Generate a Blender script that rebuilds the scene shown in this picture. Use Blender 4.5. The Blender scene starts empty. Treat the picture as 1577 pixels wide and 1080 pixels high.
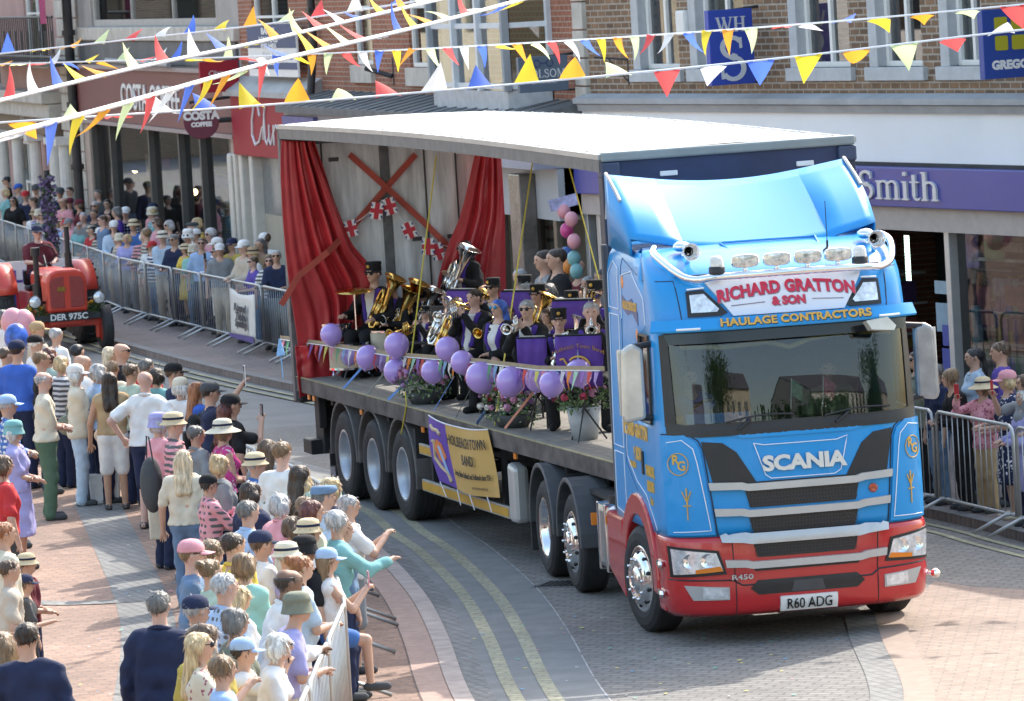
import bpy, bmesh, math, random
import numpy as np
from mathutils import Vector, Matrix
R=math.radians; PI=math.pi
S=bpy.context.scene; COL=S.collection
# ---------------------------------------------------------------- camera
FPX,PITCH,ROLL,CAMH=7704.06,.07765,-.05981,6.2766
cd=bpy.data.cameras.new('camera'); co=bpy.data.objects.new('camera',cd); COL.objects.link(co); S.camera=co
_fw=Vector((0,math.cos(PITCH),-math.sin(PITCH))); _rt=Vector((1,0,0)); _up=_rt.cross(_fw)
_r=math.cos(ROLL)*_rt+math.sin(ROLL)*_up; _u=-math.sin(ROLL)*_rt+math.cos(ROLL)*_up
M=Matrix((( _r.x,_u.x,-_fw.x,0),(_r.y,_u.y,-_fw.y,0),(_r.z,_u.z,-_fw.z,CAMH),(0,0,0,1)))
co.matrix_world=M
cd.sensor_width=36; cd.lens=36*FPX/1577; cd.clip_end=2000; cd.clip_start=.5
cd.dof.use_dof=True; cd.dof.focus_distance=48; cd.dof.aperture_fstop=8.0
# ---------------------------------------------------------------- light
SUN=Vector((.59,.88,1.0)).normalized()
w=bpy.data.worlds.new('World'); S.world=w; w.use_nodes=True
nt=w.node_tree; bg=nt.nodes['Background']; sk=nt.nodes.new('ShaderNodeTexSky'); sk.sky_type='NISHITA'; sk.sun_disc=False
sk.sun_elevation=R(43); sk.sun_rotation=math.atan2(SUN.x,SUN.y); sk.dust_density=3.0; sk.air_density=1.6; sk.ozone_density=.6
nt.links.new(sk.outputs[0],bg.inputs[0]); bg.inputs[1].default_value=.15
sl=bpy.data.lights.new('sun','SUN'); sl.energy=2.0; sl.angle=R(.5); sl.color=(1,.95,.87)
so=bpy.data.objects.new('sun',sl); COL.objects.link(so); so.rotation_euler=SUN.to_track_quat('Z','Y').to_euler()
S.view_settings.view_transform='Standard'; S.view_settings.look='None'; S.view_settings.exposure=1.55; S.view_settings.gamma=1
S.cycles.max_bounces=8; S.cycles.transparent_max_bounces=16
# ---------------------------------------------------------------- pixel of the photo -> point in the place
def ray(px,py): return _fw+_r*((px-788.5)/FPX)-_u*((py-540)/FPX)
def gnd(px,py,z=0):
    d=ray(px,py); t=(z-CAMH)/d.z; return Vector((d.x*t,d.y*t,z))
def at(px,py,dist):
    d=ray(px,py); t=dist/d.y; return Vector((d.x*t,d.y*t,CAMH+d.z*t))
def inframe(px,py,x,y,ang,axis,val,z=0):
    c,s=math.cos(ang),math.sin(ang); d=ray(px,py)
    o=(c*-x+s*-y, s*x-c*y, CAMH-z); l=(c*d.x+s*d.y,-s*d.x+c*d.y,d.z)
    t=(val-o[axis])/l[axis]; return Vector([o[i]+l[i]*t for i in range(3)])
# ---------------------------------------------------------------- materials
MATS={}
def mat(name,col=(.5,.5,.5),rough=.6,metal=0,var=.12,scale=6,bump=0,coat=0,spec=.5,bscale=None,alpha=1):
    if name in MATS: return MATS[name]
    m=bpy.data.materials.new(name); m.use_nodes=True; MATS[name]=m
    n=m.node_tree.nodes; L=m.node_tree.links; b=n['Principled BSDF']
    b.inputs['Roughness'].default_value=rough; b.inputs['Metallic'].default_value=metal
    b.inputs['Coat Weight'].default_value=coat; b.inputs['Coat Roughness'].default_value=.04; b.inputs['Specular IOR Level'].default_value=spec
    b.inputs['Base Color'].default_value=(*col,1)
    if var or bump:
        tc=n.new('ShaderNodeTexCoord')
    if var:
        nz=n.new('ShaderNodeTexNoise'); nz.inputs['Scale'].default_value=scale; nz.inputs['Detail'].default_value=6; nz.inputs['Roughness'].default_value=.6
        L.new(tc.outputs['Object'],nz.inputs['Vector'])
        rp=n.new('ShaderNodeValToRGB'); a=1-var; c=1+var
        rp.color_ramp.elements[0].position=.3; rp.color_ramp.elements[1].position=.7
        rp.color_ramp.elements[0].color=(col[0]*a,col[1]*a,col[2]*a,1); rp.color_ramp.elements[1].color=(min(1,col[0]*c),min(1,col[1]*c),min(1,col[2]*c),1)
        L.new(nz.outputs[0],rp.inputs[0]); L.new(rp.outputs[0],b.inputs['Base Color'])
    if bump:
        nb=n.new('ShaderNodeTexNoise'); nb.inputs['Scale'].default_value=bscale or scale*4; nb.inputs['Detail'].default_value=4
        L.new(tc.outputs['Object'],nb.inputs['Vector'])
        bp=n.new('ShaderNodeBump'); bp.inputs['Strength'].default_value=bump; bp.inputs['Distance'].default_value=.02
        L.new(nb.outputs[0],bp.inputs['Height']); L.new(bp.outputs[0],b.inputs['Normal'])
    return m
def brickmat(name,c1,c2,mortar,bw,bh,ms=.012,plane='xz',rot=0,off=.5,rough=.85,dirt=.35,bump=.5):
    if name in MATS: return MATS[name]
    m=bpy.data.materials.new(name); m.use_nodes=True; MATS[name]=m
    n=m.node_tree.nodes; L=m.node_tree.links; b=n['Principled BSDF']; b.inputs['Roughness'].default_value=rough
    tc=n.new('ShaderNodeTexCoord'); sp=n.new('ShaderNodeSeparateXYZ'); cb=n.new('ShaderNodeCombineXYZ')
    L.new(tc.outputs['Object'],sp.inputs[0]); L.new(sp.outputs[0],cb.inputs[0]); L.new(sp.outputs[2 if plane=='xz' else 1],cb.inputs[1])
    mp=n.new('ShaderNodeMapping'); mp.inputs['Rotation'].default_value=(0,0,rot); L.new(cb.outputs[0],mp.inputs[0])
    wb=n.new('ShaderNodeTexNoise'); wb.inputs['Scale'].default_value=.7; L.new(tc.outputs['Object'],wb.inputs['Vector'])
    va=n.new('ShaderNodeMixRGB'); va.blend_type='ADD'; va.inputs[0].default_value=.02 if plane!='xz' else .004; L.new(mp.outputs[0],va.inputs[1]); L.new(wb.outputs[1],va.inputs[2])
    br=n.new('ShaderNodeTexBrick'); br.offset=off; br.inputs['Scale'].default_value=1; br.inputs['Brick Width'].default_value=bw; br.inputs['Row Height'].default_value=bh
    br.inputs['Mortar Size'].default_value=ms; br.inputs['Mortar Smooth'].default_value=.2; br.inputs['Bias'].default_value=0
    br.inputs['Color1'].default_value=(*c1,1); br.inputs['Color2'].default_value=(*c2,1); br.inputs['Mortar'].default_value=(*mortar,1)
    L.new(va.outputs[0],br.inputs['Vector'])
    nz=n.new('ShaderNodeTexNoise'); nz.inputs['Scale'].default_value=.45; nz.inputs['Detail'].default_value=8; nz.inputs['Roughness'].default_value=.7; L.new(tc.outputs['Object'],nz.inputs['Vector'])
    rp=n.new('ShaderNodeValToRGB'); rp.color_ramp.elements[0].position=.3; rp.color_ramp.elements[1].position=.72
    rp.color_ramp.elements[0].color=(1-dirt,1-dirt,1-dirt,1); rp.color_ramp.elements[1].color=(1.12,1.1,1.08,1); L.new(nz.outputs[0],rp.inputs[0])
    mx=n.new('ShaderNodeMixRGB'); mx.blend_type='MULTIPLY'; mx.inputs[0].default_value=1; L.new(br.outputs[0],mx.inputs[1]); L.new(rp.outputs[0],mx.inputs[2])
    n2=n.new('ShaderNodeTexNoise'); n2.inputs['Scale'].default_value=9; n2.inputs['Detail'].default_value=3; L.new(tc.outputs['Object'],n2.inputs['Vector'])
    m2=n.new('ShaderNodeMixRGB'); m2.blend_type='OVERLAY'; m2.inputs[0].default_value=.35; L.new(mx.outputs[0],m2.inputs[1]); L.new(n2.outputs[0],m2.inputs[2])
    src=m2.outputs[0]
    if plane=='xy':
        vo=n.new('ShaderNodeTexVoronoi'); vo.inputs['Scale'].default_value=3.2; L.new(tc.outputs['Object'],vo.inputs['Vector'])
        r2=n.new('ShaderNodeValToRGB'); r2.color_ramp.elements[0].position=.07; r2.color_ramp.elements[1].position=.10; r2.color_ramp.elements[0].color=(.55,.55,.56,1); r2.color_ramp.elements[1].color=(1,1,1,1); L.new(vo.outputs['Distance'],r2.inputs[0])
        m3=n.new('ShaderNodeMixRGB'); m3.blend_type='MULTIPLY'; m3.inputs[0].default_value=.7; L.new(src,m3.inputs[1]); L.new(r2.outputs[0],m3.inputs[2])
        n4=n.new('ShaderNodeTexNoise'); n4.inputs['Scale'].default_value=.16; n4.inputs['Detail'].default_value=7; n4.inputs['Distortion'].default_value=1.2; L.new(tc.outputs['Object'],n4.inputs['Vector'])
        r3=n.new('ShaderNodeValToRGB'); r3.color_ramp.elements[0].position=.42; r3.color_ramp.elements[1].position=.5; r3.color_ramp.elements[0].color=(.84,.85,.86,1); r3.color_ramp.elements[1].color=(1,1,1,1); L.new(n4.outputs[0],r3.inputs[0])
        m4=n.new('ShaderNodeMixRGB'); m4.blend_type='MULTIPLY'; m4.inputs[0].default_value=1; L.new(m3.outputs[0],m4.inputs[1]); L.new(r3.outputs[0],m4.inputs[2]); src=m4.outputs[0]
    L.new(src,b.inputs['Base Color'])
    bp=n.new('ShaderNodeBump'); bp.invert=True; bp.inputs['Strength'].default_value=bump; bp.inputs['Distance'].default_value=.01
    L.new(br.outputs[1],bp.inputs['Height']); L.new(bp.outputs[0],b.inputs['Normal'])
    return m
def emat(name,col,s):
    if name in MATS: return MATS[name]
    m=bpy.data.materials.new(name); m.use_nodes=True; MATS[name]=m
    b=m.node_tree.nodes['Principled BSDF']; b.inputs['Base Color'].default_value=(*col,1); b.inputs['Emission Color'].default_value=(*col,1); b.inputs['Emission Strength'].default_value=s
    return m
def glassmat(name,tint=(.3,.33,.33),refl=.1,rough=.02,ior=1.5):
    if name in MATS: return MATS[name]
    m=bpy.data.materials.new(name); m.use_nodes=True; MATS[name]=m
    n=m.node_tree.nodes; L=m.node_tree.links; n.remove(n['Principled BSDF'])
    t=n.new('ShaderNodeBsdfTransparent'); t.inputs[0].default_value=(*tint,1)
    g=n.new('ShaderNodeBsdfGlossy'); g.inputs['Roughness'].default_value=rough; g.inputs[0].default_value=(.95,.97,1,1)
    f=n.new('ShaderNodeFresnel'); f.inputs[0].default_value=ior
    ad=n.new('ShaderNodeMath'); ad.operation='ADD'; ad.use_clamp=True; ad.inputs[1].default_value=refl; L.new(f.outputs[0],ad.inputs[0])
    x=n.new('ShaderNodeMixShader'); L.new(ad.outputs[0],x.inputs[0]); L.new(t.outputs[0],x.inputs[1]); L.new(g.outputs[0],x.inputs[2])
    L.new(x.outputs[0],n['Material Output'].inputs[0]); return m
# ---------------------------------------------------------------- objects
def tag(o,label,cat,group=None,kind=None):
    if label: o['label']=label
    if cat: o['category']=cat
    if group: o['group']=group
    if kind: o['kind']=kind
    return o
def empty(name,label,cat,loc=(0,0,0),rz=0,group=None):
    o=bpy.data.objects.new(name,None); COL.objects.link(o); o.location=loc; o.rotation_euler=(0,0,rz); o.empty_display_size=.2
    return tag(o,label,cat,group)
def obj(name,bm,m,parent=None,smooth=False,bevel=0,loc=None):
    me=bpy.data.meshes.new(name)
    bm.normal_update(); bm.to_mesh(me); bm.free()
    for x in (m if isinstance(m,(list,tuple)) else [m]): me.materials.append(x)
    if smooth: me.polygons.foreach_set('use_smooth',[True]*len(me.polygons))
    o=bpy.data.objects.new(name,me); COL.objects.link(o)
    if parent: o.parent=parent
    if loc is not None: o.location=loc
    if bevel:
        md=o.modifiers.new('bevel','BEVEL'); md.width=bevel; md.segments=2; md.limit_method='ANGLE'; md.angle_limit=R(35)
    return o
def npobj(name,V,F,m,parent=None,smooth=True,mi=None):
    me=bpy.data.meshes.new(name); me.from_pydata([tuple(map(float,v)) for v in V],[],[tuple(map(int,q)) for q in F])
    for x in (m if isinstance(m,(list,tuple)) else [m]): me.materials.append(x)
    if mi is not None: me.polygons.foreach_set('material_index',[int(i) for i in mi])
    if smooth: me.polygons.foreach_set('use_smooth',[True]*len(me.polygons))
    me.update(); o=bpy.data.objects.new(name,me); COL.objects.link(o)
    if parent: o.parent=parent
    return o
def BM(): return bmesh.new()
def bx(bm,x0,x1,y0,y1,z0,z1,mi=0):
    v=[bm.verts.new(p) for p in ((x0,y0,z0),(x1,y0,z0),(x1,y1,z0),(x0,y1,z0),(x0,y0,z1),(x1,y0,z1),(x1,y1,z1),(x0,y1,z1))]
    for q in ((0,3,2,1),(4,5,6,7),(0,1,5,4),(1,2,6,5),(2,3,7,6),(3,0,4,7)):
        f=bm.faces.new([v[i] for i in q]); f.material_index=mi
    return v
def tube(bm,pts,r,n=8,cap=True,closed=False,mi=0):
    pts=[Vector(p) for p in pts]; rs=r if isinstance(r,(list,tuple)) else [r]*len(pts); rings=[]; K=len(pts); prev=None
    for i,p in enumerate(pts):
        if closed: t=pts[(i+1)%K]-pts[i-1]
        else: t=(pts[min(i+1,K-1)]-pts[max(i-1,0)])
        if t.length<1e-9: t=Vector((0,0,1))
        t.normalize()
        if prev is None: a=t.orthogonal().normalized()
        else:
            a=prev-t*prev.dot(t); a=a.normalized() if a.length>1e-6 else t.orthogonal().normalized()
        prev=a; b=t.cross(a)
        rings.append([bm.verts.new(p+(a*math.cos(2*PI*k/n)+b*math.sin(2*PI*k/n))*rs[i]) for k in range(n)])
    for i in range(K if closed else K-1):
        A,B=rings[i],rings[(i+1)%K]
        for k in range(n): bm.faces.new((A[k],A[(k+1)%n],B[(k+1)%n],B[k])).material_index=mi
    if cap and not closed:
        bm.faces.new(rings[0][::-1]).material_index=mi; bm.faces.new(rings[-1]).material_index=mi
def lathe(bm,prof,n=24,M4=None,mi=0,cap=False):
    rings=[]
    for r,z in prof: rings.append([bm.verts.new((r*math.cos(2*PI*k/n),r*math.sin(2*PI*k/n),z)) for k in range(n)])
    for A,B in zip(rings,rings[1:]):
        for k in range(n): bm.faces.new((A[k],A[(k+1)%n],B[(k+1)%n],B[k])).material_index=mi
    if cap:
        bm.faces.new(rings[0][::-1]).material_index=mi; bm.faces.new(rings[-1]).material_index=mi
    if M4 is not None:
        for r in rings:
            for v in r: v.co=M4@v.co
def ball(bm,c,r,nu=12,nv=8,mi=0):
    rr=r if isinstance(r,(tuple,list)) else (r,r,r); c=Vector(c); rings=[]
    for j in range(1,nv):
        th=PI*j/nv; rings.append([bm.verts.new(c+Vector((rr[0]*math.sin(th)*math.cos(2*PI*k/nu),rr[1]*math.sin(th)*math.sin(2*PI*k/nu),rr[2]*math.cos(th)))) for k in range(nu)])
    t=bm.verts.new(c+Vector((0,0,rr[2]))); b=bm.verts.new(c-Vector((0,0,rr[2])))
    for k in range(nu):
        bm.faces.new((t,rings[0][k],rings[0][(k+1)%nu])).material_index=mi; bm.faces.new((b,rings[-1][(k+1)%nu],rings[-1][k])).material_index=mi
    for A,B in zip(rings,rings[1:]):
        for k in range(nu): bm.faces.new((A[k],B[k],B[(k+1)%nu],A[(k+1)%nu])).material_index=mi
def quad(bm,a,b,c,d,mi=0):
    f=bm.faces.new([bm.verts.new(p) for p in (a,b,c,d)]); f.material_index=mi; return f
def prism(bm,poly,fn,t0,t1,mi=0):
    """polygon (u,v) extruded between offsets t0 and t1; fn(u,v,t) -> point"""
    A=[bm.verts.new(fn(u,v,t0)) for u,v in poly]; B=[bm.verts.new(fn(u,v,t1)) for u,v in poly]; n=len(poly)
    bm.faces.new(A[::-1]).material_index=mi; bm.faces.new(B).material_index=mi
    for i in range(n): bm.faces.new((A[i],A[(i+1)%n],B[(i+1)%n],B[i])).material_index=mi
def text_mesh(s,size,bold=0,depth=.004,shear=0,spacing=1,sx=1):
    """vertices (x,y,depth) and faces of a word in the built-in font, centred on x, baseline y=0"""
    c=bpy.data.curves.new('t','FONT'); c.body=s; c.size=size; c.offset=bold; c.extrude=depth/2; c.shear=shear; c.space_character=spacing; c.align_x='CENTER'; c.resolution_u=3
    o=bpy.data.objects.new('t',c); COL.objects.link(o); dg=bpy.context.evaluated_depsgraph_get(); me=bpy.data.meshes.new_from_object(o.evaluated_get(dg))
    V=[(v.co.x*sx,v.co.y,v.co.z) for v in me.vertices]; F=[tuple(p.vertices) for p in me.polygons]
    bpy.data.objects.remove(o); bpy.data.meshes.remove(me); bpy.data.curves.remove(c); return V,F
def text_obj(name,s,size,fn,m,parent=None,**k):
    V,F=text_mesh(s,size,**k); return npobj(name,[fn(x,y,z) for x,y,z in V],F,m,parent,smooth=False)
# serif lettering drawn as strokes: letter -> list of (points, weight); unit cap height 1
_V=.15; _T=.055
def _ser(x,y,w=.24): return ([(x-w/2,y),(x+w/2,y)],_T)
def arc(cx,cy,rx,ry,a0,a1,n=14): return [(cx+rx*math.cos(R(a0+(a1-a0)*i/n)),cy+ry*math.sin(R(a0+(a1-a0)*i/n))) for i in range(n+1)]
SERIF={
'W':(1.15,[([(.1,1),(.36,0)],_V),([(.36,0),(.6,1)],_T),([(.5,1),(.78,0)],_V),([(.78,0),(1.04,1)],_T),_ser(.1,.97),_ser(.52,.97),_ser(1.04,.97)]),
'H':(.9,[([(.2,0),(.2,1)],_V),([(.7,0),(.7,1)],_V),([(.2,.52),(.7,.52)],_T),_ser(.2,.03,.34),_ser(.2,.97,.34),_ser(.7,.03,.34),_ser(.7,.97,.34)]),
'S':(.66,[(arc(.33,.75,.2,.22,35,270),.1),(arc(.33,.27,.22,.25,90,-150),.1),([(.3,.55),(.4,.5)],.16),([(.5,.97),(.51,.72)],_T),([(.11,.03),(.1,.3)],_T)]),
'm':(.98,[([(.16,0),(.16,.66)],.12),(arc(.33,.48,.16,.17,170,0),.08),([(.49,.48),(.49,0)],.12),(arc(.66,.48,.16,.17,170,0),.08),([(.82,.48),(.82,0)],.12),_ser(.16,.03),_ser(.49,.03),_ser(.82,.03),_ser(.12,.64,.14)]),
'i':(.32,[([(.16,0),(.16,.66)],.13),_ser(.16,.03),_ser(.12,.64,.16),([(.16,.86),(.16,.99)],.13)]),
't':(.4,[([(.18,.9),(.18,.15)],.12),(arc(.29,.15,.11,.12,180,330),.07),([(.03,.64),(.36,.64)],_T)]),
'h':(.68,[([(.16,0),(.16,1)],.13),(arc(.34,.46,.18,.19,170,0),.08),([(.52,.46),(.52,0)],.13),_ser(.16,.03),_ser(.52,.03),_ser(.12,.98,.16)]),
'M':(1.05,[([(.16,0),(.16,1)],_T),([(.2,1),(.52,.02)],_V),([(.52,.02),(.84,1)],_T),([(.86,0),(.86,1)],_V),_ser(.16,.03),_ser(.16,.97),_ser(.86,.03),_ser(.86,.97)]),
'O':(.9,[(arc(.45,.5,.34,.46,0,360,28),.12)]),
'L':(.72,[([(.2,0),(.2,1)],_V),([(.08,.03),(.64,.03)],_T),([(.63,.03),(.64,.26)],_T),_ser(.2,.97,.3)]),
}
def stroke_word(word,fn,size,depth=.01,sx=1,table=SERIF,gap=0):
    """ribbons as thin prisms -> bmesh, left edge at 0"""
    bm=BM(); x=0; k=0
    for ch in word:
        wd,st=table[ch]
        for pts,wt in st:
            k+=1; dz=depth+.0006*(k%9); P=[Vector(p) for p in pts]; L=[];Rr=[]
            for i,p in enumerate(P):
                t=(P[min(i+1,len(P)-1)]-P[max(i-1,0)]); t=t.normalized() if t.length>1e-6 else Vector((1,0)); nn=Vector((-t.y,t.x))*wt/2
                L.append(p+nn); Rr.append(p-nn)
            for i in range(len(P)-1):
                prism(bm,[((x+q.x)*size*sx,q.y*size) for q in (L[i],Rr[i],Rr[i+1],L[i+1])],fn,0,dz)
        x+=wd+gap
    return bm,x*size*sx
# ================================================================ the ground
RED1,RED2=(.37,.235,.17),(.29,.18,.13)
m_road=brickmat('road pavers',(.255,.24,.22),(.20,.19,.175),(.14,.13,.12),.21,.105,.012,'xy',R(20),bump=.6,dirt=.3)
m_asph=mat('asphalt',(.2,.195,.185),.9,var=.15,scale=1.5,bump=.3,bscale=60)
m_pave=brickmat('red pavement bricks',RED1,RED2,(.2,.16,.14),.21,.105,.008,'xy',R(-17),bump=.5,dirt=.25)
m_pink=brickmat('pink pavers',(.35,.265,.21),(.30,.225,.175),(.25,.2,.17),.21,.105,.01,'xy',R(8),bump=.6,dirt=.2)
m_greypv=brickmat('grey band pavers',(.255,.25,.235),(.21,.205,.195),(.16,.155,.15),.21,.105,.01,'xy',R(70),bump=.5,dirt=.25)
m_kerb=mat('kerb stone',(.40,.33,.29),.85,var=.2,scale=5,bump=.2)
m_yel=brickmat('worn yellow paint',(.46,.43,.28),(.39,.37,.27),(.3,.28,.2),.21,.105,.012,'xy',R(20),bump=.4,dirt=.35)
def sheet(name,poly,z,m,kind='structure',z0=None):
    bm=BM()
    if z0 is None:
        bm.faces.new([bm.verts.new((p[0],p[1],z)) for p in poly])
        bmesh.ops.recalc_face_normals(bm,faces=bm.faces[:]); 
        if bm.faces[:][0].normal.z<0: bmesh.ops.reverse_faces(bm,faces=bm.faces[:])
        bmesh.ops.triangulate(bm,faces=bm.faces[:])
    else:
        prism(bm,poly,lambda u,v,t:(u,v,t),z0,z); bmesh.ops.recalc_face_normals(bm,faces=bm.faces[:])
    o=obj(name,bm,m); o['kind']=kind; return o
def strip(name,line,w0,w1,z,m):
    """band between offsets w0..w1 (metres to the right of the line's direction)"""
    P=[Vector((p[0],p[1])) for p in line]; A=[];B=[]
    for i,p in enumerate(P):
        t=(P[min(i+1,len(P)-1)]-P[max(i-1,0)]).normalized(); n=Vector((t.y,-t.x)); A.append(p+n*w0); B.append(p+n*w1)
    bm=BM(); va=[bm.verts.new((p.x,p.y,z)) for p in A]; vb=[bm.verts.new((p.x,p.y,z)) for p in B]
    for i in range(len(P)-1): bm.faces.new((va[i],vb[i],vb[i+1],va[i+1]))
    bmesh.ops.recalc_face_normals(bm,faces=bm.faces[:])
    if bm.faces[:][0].normal.z<0: bmesh.ops.reverse_faces(bm,faces=bm.faces[:])
    o=obj(name,bm,m); o['kind']='structure'; return o
def smoothline(P,n=6):
    P=[Vector((p[0],p[1],0)) for p in P]; out=[]
    for i in range(len(P)-1):
        p0=P[max(i-1,0)];p1=P[i];p2=P[i+1];p3=P[min(i+2,len(P)-1)]
        for k in range(n):
            t=k/n; out.append(.5*((2*p1)+(p2-p0)*t+(2*p0-5*p1+4*p2-p3)*t*t+(3*p1-p0-3*p2+p3)*t**3))
    out.append(P[-1]); return out
sheet('ground',[(-300,-120),(300,-120),(300,500),(-300,500)],-.012,m_asph)
sheet('road',[(-16,-10),(12,-10),(12,40),(8,66),(-1,70),(-16,66)],0,m_road)
KL=smoothline([(.6,30),(-.1,38),gnd(725,1075),gnd(690,985),gnd(655,920),gnd(600,860),gnd(560,830),(-2.55,59.5),(-5.2,68),(-8.6,80),(-13,98),(-18,118)])
KR=smoothline([(8.2,38),(6.6,46),gnd(1577,835),gnd(1440,800),(1.3,63),gnd(430,598),gnd(180,535),(-9.6,98),(-13.5,115),(-22,150)])
sheet('left pavement',[(p.x,p.y) for p in KL]+[(-40,118),(-40,30)],.03,m_pave,z0=-.01)
sheet('right pavement',[(p.x,p.y) for p in KR]+[(40,150),(40,38)],.1,brickmat('dull right paving',(.25,.2,.18),(.21,.165,.15),(.13,.11,.1),.21,.105,.008,'xy',R(18),dirt=.3),z0=-.01)
strip('left kerb',KL,-.16,.004,.036,m_kerb)
strip('left kerb paving border',KL,-.42,-.17,.034,mat('border brick',(.38,.26,.21),.85,var=.15,scale=9,bump=.2))
strip('right kerb',KR,-.01,.16,.105,mat('grey kerb',(.2,.19,.18),.85,var=.2,scale=4))
strip('left channel paving',KL,.004,.2,.004,m_greypv)
strip('left paving band',KL,.2,1.12,.0035,mat('grey setts',(.20,.2,.193),.9,var=.15,scale=3,bump=.3,bscale=30))
strip('channel joint',KL,1.12,1.135,.006,mat('pale joint',(.36,.35,.33),.9,var=.5,scale=4)); strip('kerb joint',KL,-.435,-.42,.0345,mat('dark joint',(.13,.09,.075),.9,var=.4,scale=4))
strip('inner yellow line',KL,.31,.435,.008,m_yel); strip('outer yellow line',KL,.63,.755,.008,m_yel)
m_yel2=mat('thin yellow paint',(.33,.31,.2),.9,var=.25,scale=3)
strip('right inner yellow line',KR,-.28,-.2,.008,m_yel2); strip('right outer yellow line',KR,-.52,-.44,.008,m_yel2)
RCV=smoothline([gnd(1385,940),gnd(1400,985),gnd(1428,1040),gnd(1437,1085),gnd(1430,1200),gnd(1400,1500)])
sheet('pink paved crossing',[(p.x,p.y) for p in RCV]+[(9,30),(9,40),(5.9,46.5),gnd(1500,905).to_2d(),gnd(1440,895).to_2d()],.0045,m_pink)
strip('crossing edge band',RCV,-.02,.24,.009,mat('pink edge',(.32,.24,.19),.85,var=.12,scale=8))
strip('crossing grey band',RCV,.24,.52,.0065,m_greypv)
GL=smoothline([gnd(150,770,.03),gnd(185,840,.03),gnd(225,930,.03),gnd(235,1000,.03),gnd(225,1085,.03)])
strip('gully paving strip',GL,-.24,.3,.034,m_greypv)
GC=smoothline([gnd(-40,925,.03),gnd(100,930,.03),gnd(225,925,.03)])
strip('cross paving strip',GC,-.14,.14,.038,m_greypv)
# drain cover
m_iron=mat('drain iron',(.05,.05,.052),.6,.6,var=.3)
e=empty('drain_cover','iron drain grating in the road beneath the lorry',"drain",gnd(880,900))
bm=BM(); bx(bm,-.36,.36,-.26,.26,-.004,.006); obj('frame',bm,mat('drain frame',(.16,.155,.15),.8),e)
bm=BM(); [bx(bm,-.3+.06*i,-.265+.06*i,-.2,.2,.0065,.014) for i in range(10)]; obj('grate',bm,m_iron,e); e.rotation_euler.z=R(-20)
# confetti scraps
random.seed(4); bm=BM()
for i in range(150):
    p=gnd(random.uniform(560,1300),random.uniform(940,1078)) if i<80 else gnd(random.uniform(120,560),random.uniform(830,1078),.04)
    s=random.uniform(.012,.03); a=random.uniform(0,3); f=quad(bm,*[p+Vector((math.cos(a+k*PI/2)*s,math.sin(a+k*PI/2)*s,.012)) for k in range(4)],mi=random.randint(0,4))
o=obj('confetti',bm,[mat('conf%d'%i,c,.6,var=0) for i,c in enumerate([(.1,.5,.35),(.6,.6,.55),(.7,.2,.25),(.7,.6,.1),(.1,.35,.6)])]); o['kind']='stuff'
# ================================================================ the buildings along the street
class Fac:
    """a facade: local x along the wall (right as seen from the street), y into the building, z up"""
    def __init__(s,o,ang,name,label): s.o=Vector((o[0],o[1],0)); s.a=ang; s.root=empty(name,label,'building',s.o,ang)
    def p(s,px,py,y=0): v=inframe(px,py,s.o.x,s.o.y,s.a,1,y); return v.x,v.z
    def x(s,px,py,y=0): return s.p(px,py,y)[0]
    def z(s,px,py,y=0): return s.p(px,py,y)[1]
    def w(s,x,y,z): c,q=math.cos(s.a),math.sin(s.a); return Vector((s.o.x+c*x-q*y,s.o.y+q*x+c*y,z))
    def add(s,name,bm,m,par=None,**k): return obj(name,bm,m,par or s.root,**k)
def cross(px,py,o,ang): # plan point of a facade line under a pixel
    v=inframe(px,py,o[0],o[1],ang,1,0); return (o[0]+math.cos(ang)*v.x,o[1]+math.sin(ang)*v.x)
def wallgrid(bm,x0,x1,z0,z1,ops,y=0,rev=.14,th=.3):
    xs=sorted({x0,x1,*[v for o in ops for v in o[:2]]}); zs=sorted({z0,z1,*[v for o in ops for v in o[2:]]})
    xs=[v for v in xs if x0<=v<=x1]; zs=[v for v in zs if z0<=v<=z1]
    for a,b in zip(xs,xs[1:]):
        for c,d in zip(zs,zs[1:]):
            mx,mz=(a+b)/2,(c+d)/2
            if any(o[0]<mx<o[1] and o[2]<mz<o[3] for o in ops): continue
            quad(bm,(a,y,c),(b,y,c),(b,y,d),(a,y,d)); quad(bm,(b,y+th,c),(a,y+th,c),(a,y+th,d),(b,y+th,d))
    for a,b,c,d in ops:
        quad(bm,(a,y,c),(a,y,d),(a,y+th,d),(a,y+th,c)); quad(bm,(b,y,d),(b,y,c),(b,y+th,c),(b,y+th,d))
        quad(bm,(a,y,c),(a,y+th,c),(b,y+th,c),(b,y,c)); quad(bm,(a,y+th,d),(a,y,d),(b,y,d),(b,y+th,d))
WHITE=mat('white paint',(.78,.78,.76),.5,var=.04); m_glass=glassmat('window glass',(.45,.5,.5),.12)
m_shopglass=glassmat('shop glass',(.42,.45,.46),.05,.02,1.27); m_curt=mat('net curtain',(.7,.68,.62),.9,var=.1,scale=14)
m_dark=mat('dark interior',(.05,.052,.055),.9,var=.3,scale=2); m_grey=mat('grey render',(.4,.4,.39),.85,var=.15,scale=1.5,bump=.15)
m_lead=mat('lead flashing',(.13,.135,.14),.7,var=.3,scale=3,bump=.2); m_stone=mat('pale stone',(.5,.47,.42),.85,var=.2,scale=3,bump=.2)
m_silver=mat('shopfront aluminium',(.55,.56,.57),.4,.6,var=.05); m_pipe=mat('black iron pipe',(.03,.03,.033),.5,var=.2)
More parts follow.
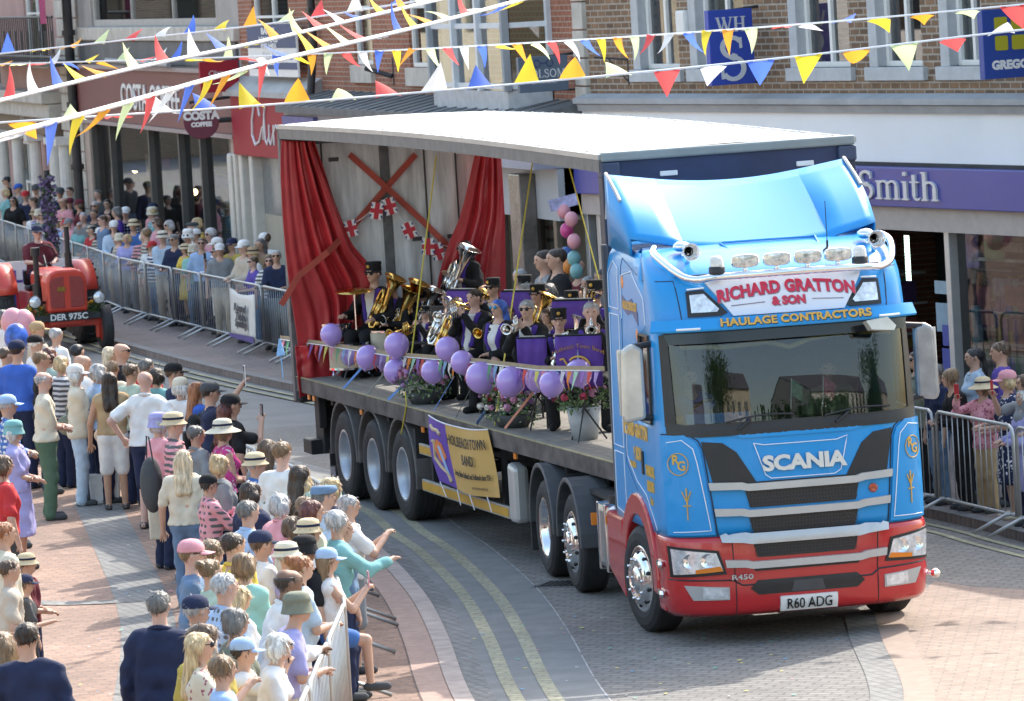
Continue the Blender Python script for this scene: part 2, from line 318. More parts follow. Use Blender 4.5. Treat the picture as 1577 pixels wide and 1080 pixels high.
def sash(fc,x0,x1,z0,z1,y=.09,par=None,frame=.07,mull=1,bars=1,curtain=None,mf=None):
    mf=mf or WHITE; bm=BM()
    bx(bm,x0,x0+frame,y,y+.08,z0,z1); bx(bm,x1-frame,x1,y,y+.08,z0,z1); bx(bm,x0+frame,x1-frame,y,y+.08,z0,z0+frame); bx(bm,x0+frame,x1-frame,y,y+.08,z1-frame,z1)
    for i in range(1,mull): xm=x0+(x1-x0)*i/mull; bx(bm,xm-.035,xm+.035,y+.002,y+.075,z0+frame,z1-frame)
    for i in range(1,bars): zm=z0+(z1-z0)*i/bars; bx(bm,x0+frame,x1-frame,y+.012,y+.07,zm-.025,zm+.025)
    wd=fc.add('window',bm,mf,par,bevel=.006)
    bm=BM(); quad(bm,(x0+.03,y+.05,z0+.03),(x1-.03,y+.05,z0+.03),(x1-.03,y+.05,z1-.03),(x0+.03,y+.05,z1-.03)); obj('pane',bm,m_glass,wd)
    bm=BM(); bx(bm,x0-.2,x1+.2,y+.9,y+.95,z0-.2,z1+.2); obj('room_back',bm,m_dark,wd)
    if curtain:
        bm=BM()
        for s in curtain:
            xa,xb=(x0+.04,x0+.04+(x1-x0)*.3) if s=='l' else (x1-.04-(x1-x0)*.3,x1-.04)
            n=10; pts=[(xa+(xb-xa)*i/n, y+.16+.04*math.sin(i*2.4)) for i in range(n+1)]
            for a,b in zip(pts,pts[1:]): quad(bm,(a[0],a[1],z0),(b[0],b[1],z0),(b[0],b[1],z1),(a[0],a[1],z1))
        obj('curtain',bm,m_curt if curtain!='lr' else mat('orange curtain',(.42,.22,.14),.9,var=.25,scale=9),wd,smooth=True)
    return wd
def shell(fc,x0,x1,zt,depth=9,m=None,hole_z=None):
    """sides, back and roof of the building behind its front wall"""
    bm=BM(); bx(bm,x0,x0+.25,.3,depth,0,zt); bx(bm,x1-.25,x1,.3,depth,0,zt); bx(bm,x0+.25,x1-.25,depth-.25,depth,0,zt); fc.add('side_wall',bm,m)
    bm=BM(); h=depth*.42
    prism(bm,[(-.25,zt),(depth/2,zt+h),(depth+.2,zt),(depth+.2,zt+.1),(depth/2,zt+h+.12),(-.25,zt+.1)][::-1],lambda u,v,t:(t,u,v),x0-.02,x1+.02); fc.add('roof',bm,mat('slate roof',(.1,.1,.115),.8,var=.2,scale=4,bump=.3))
    bm=BM(); [prism(bm,[(.05,zt),(depth/2,zt+h-.02),(depth-.05,zt)],lambda u,v,t:(t,u,v),a,b) for a,b in ((x0+.02,x0+.25),(x1-.25,x1-.02))]; fc.add('gable',bm,m)
def signboard(name,label,fc,px0,px1,py0,py1,m,y=.0,th=.1,out=None):
    """a board hung at right angles to the wall, facing down the street; returns its empty and a local frame"""
    xa=fc.x(px0,(py0+py1)/2,y); P=fc.w(xa,0,0); e=empty(name,label,'sign'); return e,P
mb_br=brickmat('brown bricks',(.27,.165,.095),(.15,.095,.06),(.36,.32,.27),.25,.086,.013,dirt=.3)
mb_red=brickmat('red bricks',(.36,.135,.075),(.27,.10,.06),(.38,.28,.22),.24,.08,.011,dirt=.3)
# ---------------- stationer's shop (brown brick)
aW=R(-66); OW=(5.2,62.3); J1=cross(905,150,OW,aW)
W=Fac(J1,aW,'stationers_shop','brown brick shop with long purple fascia, white band and grey framed upper windows')
XR=W.x(1577,150)+7; ztop=7.3
wins=[]
for a,b,s0 in ((978,1046,103),(1066,1148,110),(1220,1309,112),(1342,1420,108),(1452,1515,106)):
    wins.append((W.x(a,80),W.x(b,80),W.z(1300,104),6.5))
zc=W.z(1300,146)
bm=BM(); wallgrid(bm,.0,XR,zc-.05,ztop,wins); W.add('wall',bm,mb_br)
shell(W,0,XR,ztop,9,mb_br)
m_surr=mat('grey window surround',(.46,.48,.5),.7,var=.1)
for i,o in enumerate(wins):
    bm=BM(); bx(bm,o[0]-.02,o[0]+.2,-.03,.12,o[2],o[3]); bx(bm,o[0]-.1,o[1]+.12,-.07,.1,o[2]-.17,o[2]); W.add('window_surround',bm,m_surr,bevel=.01)
    sash(W,o[0]+.2,o[1],o[2],o[3],.1,mull=2,bars=1,curtain='lr' if i in(0,2,3) else 'l')
bm=BM(); prism(bm,[(-.02,zc+.02),(-.24,zc-.04),(-.24,zc-.11),(-.18,zc-.13),(-.16,zc-.22),(-.02,zc-.22)],lambda u,v,t:(t,u,v),0,XR); W.add('cornice',bm,mat('grey lead cornice',(.36,.37,.38),.75,var=.15,scale=2,bump=.2))
zb=W.z(1300,247); zf=W.z(1450,322,-.3)
bm=BM(); bx(bm,0,XR,-.1,.2,zb,zc-.22); W.add('white_band',bm,mat('pale blue-white panel',(.82,.84,.86),.6,var=.05,scale=.6))
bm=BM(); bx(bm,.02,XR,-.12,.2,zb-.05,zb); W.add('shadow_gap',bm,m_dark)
PUR=mat('purple fascia',(.05,.06,.31),.35,var=.06,scale=1)
bm=BM(); bx(bm,.02,XR,-.3,.2,zf,zb-.05); W.add('fascia',bm,PUR,bevel=.01)
hz=(zb-.05-zf)
x0=W.x(1244,300,-.3); bm,wd=stroke_word('WHSmith',lambda u,v,t:(x0+u,-.302-t,zf+hz*.19+v),hz*.72,.03,sx=(W.x(1449,300,-.3)-x0)/(5.09*hz*.72),gap=.0)
W.add('lettering',bm,mat('silver letters',(.62,.63,.66),.4,.2,var=.03))
bm=BM(); bx(bm,.02,XR,-.2,.22,zf-.3,zf-.004); W.add('lintel_panel',bm,mat('pinkish lintel',(.47,.41,.38),.7,var=.1))
zl=zf-.3; bm=BM(); xs=[0,.4,W.x(1040,400),W.x(1170,400),W.x(1330,400),W.x(1352,400),W.x(1475,420),XR-2,XR]
for x in xs: bx(bm,x-.06,x+.06,-.14,.1,0,zl)
bx(bm,0,xs[4],-.12,.1,0,.35); bx(bm,xs[6],XR,-.12,.1,0,.25); W.add('shopfront_frame',bm,m_silver,bevel=.008)
bm=BM(); quad(bm,(0,-.02,.3),(xs[4],-.02,.3),(xs[4],-.02,zl),(0,-.02,zl)); quad(bm,(xs[6],-.02,.2),(XR,-.02,.2),(XR,-.02,zl),(xs[6],-.02,zl)); W.add('shop_window',bm,m_shopglass)
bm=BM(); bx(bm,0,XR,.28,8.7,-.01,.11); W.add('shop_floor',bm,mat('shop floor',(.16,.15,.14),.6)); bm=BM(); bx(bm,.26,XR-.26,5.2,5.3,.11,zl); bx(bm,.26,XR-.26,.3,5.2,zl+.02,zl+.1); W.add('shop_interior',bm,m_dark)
random.seed(2)
m_items=[mat('stock%d'%i,c,.6,var=.3,scale=12) for i,c in enumerate([(.3,.08,.08),(.07,.12,.35),(.4,.38,.32),(.08,.25,.15),(.35,.25,.06),(.12,.06,.2)])]
for k in range(9):
    xx=xs[4]-3+k*1.15; bm=BM(); yy=1.6+(k%3)*1.1
    for z in (.2,.6,1.0,1.4,1.8): bx(bm,xx,xx+.9,yy,yy+.45,z,z+.03,6)
    for z in (.23,.63,1.03,1.43):
        for j in range(6): bx(bm,xx+.02+j*.145,xx+.15+j*.145,yy+.02,yy+.3,z,z+random.uniform(.15,.32),random.randint(0,5))
    W.add('shelf_unit',bm,m_items+[m_grey])
bm=BM(); x1=W.x(1399,400,.6); z0=W.z(1399,432,.6); z1=W.z(1399,362,.6)
for i in range(15): z=z0+(z1-z0)*(i+.5)/15; bx(bm,x1-.05,x1+.05,.58,.6,z-.02,z+.012)
W.add('strip_light',bm,emat('strip light',(.75,1,.85),1.2))
def poster(fc,px0,px1,py0,py1,y,m,name='poster'):
    a,b=fc.x(px0,py0,y),fc.x(px1,py0,y); z1,z0=fc.z(px0,py0,y),fc.z(px0,py1,y); bm=BM(); bx(bm,min(a,b),max(a,b),y-.012,y,z0,z1); return fc.add(name,bm,m)
poster(W,1440,1472,432,452,.1,mat('pale blue notice',(.3,.42,.5),.5)); poster(W,1442,1474,466,510,.1,mat('blue notice',(.25,.36,.45),.5))
poster(W,1452,1474,500,532,.09,mat('deep blue poster',(.04,.07,.35),.4)); poster(W,1452,1475,536,600,.09,MATS['deep blue poster'])
poster(W,1327,1351,338,356,-.15,mat('colour poster',(.55,.35,.12),.5,var=.9,scale=22))
for px0,px1,py0,py1,c in ((1484,1506,352,412,(.12,.1,.4)),(1516,1546,362,402,(.06,.4,.14)),(1500,1577,396,401,(.5,.55,.55)),(1522,1577,372,386,(.5,.42,.36)),(1530,1570,428,455,(.25,.26,.3)),(1505,1525,440,500,(.22,.05,.06)),(1496,1512,470,540,(.1,.3,.34)),(1548,1577,440,470,(.3,.1,.1))): poster(W,px0,px1,py0,py1,.5,mat('window reflection %.2f %.2f'%(c[0],c[1]),c,.6,var=.5,scale=9),'display_and_reflection')  # added colour panels stand in for street reflections in the right pane
# alarm box, bracket
x,z=W.p(1056,35); bm=BM(); bx(bm,x-.13,x+.13,-.1,.0,z-.17,z+.17); W.add('alarm_box',bm,WHITE,bevel=.03)
x,z=W.p(955,92); bm=BM(); tube(bm,[(x+.25,0,z),(x-.2,-.3,z+.05)],.015); tube(bm,[(x+.25,0,z-.35),(x+.25,0,z+.05)],.015); tube(bm,[(x+.27,0,z-.33),(x,-.18,z+.02)],.012); W.add('sign_bracket',bm,m_pipe)
# projecting signs (flat boards facing down the street)
def hang(name,label,fc,px0,px1,py0,py1,m,th=.12):
    """board perpendicular to the wall: its wall edge at px1"""
    v=fc.p(px1,(py0+py1)/2,-.12); P=fc.w(v[0],-.12,0); nrm=Vector((math.cos(fc.a),math.sin(fc.a))) # faces along +x of facade
    d=P.y; A=gnd(788,1000); q=ray(px0,(py0+py1)/2)
    # width along the outward direction of the wall
    c,s=math.cos(fc.a),math.sin(fc.a); ax=fc.x; 
    loc=inframe(px0,(py0+py1)/2,fc.o.x,fc.o.y,fc.a,0,v[0]); y0=loc.y; zt=inframe(px1,py0,fc.o.x,fc.o.y,fc.a,0,v[0]).z; zb_=inframe(px1,py1,fc.o.x,fc.o.y,fc.a,0,v[0]).z
    e=empty(name,label,'sign',fc.w(v[0],y0/2-.06,(zt+zb_)/2),fc.a+PI/2) # local: x = towards the wall, y = away from viewer.. 
    wd=abs(y0)-.12; h=zt-zb_; bm=BM(); bx(bm,-wd/2,wd/2,0,th,-h/2,h/2); obj('board',bm,m,e,bevel=.008)
    bm=BM(); tube(bm,[(0,th/2,h/2-.02),(wd/2+.2,th/2,h/2+.02)],.02); tube(bm,[(0,th/2,-h/2+.02),(wd/2+.2,th/2,-h/2)],.015); obj('bracket',bm,m_pipe,e)
    return e,wd,h
BLU=mat('sign blue',(.03,.07,.42),.4,var=.04)
e,wd,h=hang('projecting_sign','tall blue projecting sign with pale serif letters WHS',W,1093,1161,12,128,BLU)
m_slet=mat('pale sign letters',(.6,.62,.66),.5,var=0)
b1,l1=stroke_word('WH',lambda u,v,t:(-wd*.34+u,-.001-t,h*.2+v),h*.2,.012,sx=wd*.68/(2.05*h*.2)); obj('lettering',b1,m_slet,e)
b1,l1=stroke_word('S',lambda u,v,t:(-wd*.36+u,-.001-t,-h*.44+v),h*.58,.012,sx=wd*.72/(.66*h*.58)); obj('lettering',b1,m_slet,e)
e,wd,h=hang('projecting_sign','square blue bakery sign with four yellow squares lettered GREGGS',W,1514,1600,10,117,mat('bakery blue',(.02,.06,.3),.4,var=.04))
bm=BM()
def rsq(cx,cz,s,r=.25): return [(cx+s*(sx*(1-r)+r*math.cos(R(a))),cz+s*(sz*(1-r)+r*math.sin(R(a)))) for sx,sz,a0 in ((1,1,0),(-1,1,90),(-1,-1,180),(1,-1,270)) for a in (a0,a0+45,a0+90)]
for sx in (-1,1):
    for sz in (0,1): prism(bm,rsq(sx*wd*.15-.02,h*.28-sz*h*.27,h*.105),lambda u,v,t:(u,-t,v),.001,.01)
obj('yellow_squares',bm,mat('sign yellow',(.42,.38,.02),.5,var=0),e)
text_obj('lettering','GREGGS',h*.17,lambda x,y,z:(x,-.006+z,-h*.36+y),mat('white letters',(.75,.75,.75),.5,var=0),e,bold=.008,sx=1.05)
# ---------------- optician (red brick with bay) and the two shops to its left
aM=R(-75); J2=cross(375,150,J1,aM)
Mo=Fac(J1,aM,'opticians_shop','red brick shop with white sash windows, grey bay window and lead canopy')
xd=Mo.x(492,60); zs=4.25
mw=[(Mo.x(544,50),Mo.x(572,50),Mo.z(558,100),6.6),(Mo.x(629,50),Mo.x(662,50),Mo.z(645,104),6.6)]
b0,b1_=Mo.x(715,80),Mo.x(850,80)
bm=BM(); wallgrid(bm,xd,-.02,Mo.z(700,168),6.75,mw); Mo.add('wall',bm,mb_red); shell(Mo,xd,-.3,6.75,8,mb_red)
for o in mw:
    sash(Mo,o[0],o[1],o[2],o[3],.05,bars=2,curtain='r'); bm=BM(); bx(bm,o[0]-.1,o[1]+.1,-.08,.05,o[2]-.3,o[2]-.005); Mo.add('window_sill',bm,m_stone,bevel=.01)
bm=BM(); zl_=Mo.z(700,165)
for xa,xb in ((Mo.x(700,90),Mo.x(716,90)),(Mo.x(888,90),Mo.x(905,90))):
    z=zl_; k=0
    while z<6.7: bx(bm,xa+(.04 if k%2 else 0),xb-.01,-.05,.05,z,min(z+.38,6.72)); z+=.4; k+=1
Mo.add('stone_quoins',bm,m_stone,bevel=.01)
# bay window: splayed box
zbay=Mo.z(780,135); 
bay=[(b0,-.02),(b0+.35,-.62),(b1_-.3,-.62),(b1_,-.02)]
def baymesh(off,z0,z1):
    bm=BM(); prism(bm,[(x,y) for x,y in bay],lambda u,v,t:(u,v,t),z0,z1); return bm
bw=Mo.add('bay_window',baymesh(0,zbay-.35,zbay),mat('grey bay base',(.42,.44,.46),.7,var=.15),bevel=.01)
bm=BM(); m_bayf=mat('bay frame paint',(.6,.64,.68),.5,var=.06)
for (xa,ya),(xb,yb) in zip(bay,bay[1:]):
    n=3 if abs(xb-xa)>1 else 1
    for i in range(n+1):
        x=xa+(xb-xa)*i/n; y=ya+(yb-ya)*i/n; bx(bm,x-.06,x+.06,y-.055,y+.055,zbay,6.7)
    for z in (zbay+.03,5.3): prism(bm,[(xa,ya),(xb,yb),(xb,yb+.07),(xa,ya+.07)],lambda u,v,t:(u,v,t),z,z+.08)
obj('frame',bm,m_bayf,bw,bevel=.006); bm=BM()
for (xa,ya),(xb,yb) in zip(bay,bay[1:]): quad(bm,(xa,ya+.03,zbay),(xb,yb+.03,zbay),(xb,yb+.03,6.7),(xa,ya+.03,6.7))
obj('pane',bm,m_glass,bw); bm=BM(); bx(bm,b0+.4,b0+.8,-.45,-.4,zbay,6.6); bx(bm,b0+1.9,b0+2.3,-.42,-.38,zbay,6.6); obj('curtain',bm,m_curt,bw)
bm=BM(); bx(bm,b0,b1_,.32,.36,zbay,6.7); obj('room_back',bm,m_dark,bw)
zcan=Mo.z(700,172)
bm=BM(); prism(bm,[(-.02,zcan+.25),(-1.0,zcan+.06),(-1.0,zcan-.06),(-.02,zcan-.04)],lambda u,v,t:(t,u,v),xd+.6,-.05); Mo.add('lead_canopy',bm,m_lead)
bm=BM()
for i in range(26): x=xd+.7+i*(-xd-.9)/26; tube(bm,[(x,-1.0,zcan+.065),(x,-.03,zcan+.255)],.02,5)
Mo.add('canopy_rolls',bm,m_lead)
bm=BM(); bx(bm,xd+.6,-.04,-.85,.2,3.3,zcan-.06); Mo.add('fascia',bm,mat('grey violet fascia',(.3,.3,.36),.6,var=.15,scale=.8))
for xa,xb in ((Mo.x(515,180),Mo.x(565,180)),): bm=BM(); bx(bm,xa,xb,-.93,-.85,3.45,zcan-.12); Mo.add('purple_panel',bm,mat('faded purple',(.1,.1,.3),.5,var=.2))
bm=BM()
for px in (498,): 
    x=Mo.x(px-6,50); tube(bm,[(x,-.12,6.8),(x,-.12,4.95),(x+.18,-.2,4.75),(x+.18,-.3,3.9)],.07,10); bx(bm,x-.12,x+.12,-.2,-.02,5.6,5.66)
Mo.add('drainpipe',bm,m_pipe,smooth=False)
x,z=Mo.p(606,108); bm=BM(); tube(bm,[(x,0,z-.25),(x,0,z+.2)],.02); tube(bm,[(x,-.03,z-.1),(x-.3,-.4,z+.05)],.04); Mo.add('lamp_bracket',bm,m_pipe)
# shopfront seen through the open trailer
bm=BM(); bx(bm,xd+.6,-.05,-.5,-.4,2.55,3.29); Mo.add('grey_panel',bm,mat('grey shop panel',(.36,.37,.39),.7,var=.06,scale=1))
xs=[Mo.x(p,330) for p in (520,640,782,815,872,905)]
bm=BM()
for x in xs: bx(bm,x-.08,x+.08,-.5,-.35,.1,2.55)
Mo.add('shopfront_frame',bm,mat('bronze frame',(.14,.12,.1),.4,.5),bevel=.01)
bm=BM(); quad(bm,(xd+.6,-.42,.4),(xs[3],-.42,.4),(xs[3],-.42,2.55),(xd+.6,-.42,2.55)); quad(bm,(xs[4],-.42,.4),(-.05,-.42,.4),(-.05,-.42,2.55),(xs[4],-.42,2.55)); Mo.add('shop_window',bm,m_shopglass)
bm=BM(); bx(bm,xd+.6,-.3,1.6,1.7,0,2.54); bx(bm,xd+.6,-.3,-.34,1.6,2.54,2.6); Mo.add('shop_interior',bm,mat('beige shop wall',(.33,.3,.25),.8,var=.15,scale=1.2))
random.seed(8); bm=BM()
for r in range(7):
    for q in range(9):
        if random.random()<.8: x=Mo.x(822,330,1.5)+q*.16; z=1.0+r*.2; bx(bm,x,x+.12,1.52,1.59,z,z+.05,random.choice((0,0,0,1)))
Mo.add('spectacle_rack',bm,[m_pipe,mat('red specs',(.45,.06,.06),.4)])
bm=BM(); bx(bm,xs[4]-.35,xs[4]+.25,-.75,-.5,.1,3.2); Mo.add('shop_pillar',bm,mat('brown marble pillar',(.13,.115,.105),.25,var=.5,scale=3),bevel=.02)
e,wd,h=hang('projecting_sign','slate grey optician sign with spectacles drawing lettered MOLSOM',Mo,799,875,84,139,mat('slate sign',(.1,.135,.19),.5,var=.06))
b1,l1=stroke_word('MOLSOM',lambda u,v,t:(-wd*.44+u,-.001-t,-h*.1+v),h*.23,.01,sx=wd*.88/(5.28*h*.23)); obj('lettering',b1,m_slet,e)
text_obj('lettering','OPTICIANS',h*.11,lambda x,y,z:(x,-.004+z,-h*.28+y),m_slet,e,spacing=1.4)
bm=BM(); [tube(bm,[(sx*wd*.13+.1*math.cos(a*PI/8)*h*.9,-.008,h*.3+.1*math.sin(a*PI/8)*h) for a in range(16)],.008,5,closed=True) for sx in (-1,1)]; tube(bm,[(-.04,-.008,h*.31),(.04,-.008,h*.31)],.008,5); obj('spectacles_emblem',bm,mat('navy ink',(.03,.05,.16),.5,var=0),e)
# card shop
Cl=Fac((J1[0]+math.cos(aM)*xd,J1[1]+math.sin(aM)*xd),aM,'card_shop','red brick shop with crimson fascia in white script and dark sash window'); L2=Cl.x(375,150)
xw=(Cl.x(388,20),Cl.x(444,20),Cl.z(420,118),6.6)
bm=BM(); wallgrid(bm,L2,0,Cl.z(430,155),6.8,[xw]); Cl.add('wall',bm,mb_red); shell(Cl,L2,-.02,6.8,8,mb_red)
sash(Cl,*xw,.05,mull=2,bars=2)
zt,zb2=Cl.z(360,147,-.25),Cl.z(380,240,-.25)
CR=mat('crimson fascia',(.33,.02,.035),.55,var=.06,scale=.7,spec=.25)
bm=BM(); bx(bm,L2-.02,-.05,-.25,.2,zb2,zt); Cl.add('fascia',bm,CR,bevel=.01)
bm=BM(); prism(bm,[(-.0,zt+.35),(-.4,zt+.1),(-.4,zt),(0,zt)],lambda u,v,t:(t,u,v),L2,-.02); Cl.add('ledge',bm,m_grey)
# white script word
bm=BM(); sx0=Cl.x(388,200,-.26); hz=(zt-zb2); k=Cl.x(430,200,-.26)-sx0
def scr(pts,r=.022): tube(bm,[(sx0+u*k,-.27,zb2+v*hz) for u,v in pts],r,6)
scr([(.34,.68),(.3,.84),(.16,.86),(.05,.6),(.02,.36),(.12,.2),(.28,.26),(.42,.5)],.026); scr([(.42,.3),(.52,.75),(.56,.86),(.5,.7),(.5,.3),(.56,.22),(.66,.4)]); scr([(.66,.55),(.64,.3),(.7,.22),(.8,.42)]); scr([(.82,.55),(.81,.22)]); scr([(.81,.4),(.92,.55),(.98,.48),(.97,.24),(1.05,.26),(1.15,.45)])
for d in (1.2,1.5,1.8,2.1): scr([(d,.5),(d-.02,.25),(d+.08,.24),(d+.12,.5),(d+.22,.48),(d+.24,.25),(d+.32,.3)])
Cl.add('script_lettering',bm,mat('white letters',(.75,.75,.75)))
bm=BM(); xa,xb=Cl.x(357,300,-.15),Cl.x(373,300,-.15)
for i,x in enumerate((xa,xa+1.0,xa+1.9)): bx(bm,x,x+.7 if i==0 else x+.25,-.2,.1,0,zb2); 
bx(bm,xa+.2,xa+.5,-.25,-.2,0,zb2-.02); Cl.add('pilaster',bm,mat('cream paint',(.6,.56,.5),.6,var=.08),bevel=.03)
bm=BM(); bx(bm,xa+.7,-.1,.0,.12,.1,1.9); Cl.add('shop_panel',bm,mat('beige screen',(.42,.38,.3),.7,var=.12,scale=.8)); bm=BM(); bx(bm,xa+.7,-.1,.0,.1,1.9,zb2); Cl.add('shop_window',bm,mat('grey dusty glass',(.18,.19,.19),.15,var=.2))
e=empty('letting_board','navy and white letting board fixed on red brick wall','sign',Cl.w(0,0,0),Cl.a)
xa,xb=Cl.x(384,60,-.2),Cl.x(459,60,-.2); za,zb_=Cl.z(420,36,-.2),Cl.z(420,118,-.2)
bm=BM(); bx(bm,xa,xb,-.24,-.2,zb_,za); obj('board',bm,WHITE,e,bevel=.004); NAVY=mat('navy panel',(.02,.055,.16),.5,var=.05)
bm=BM(); hh=za-zb_; bx(bm,xa+.02,xb-.02,-.246,-.24,za-hh*.46,za-.01); bx(bm,xa+.02,xb-.02,-.246,-.24,zb_+hh*.14,zb_+hh*.27); obj('navy_panel',bm,NAVY,e)
xm=(xa+xb)/2; ww=(xb-xa)
for s,zz,sz in (('BANKS',.8,.17),('LONG & Co',.65,.14),('01522 544515',.54,.12)): text_obj('lettering',s,hh*sz,lambda x,y,z:(xm-ww*.05+x,-.25+z,zb_+hh*zz+y),MATS['white letters'],e,bold=.006,sx=2.2 if sz>.13 else 1.9)
text_obj('lettering','TO LET',hh*.2,lambda x,y,z:(xm+x,-.243+z,zb_+hh*.32+y),mat('pale grey print',(.5,.52,.56),.5),e,sx=2.6)
# coffee shop
aC=R(-76.5); J2p=(Cl.o.x+math.cos(aM)*L2,Cl.o.y+math.sin(aM)*L2)
Co=Fac(J2p,aC,'coffee_shop','grey rendered shop with dark maroon fascia and tall dark glazing'); L3=Co.x(132,200)
m_cof=mat('maroon fascia',(.17,.05,.055),.5,var=.08,scale=.6)
zt,zb2=Co.z(150,104,-.2),Co.z(250,196,-.2)
xw=(Co.x(140,20),Co.x(332,20),Co.z(250,40),6.9)
bm=BM(); wallgrid(bm,L3,0,zt,7.2,[xw]); Co.add('wall',bm,mat('warm grey render',(.36,.34,.32),.85,var=.18,scale=1,bump=.15)); shell(Co,L3,-.02,7.2,8,MATS['warm grey render'])
sash(Co,*xw,.05,mull=3,bars=1,frame=.14,mf=mat('stone mullion',(.42,.4,.37),.8,var=.1))
bm=BM(); bx(bm,L3,0,-.12,.05,xw[2]-.3,xw[2]-.02); Co.add('window_ledge',bm,m_stone,bevel=.02)
bm=BM(); bx(bm,L3+.3,-.2,-.06,.02,zt+.1,xw[2]-.32); Co.add('dark_band',bm,mat('dark slate band',(.12,.125,.13),.7,var=.25,scale=1))
bm=BM(); bx(bm,L3,-.04,-.2,.2,zb2,zt); Co.add('fascia',bm,m_cof,bevel=.01)
bm=BM(); bx(bm,L3,-.04,-.26,-.2,zb2-.08,zb2); bx(bm,L3,-.04,-.3,-.2,zt-.02,zt+.06); Co.add('fascia_trim',bm,mat('taupe trim',(.34,.27,.26),.6))
bm=BM(); tube(bm,[(Co.x(165,112,-.4),-.4,zt+.18),(Co.x(260,112,-.4),-.4,zt+.12)],.05); Co.add('awning_roller',bm,mat('grey roller',(.3,.3,.31),.5,.3))
xa,xb=Co.x(185,160,-.2),Co.x(283,160,-.2); hz=zt-zb2
text_obj('lettering','COSTA COFFEE',1,lambda x,y,z:((xa+xb)/2+x,-.22+z*6,zb2+hz*.27+y*hz*.66),WHITE,Co.root,bold=.012,sx=(xb-xa)/7.6)
xs=[Co.x(p,300,-.05) for p in (150,178,237,283,316,362)]
bm=BM()
for i,x in enumerate(xs): bx(bm,x-.065,x+.065,-.1,.15,.0,zb2-.08)
Co.add('shopfront_frame',bm,mat('dark bronze frame',(.085,.08,.075),.5),bevel=.01)
bm=BM(); bx(bm,xs[0]-.9,xs[0]-.2,-.12,.1,0,zb2-.08); bx(bm,xs[5]+.2,-.0,-.12,.1,0,zb2-.08); Co.add('pilaster',bm,mat('pinkish render',(.45,.36,.31),.8,var=.1),bevel=.02)
bm=BM(); quad(bm,(xs[0],.02,.3),(xs[5],.02,.3),(xs[5],.02,zb2-.08),(xs[0],.02,zb2-.08)); Co.add('shop_window',bm,m_shopglass)
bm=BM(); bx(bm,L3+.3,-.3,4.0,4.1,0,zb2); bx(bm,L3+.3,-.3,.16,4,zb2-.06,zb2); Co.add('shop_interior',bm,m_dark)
bm=BM(); random.seed(11)
for i in range(16): x=random.uniform(xs[0],xs[5]); y=random.uniform(.8,3.5); bx(bm,x,x+random.uniform(.3,1),y,y+.05,random.uniform(.8,1.8),random.uniform(1.9,2.7),random.randint(0,5))
Co.add('menu_boards',bm,m_items)
bm=BM(); 
for px,py in ((208,262),(300,296),(290,304)): 
    x,z=Co.p(px,py,.7); ball(bm,(x,.7,z),.07,8,6)
Co.add('lamp_bulbs',bm,emat('warm bulb',(1,.75,.4),6))
for px0,px1,py0,py1,c in ((200,225,252,262,(.07,.15,.5)),(205,235,268,278,(.6,.5,.03)),(330,356,248,258,(.6,.5,.03)),(318,358,268,282,(.06,.12,.4)),(258,268,278,292,(.05,.4,.15)),(250,262,242,256,(.5,.12,.2))):
    poster(Co,px0,px1,py0,py1,.45,mat('window display %d'%px0,c,.6,var=.2),'display_and_reflection')
xp=Co.x(112,150,-.3)
bm=BM(); tube(bm,[(xp,-.3,0),(xp,-.3,.9)],.16,12); tube(bm,[(xp,-.3,.9),(xp,-.3,9)],.11,12)
for z in (.9,2.2,3.6,5.2): tube(bm,[(xp,-.3,z),(xp,-.3,z+.12)],.15,12)
Co.add('drainpipe',bm,m_pipe)
e=empty('projecting_sign','round maroon projecting sign lettered COSTA COFFEE','sign')
def disc(px,py,rpx,fc,y,m):
    x=fc.x(px,py,y); P=fc.w(x,y,fc.z(px,py,y)); return P,rpx*P.y/FPX
P,r=disc(310,187,27.5,Co,-.75,None); e.location=P; e.rotation_euler=(0,0,R(4))
def yl(prof,bm,n=32,m=0): lathe(bm,prof,n,Matrix.Rotation(PI/2,4,'X'),m,cap=True)
bm=BM(); yl([(r,-.06),(r,.06)],bm); obj('disc',bm,mat('deep maroon',(.13,.015,.04),.4,var=.04),e,bevel=.01)
text_obj('lettering','COSTA',r*.62,lambda x,y,z:(x,-.066+z,r*.12+y),WHITE,e,bold=.014,sx=.98); text_obj('lettering','COFFEE',r*.34,lambda x,y,z:(x,-.066+z,-r*.28+y),WHITE,e,bold=.008,sx=.98)
bm=BM(); tube(bm,[(r,0,0),(r+.35,0,0)],.05); tube(bm,[(-r*.6,0,r*1.1),(r+.4,0,r*1.3)],.03); obj('bracket',bm,m_pipe,e)
e,wd,h=hang('projecting_sign','small square crimson sign hanging above the maroon fascia',Cl if 0 else Co,308,368,92,140,CR); text_obj('lettering','Clintons',h*.22,lambda x,y,z:(x,-.005+z,h*.05+y),MATS['white letters'],e,shear=.3)
e,wd,h=hang('projecting_sign','dark blue shop sign with red dot beside crimson fascia',Cl,463,516,172,215,NAVY); bm=BM(); yl([(h*.16,.002),(h*.16,.012)],bm); o=obj('red_dot',bm,mat('red dot',(.5,.03,.03),.5),e); o.location=(0,-.0,h*.05)
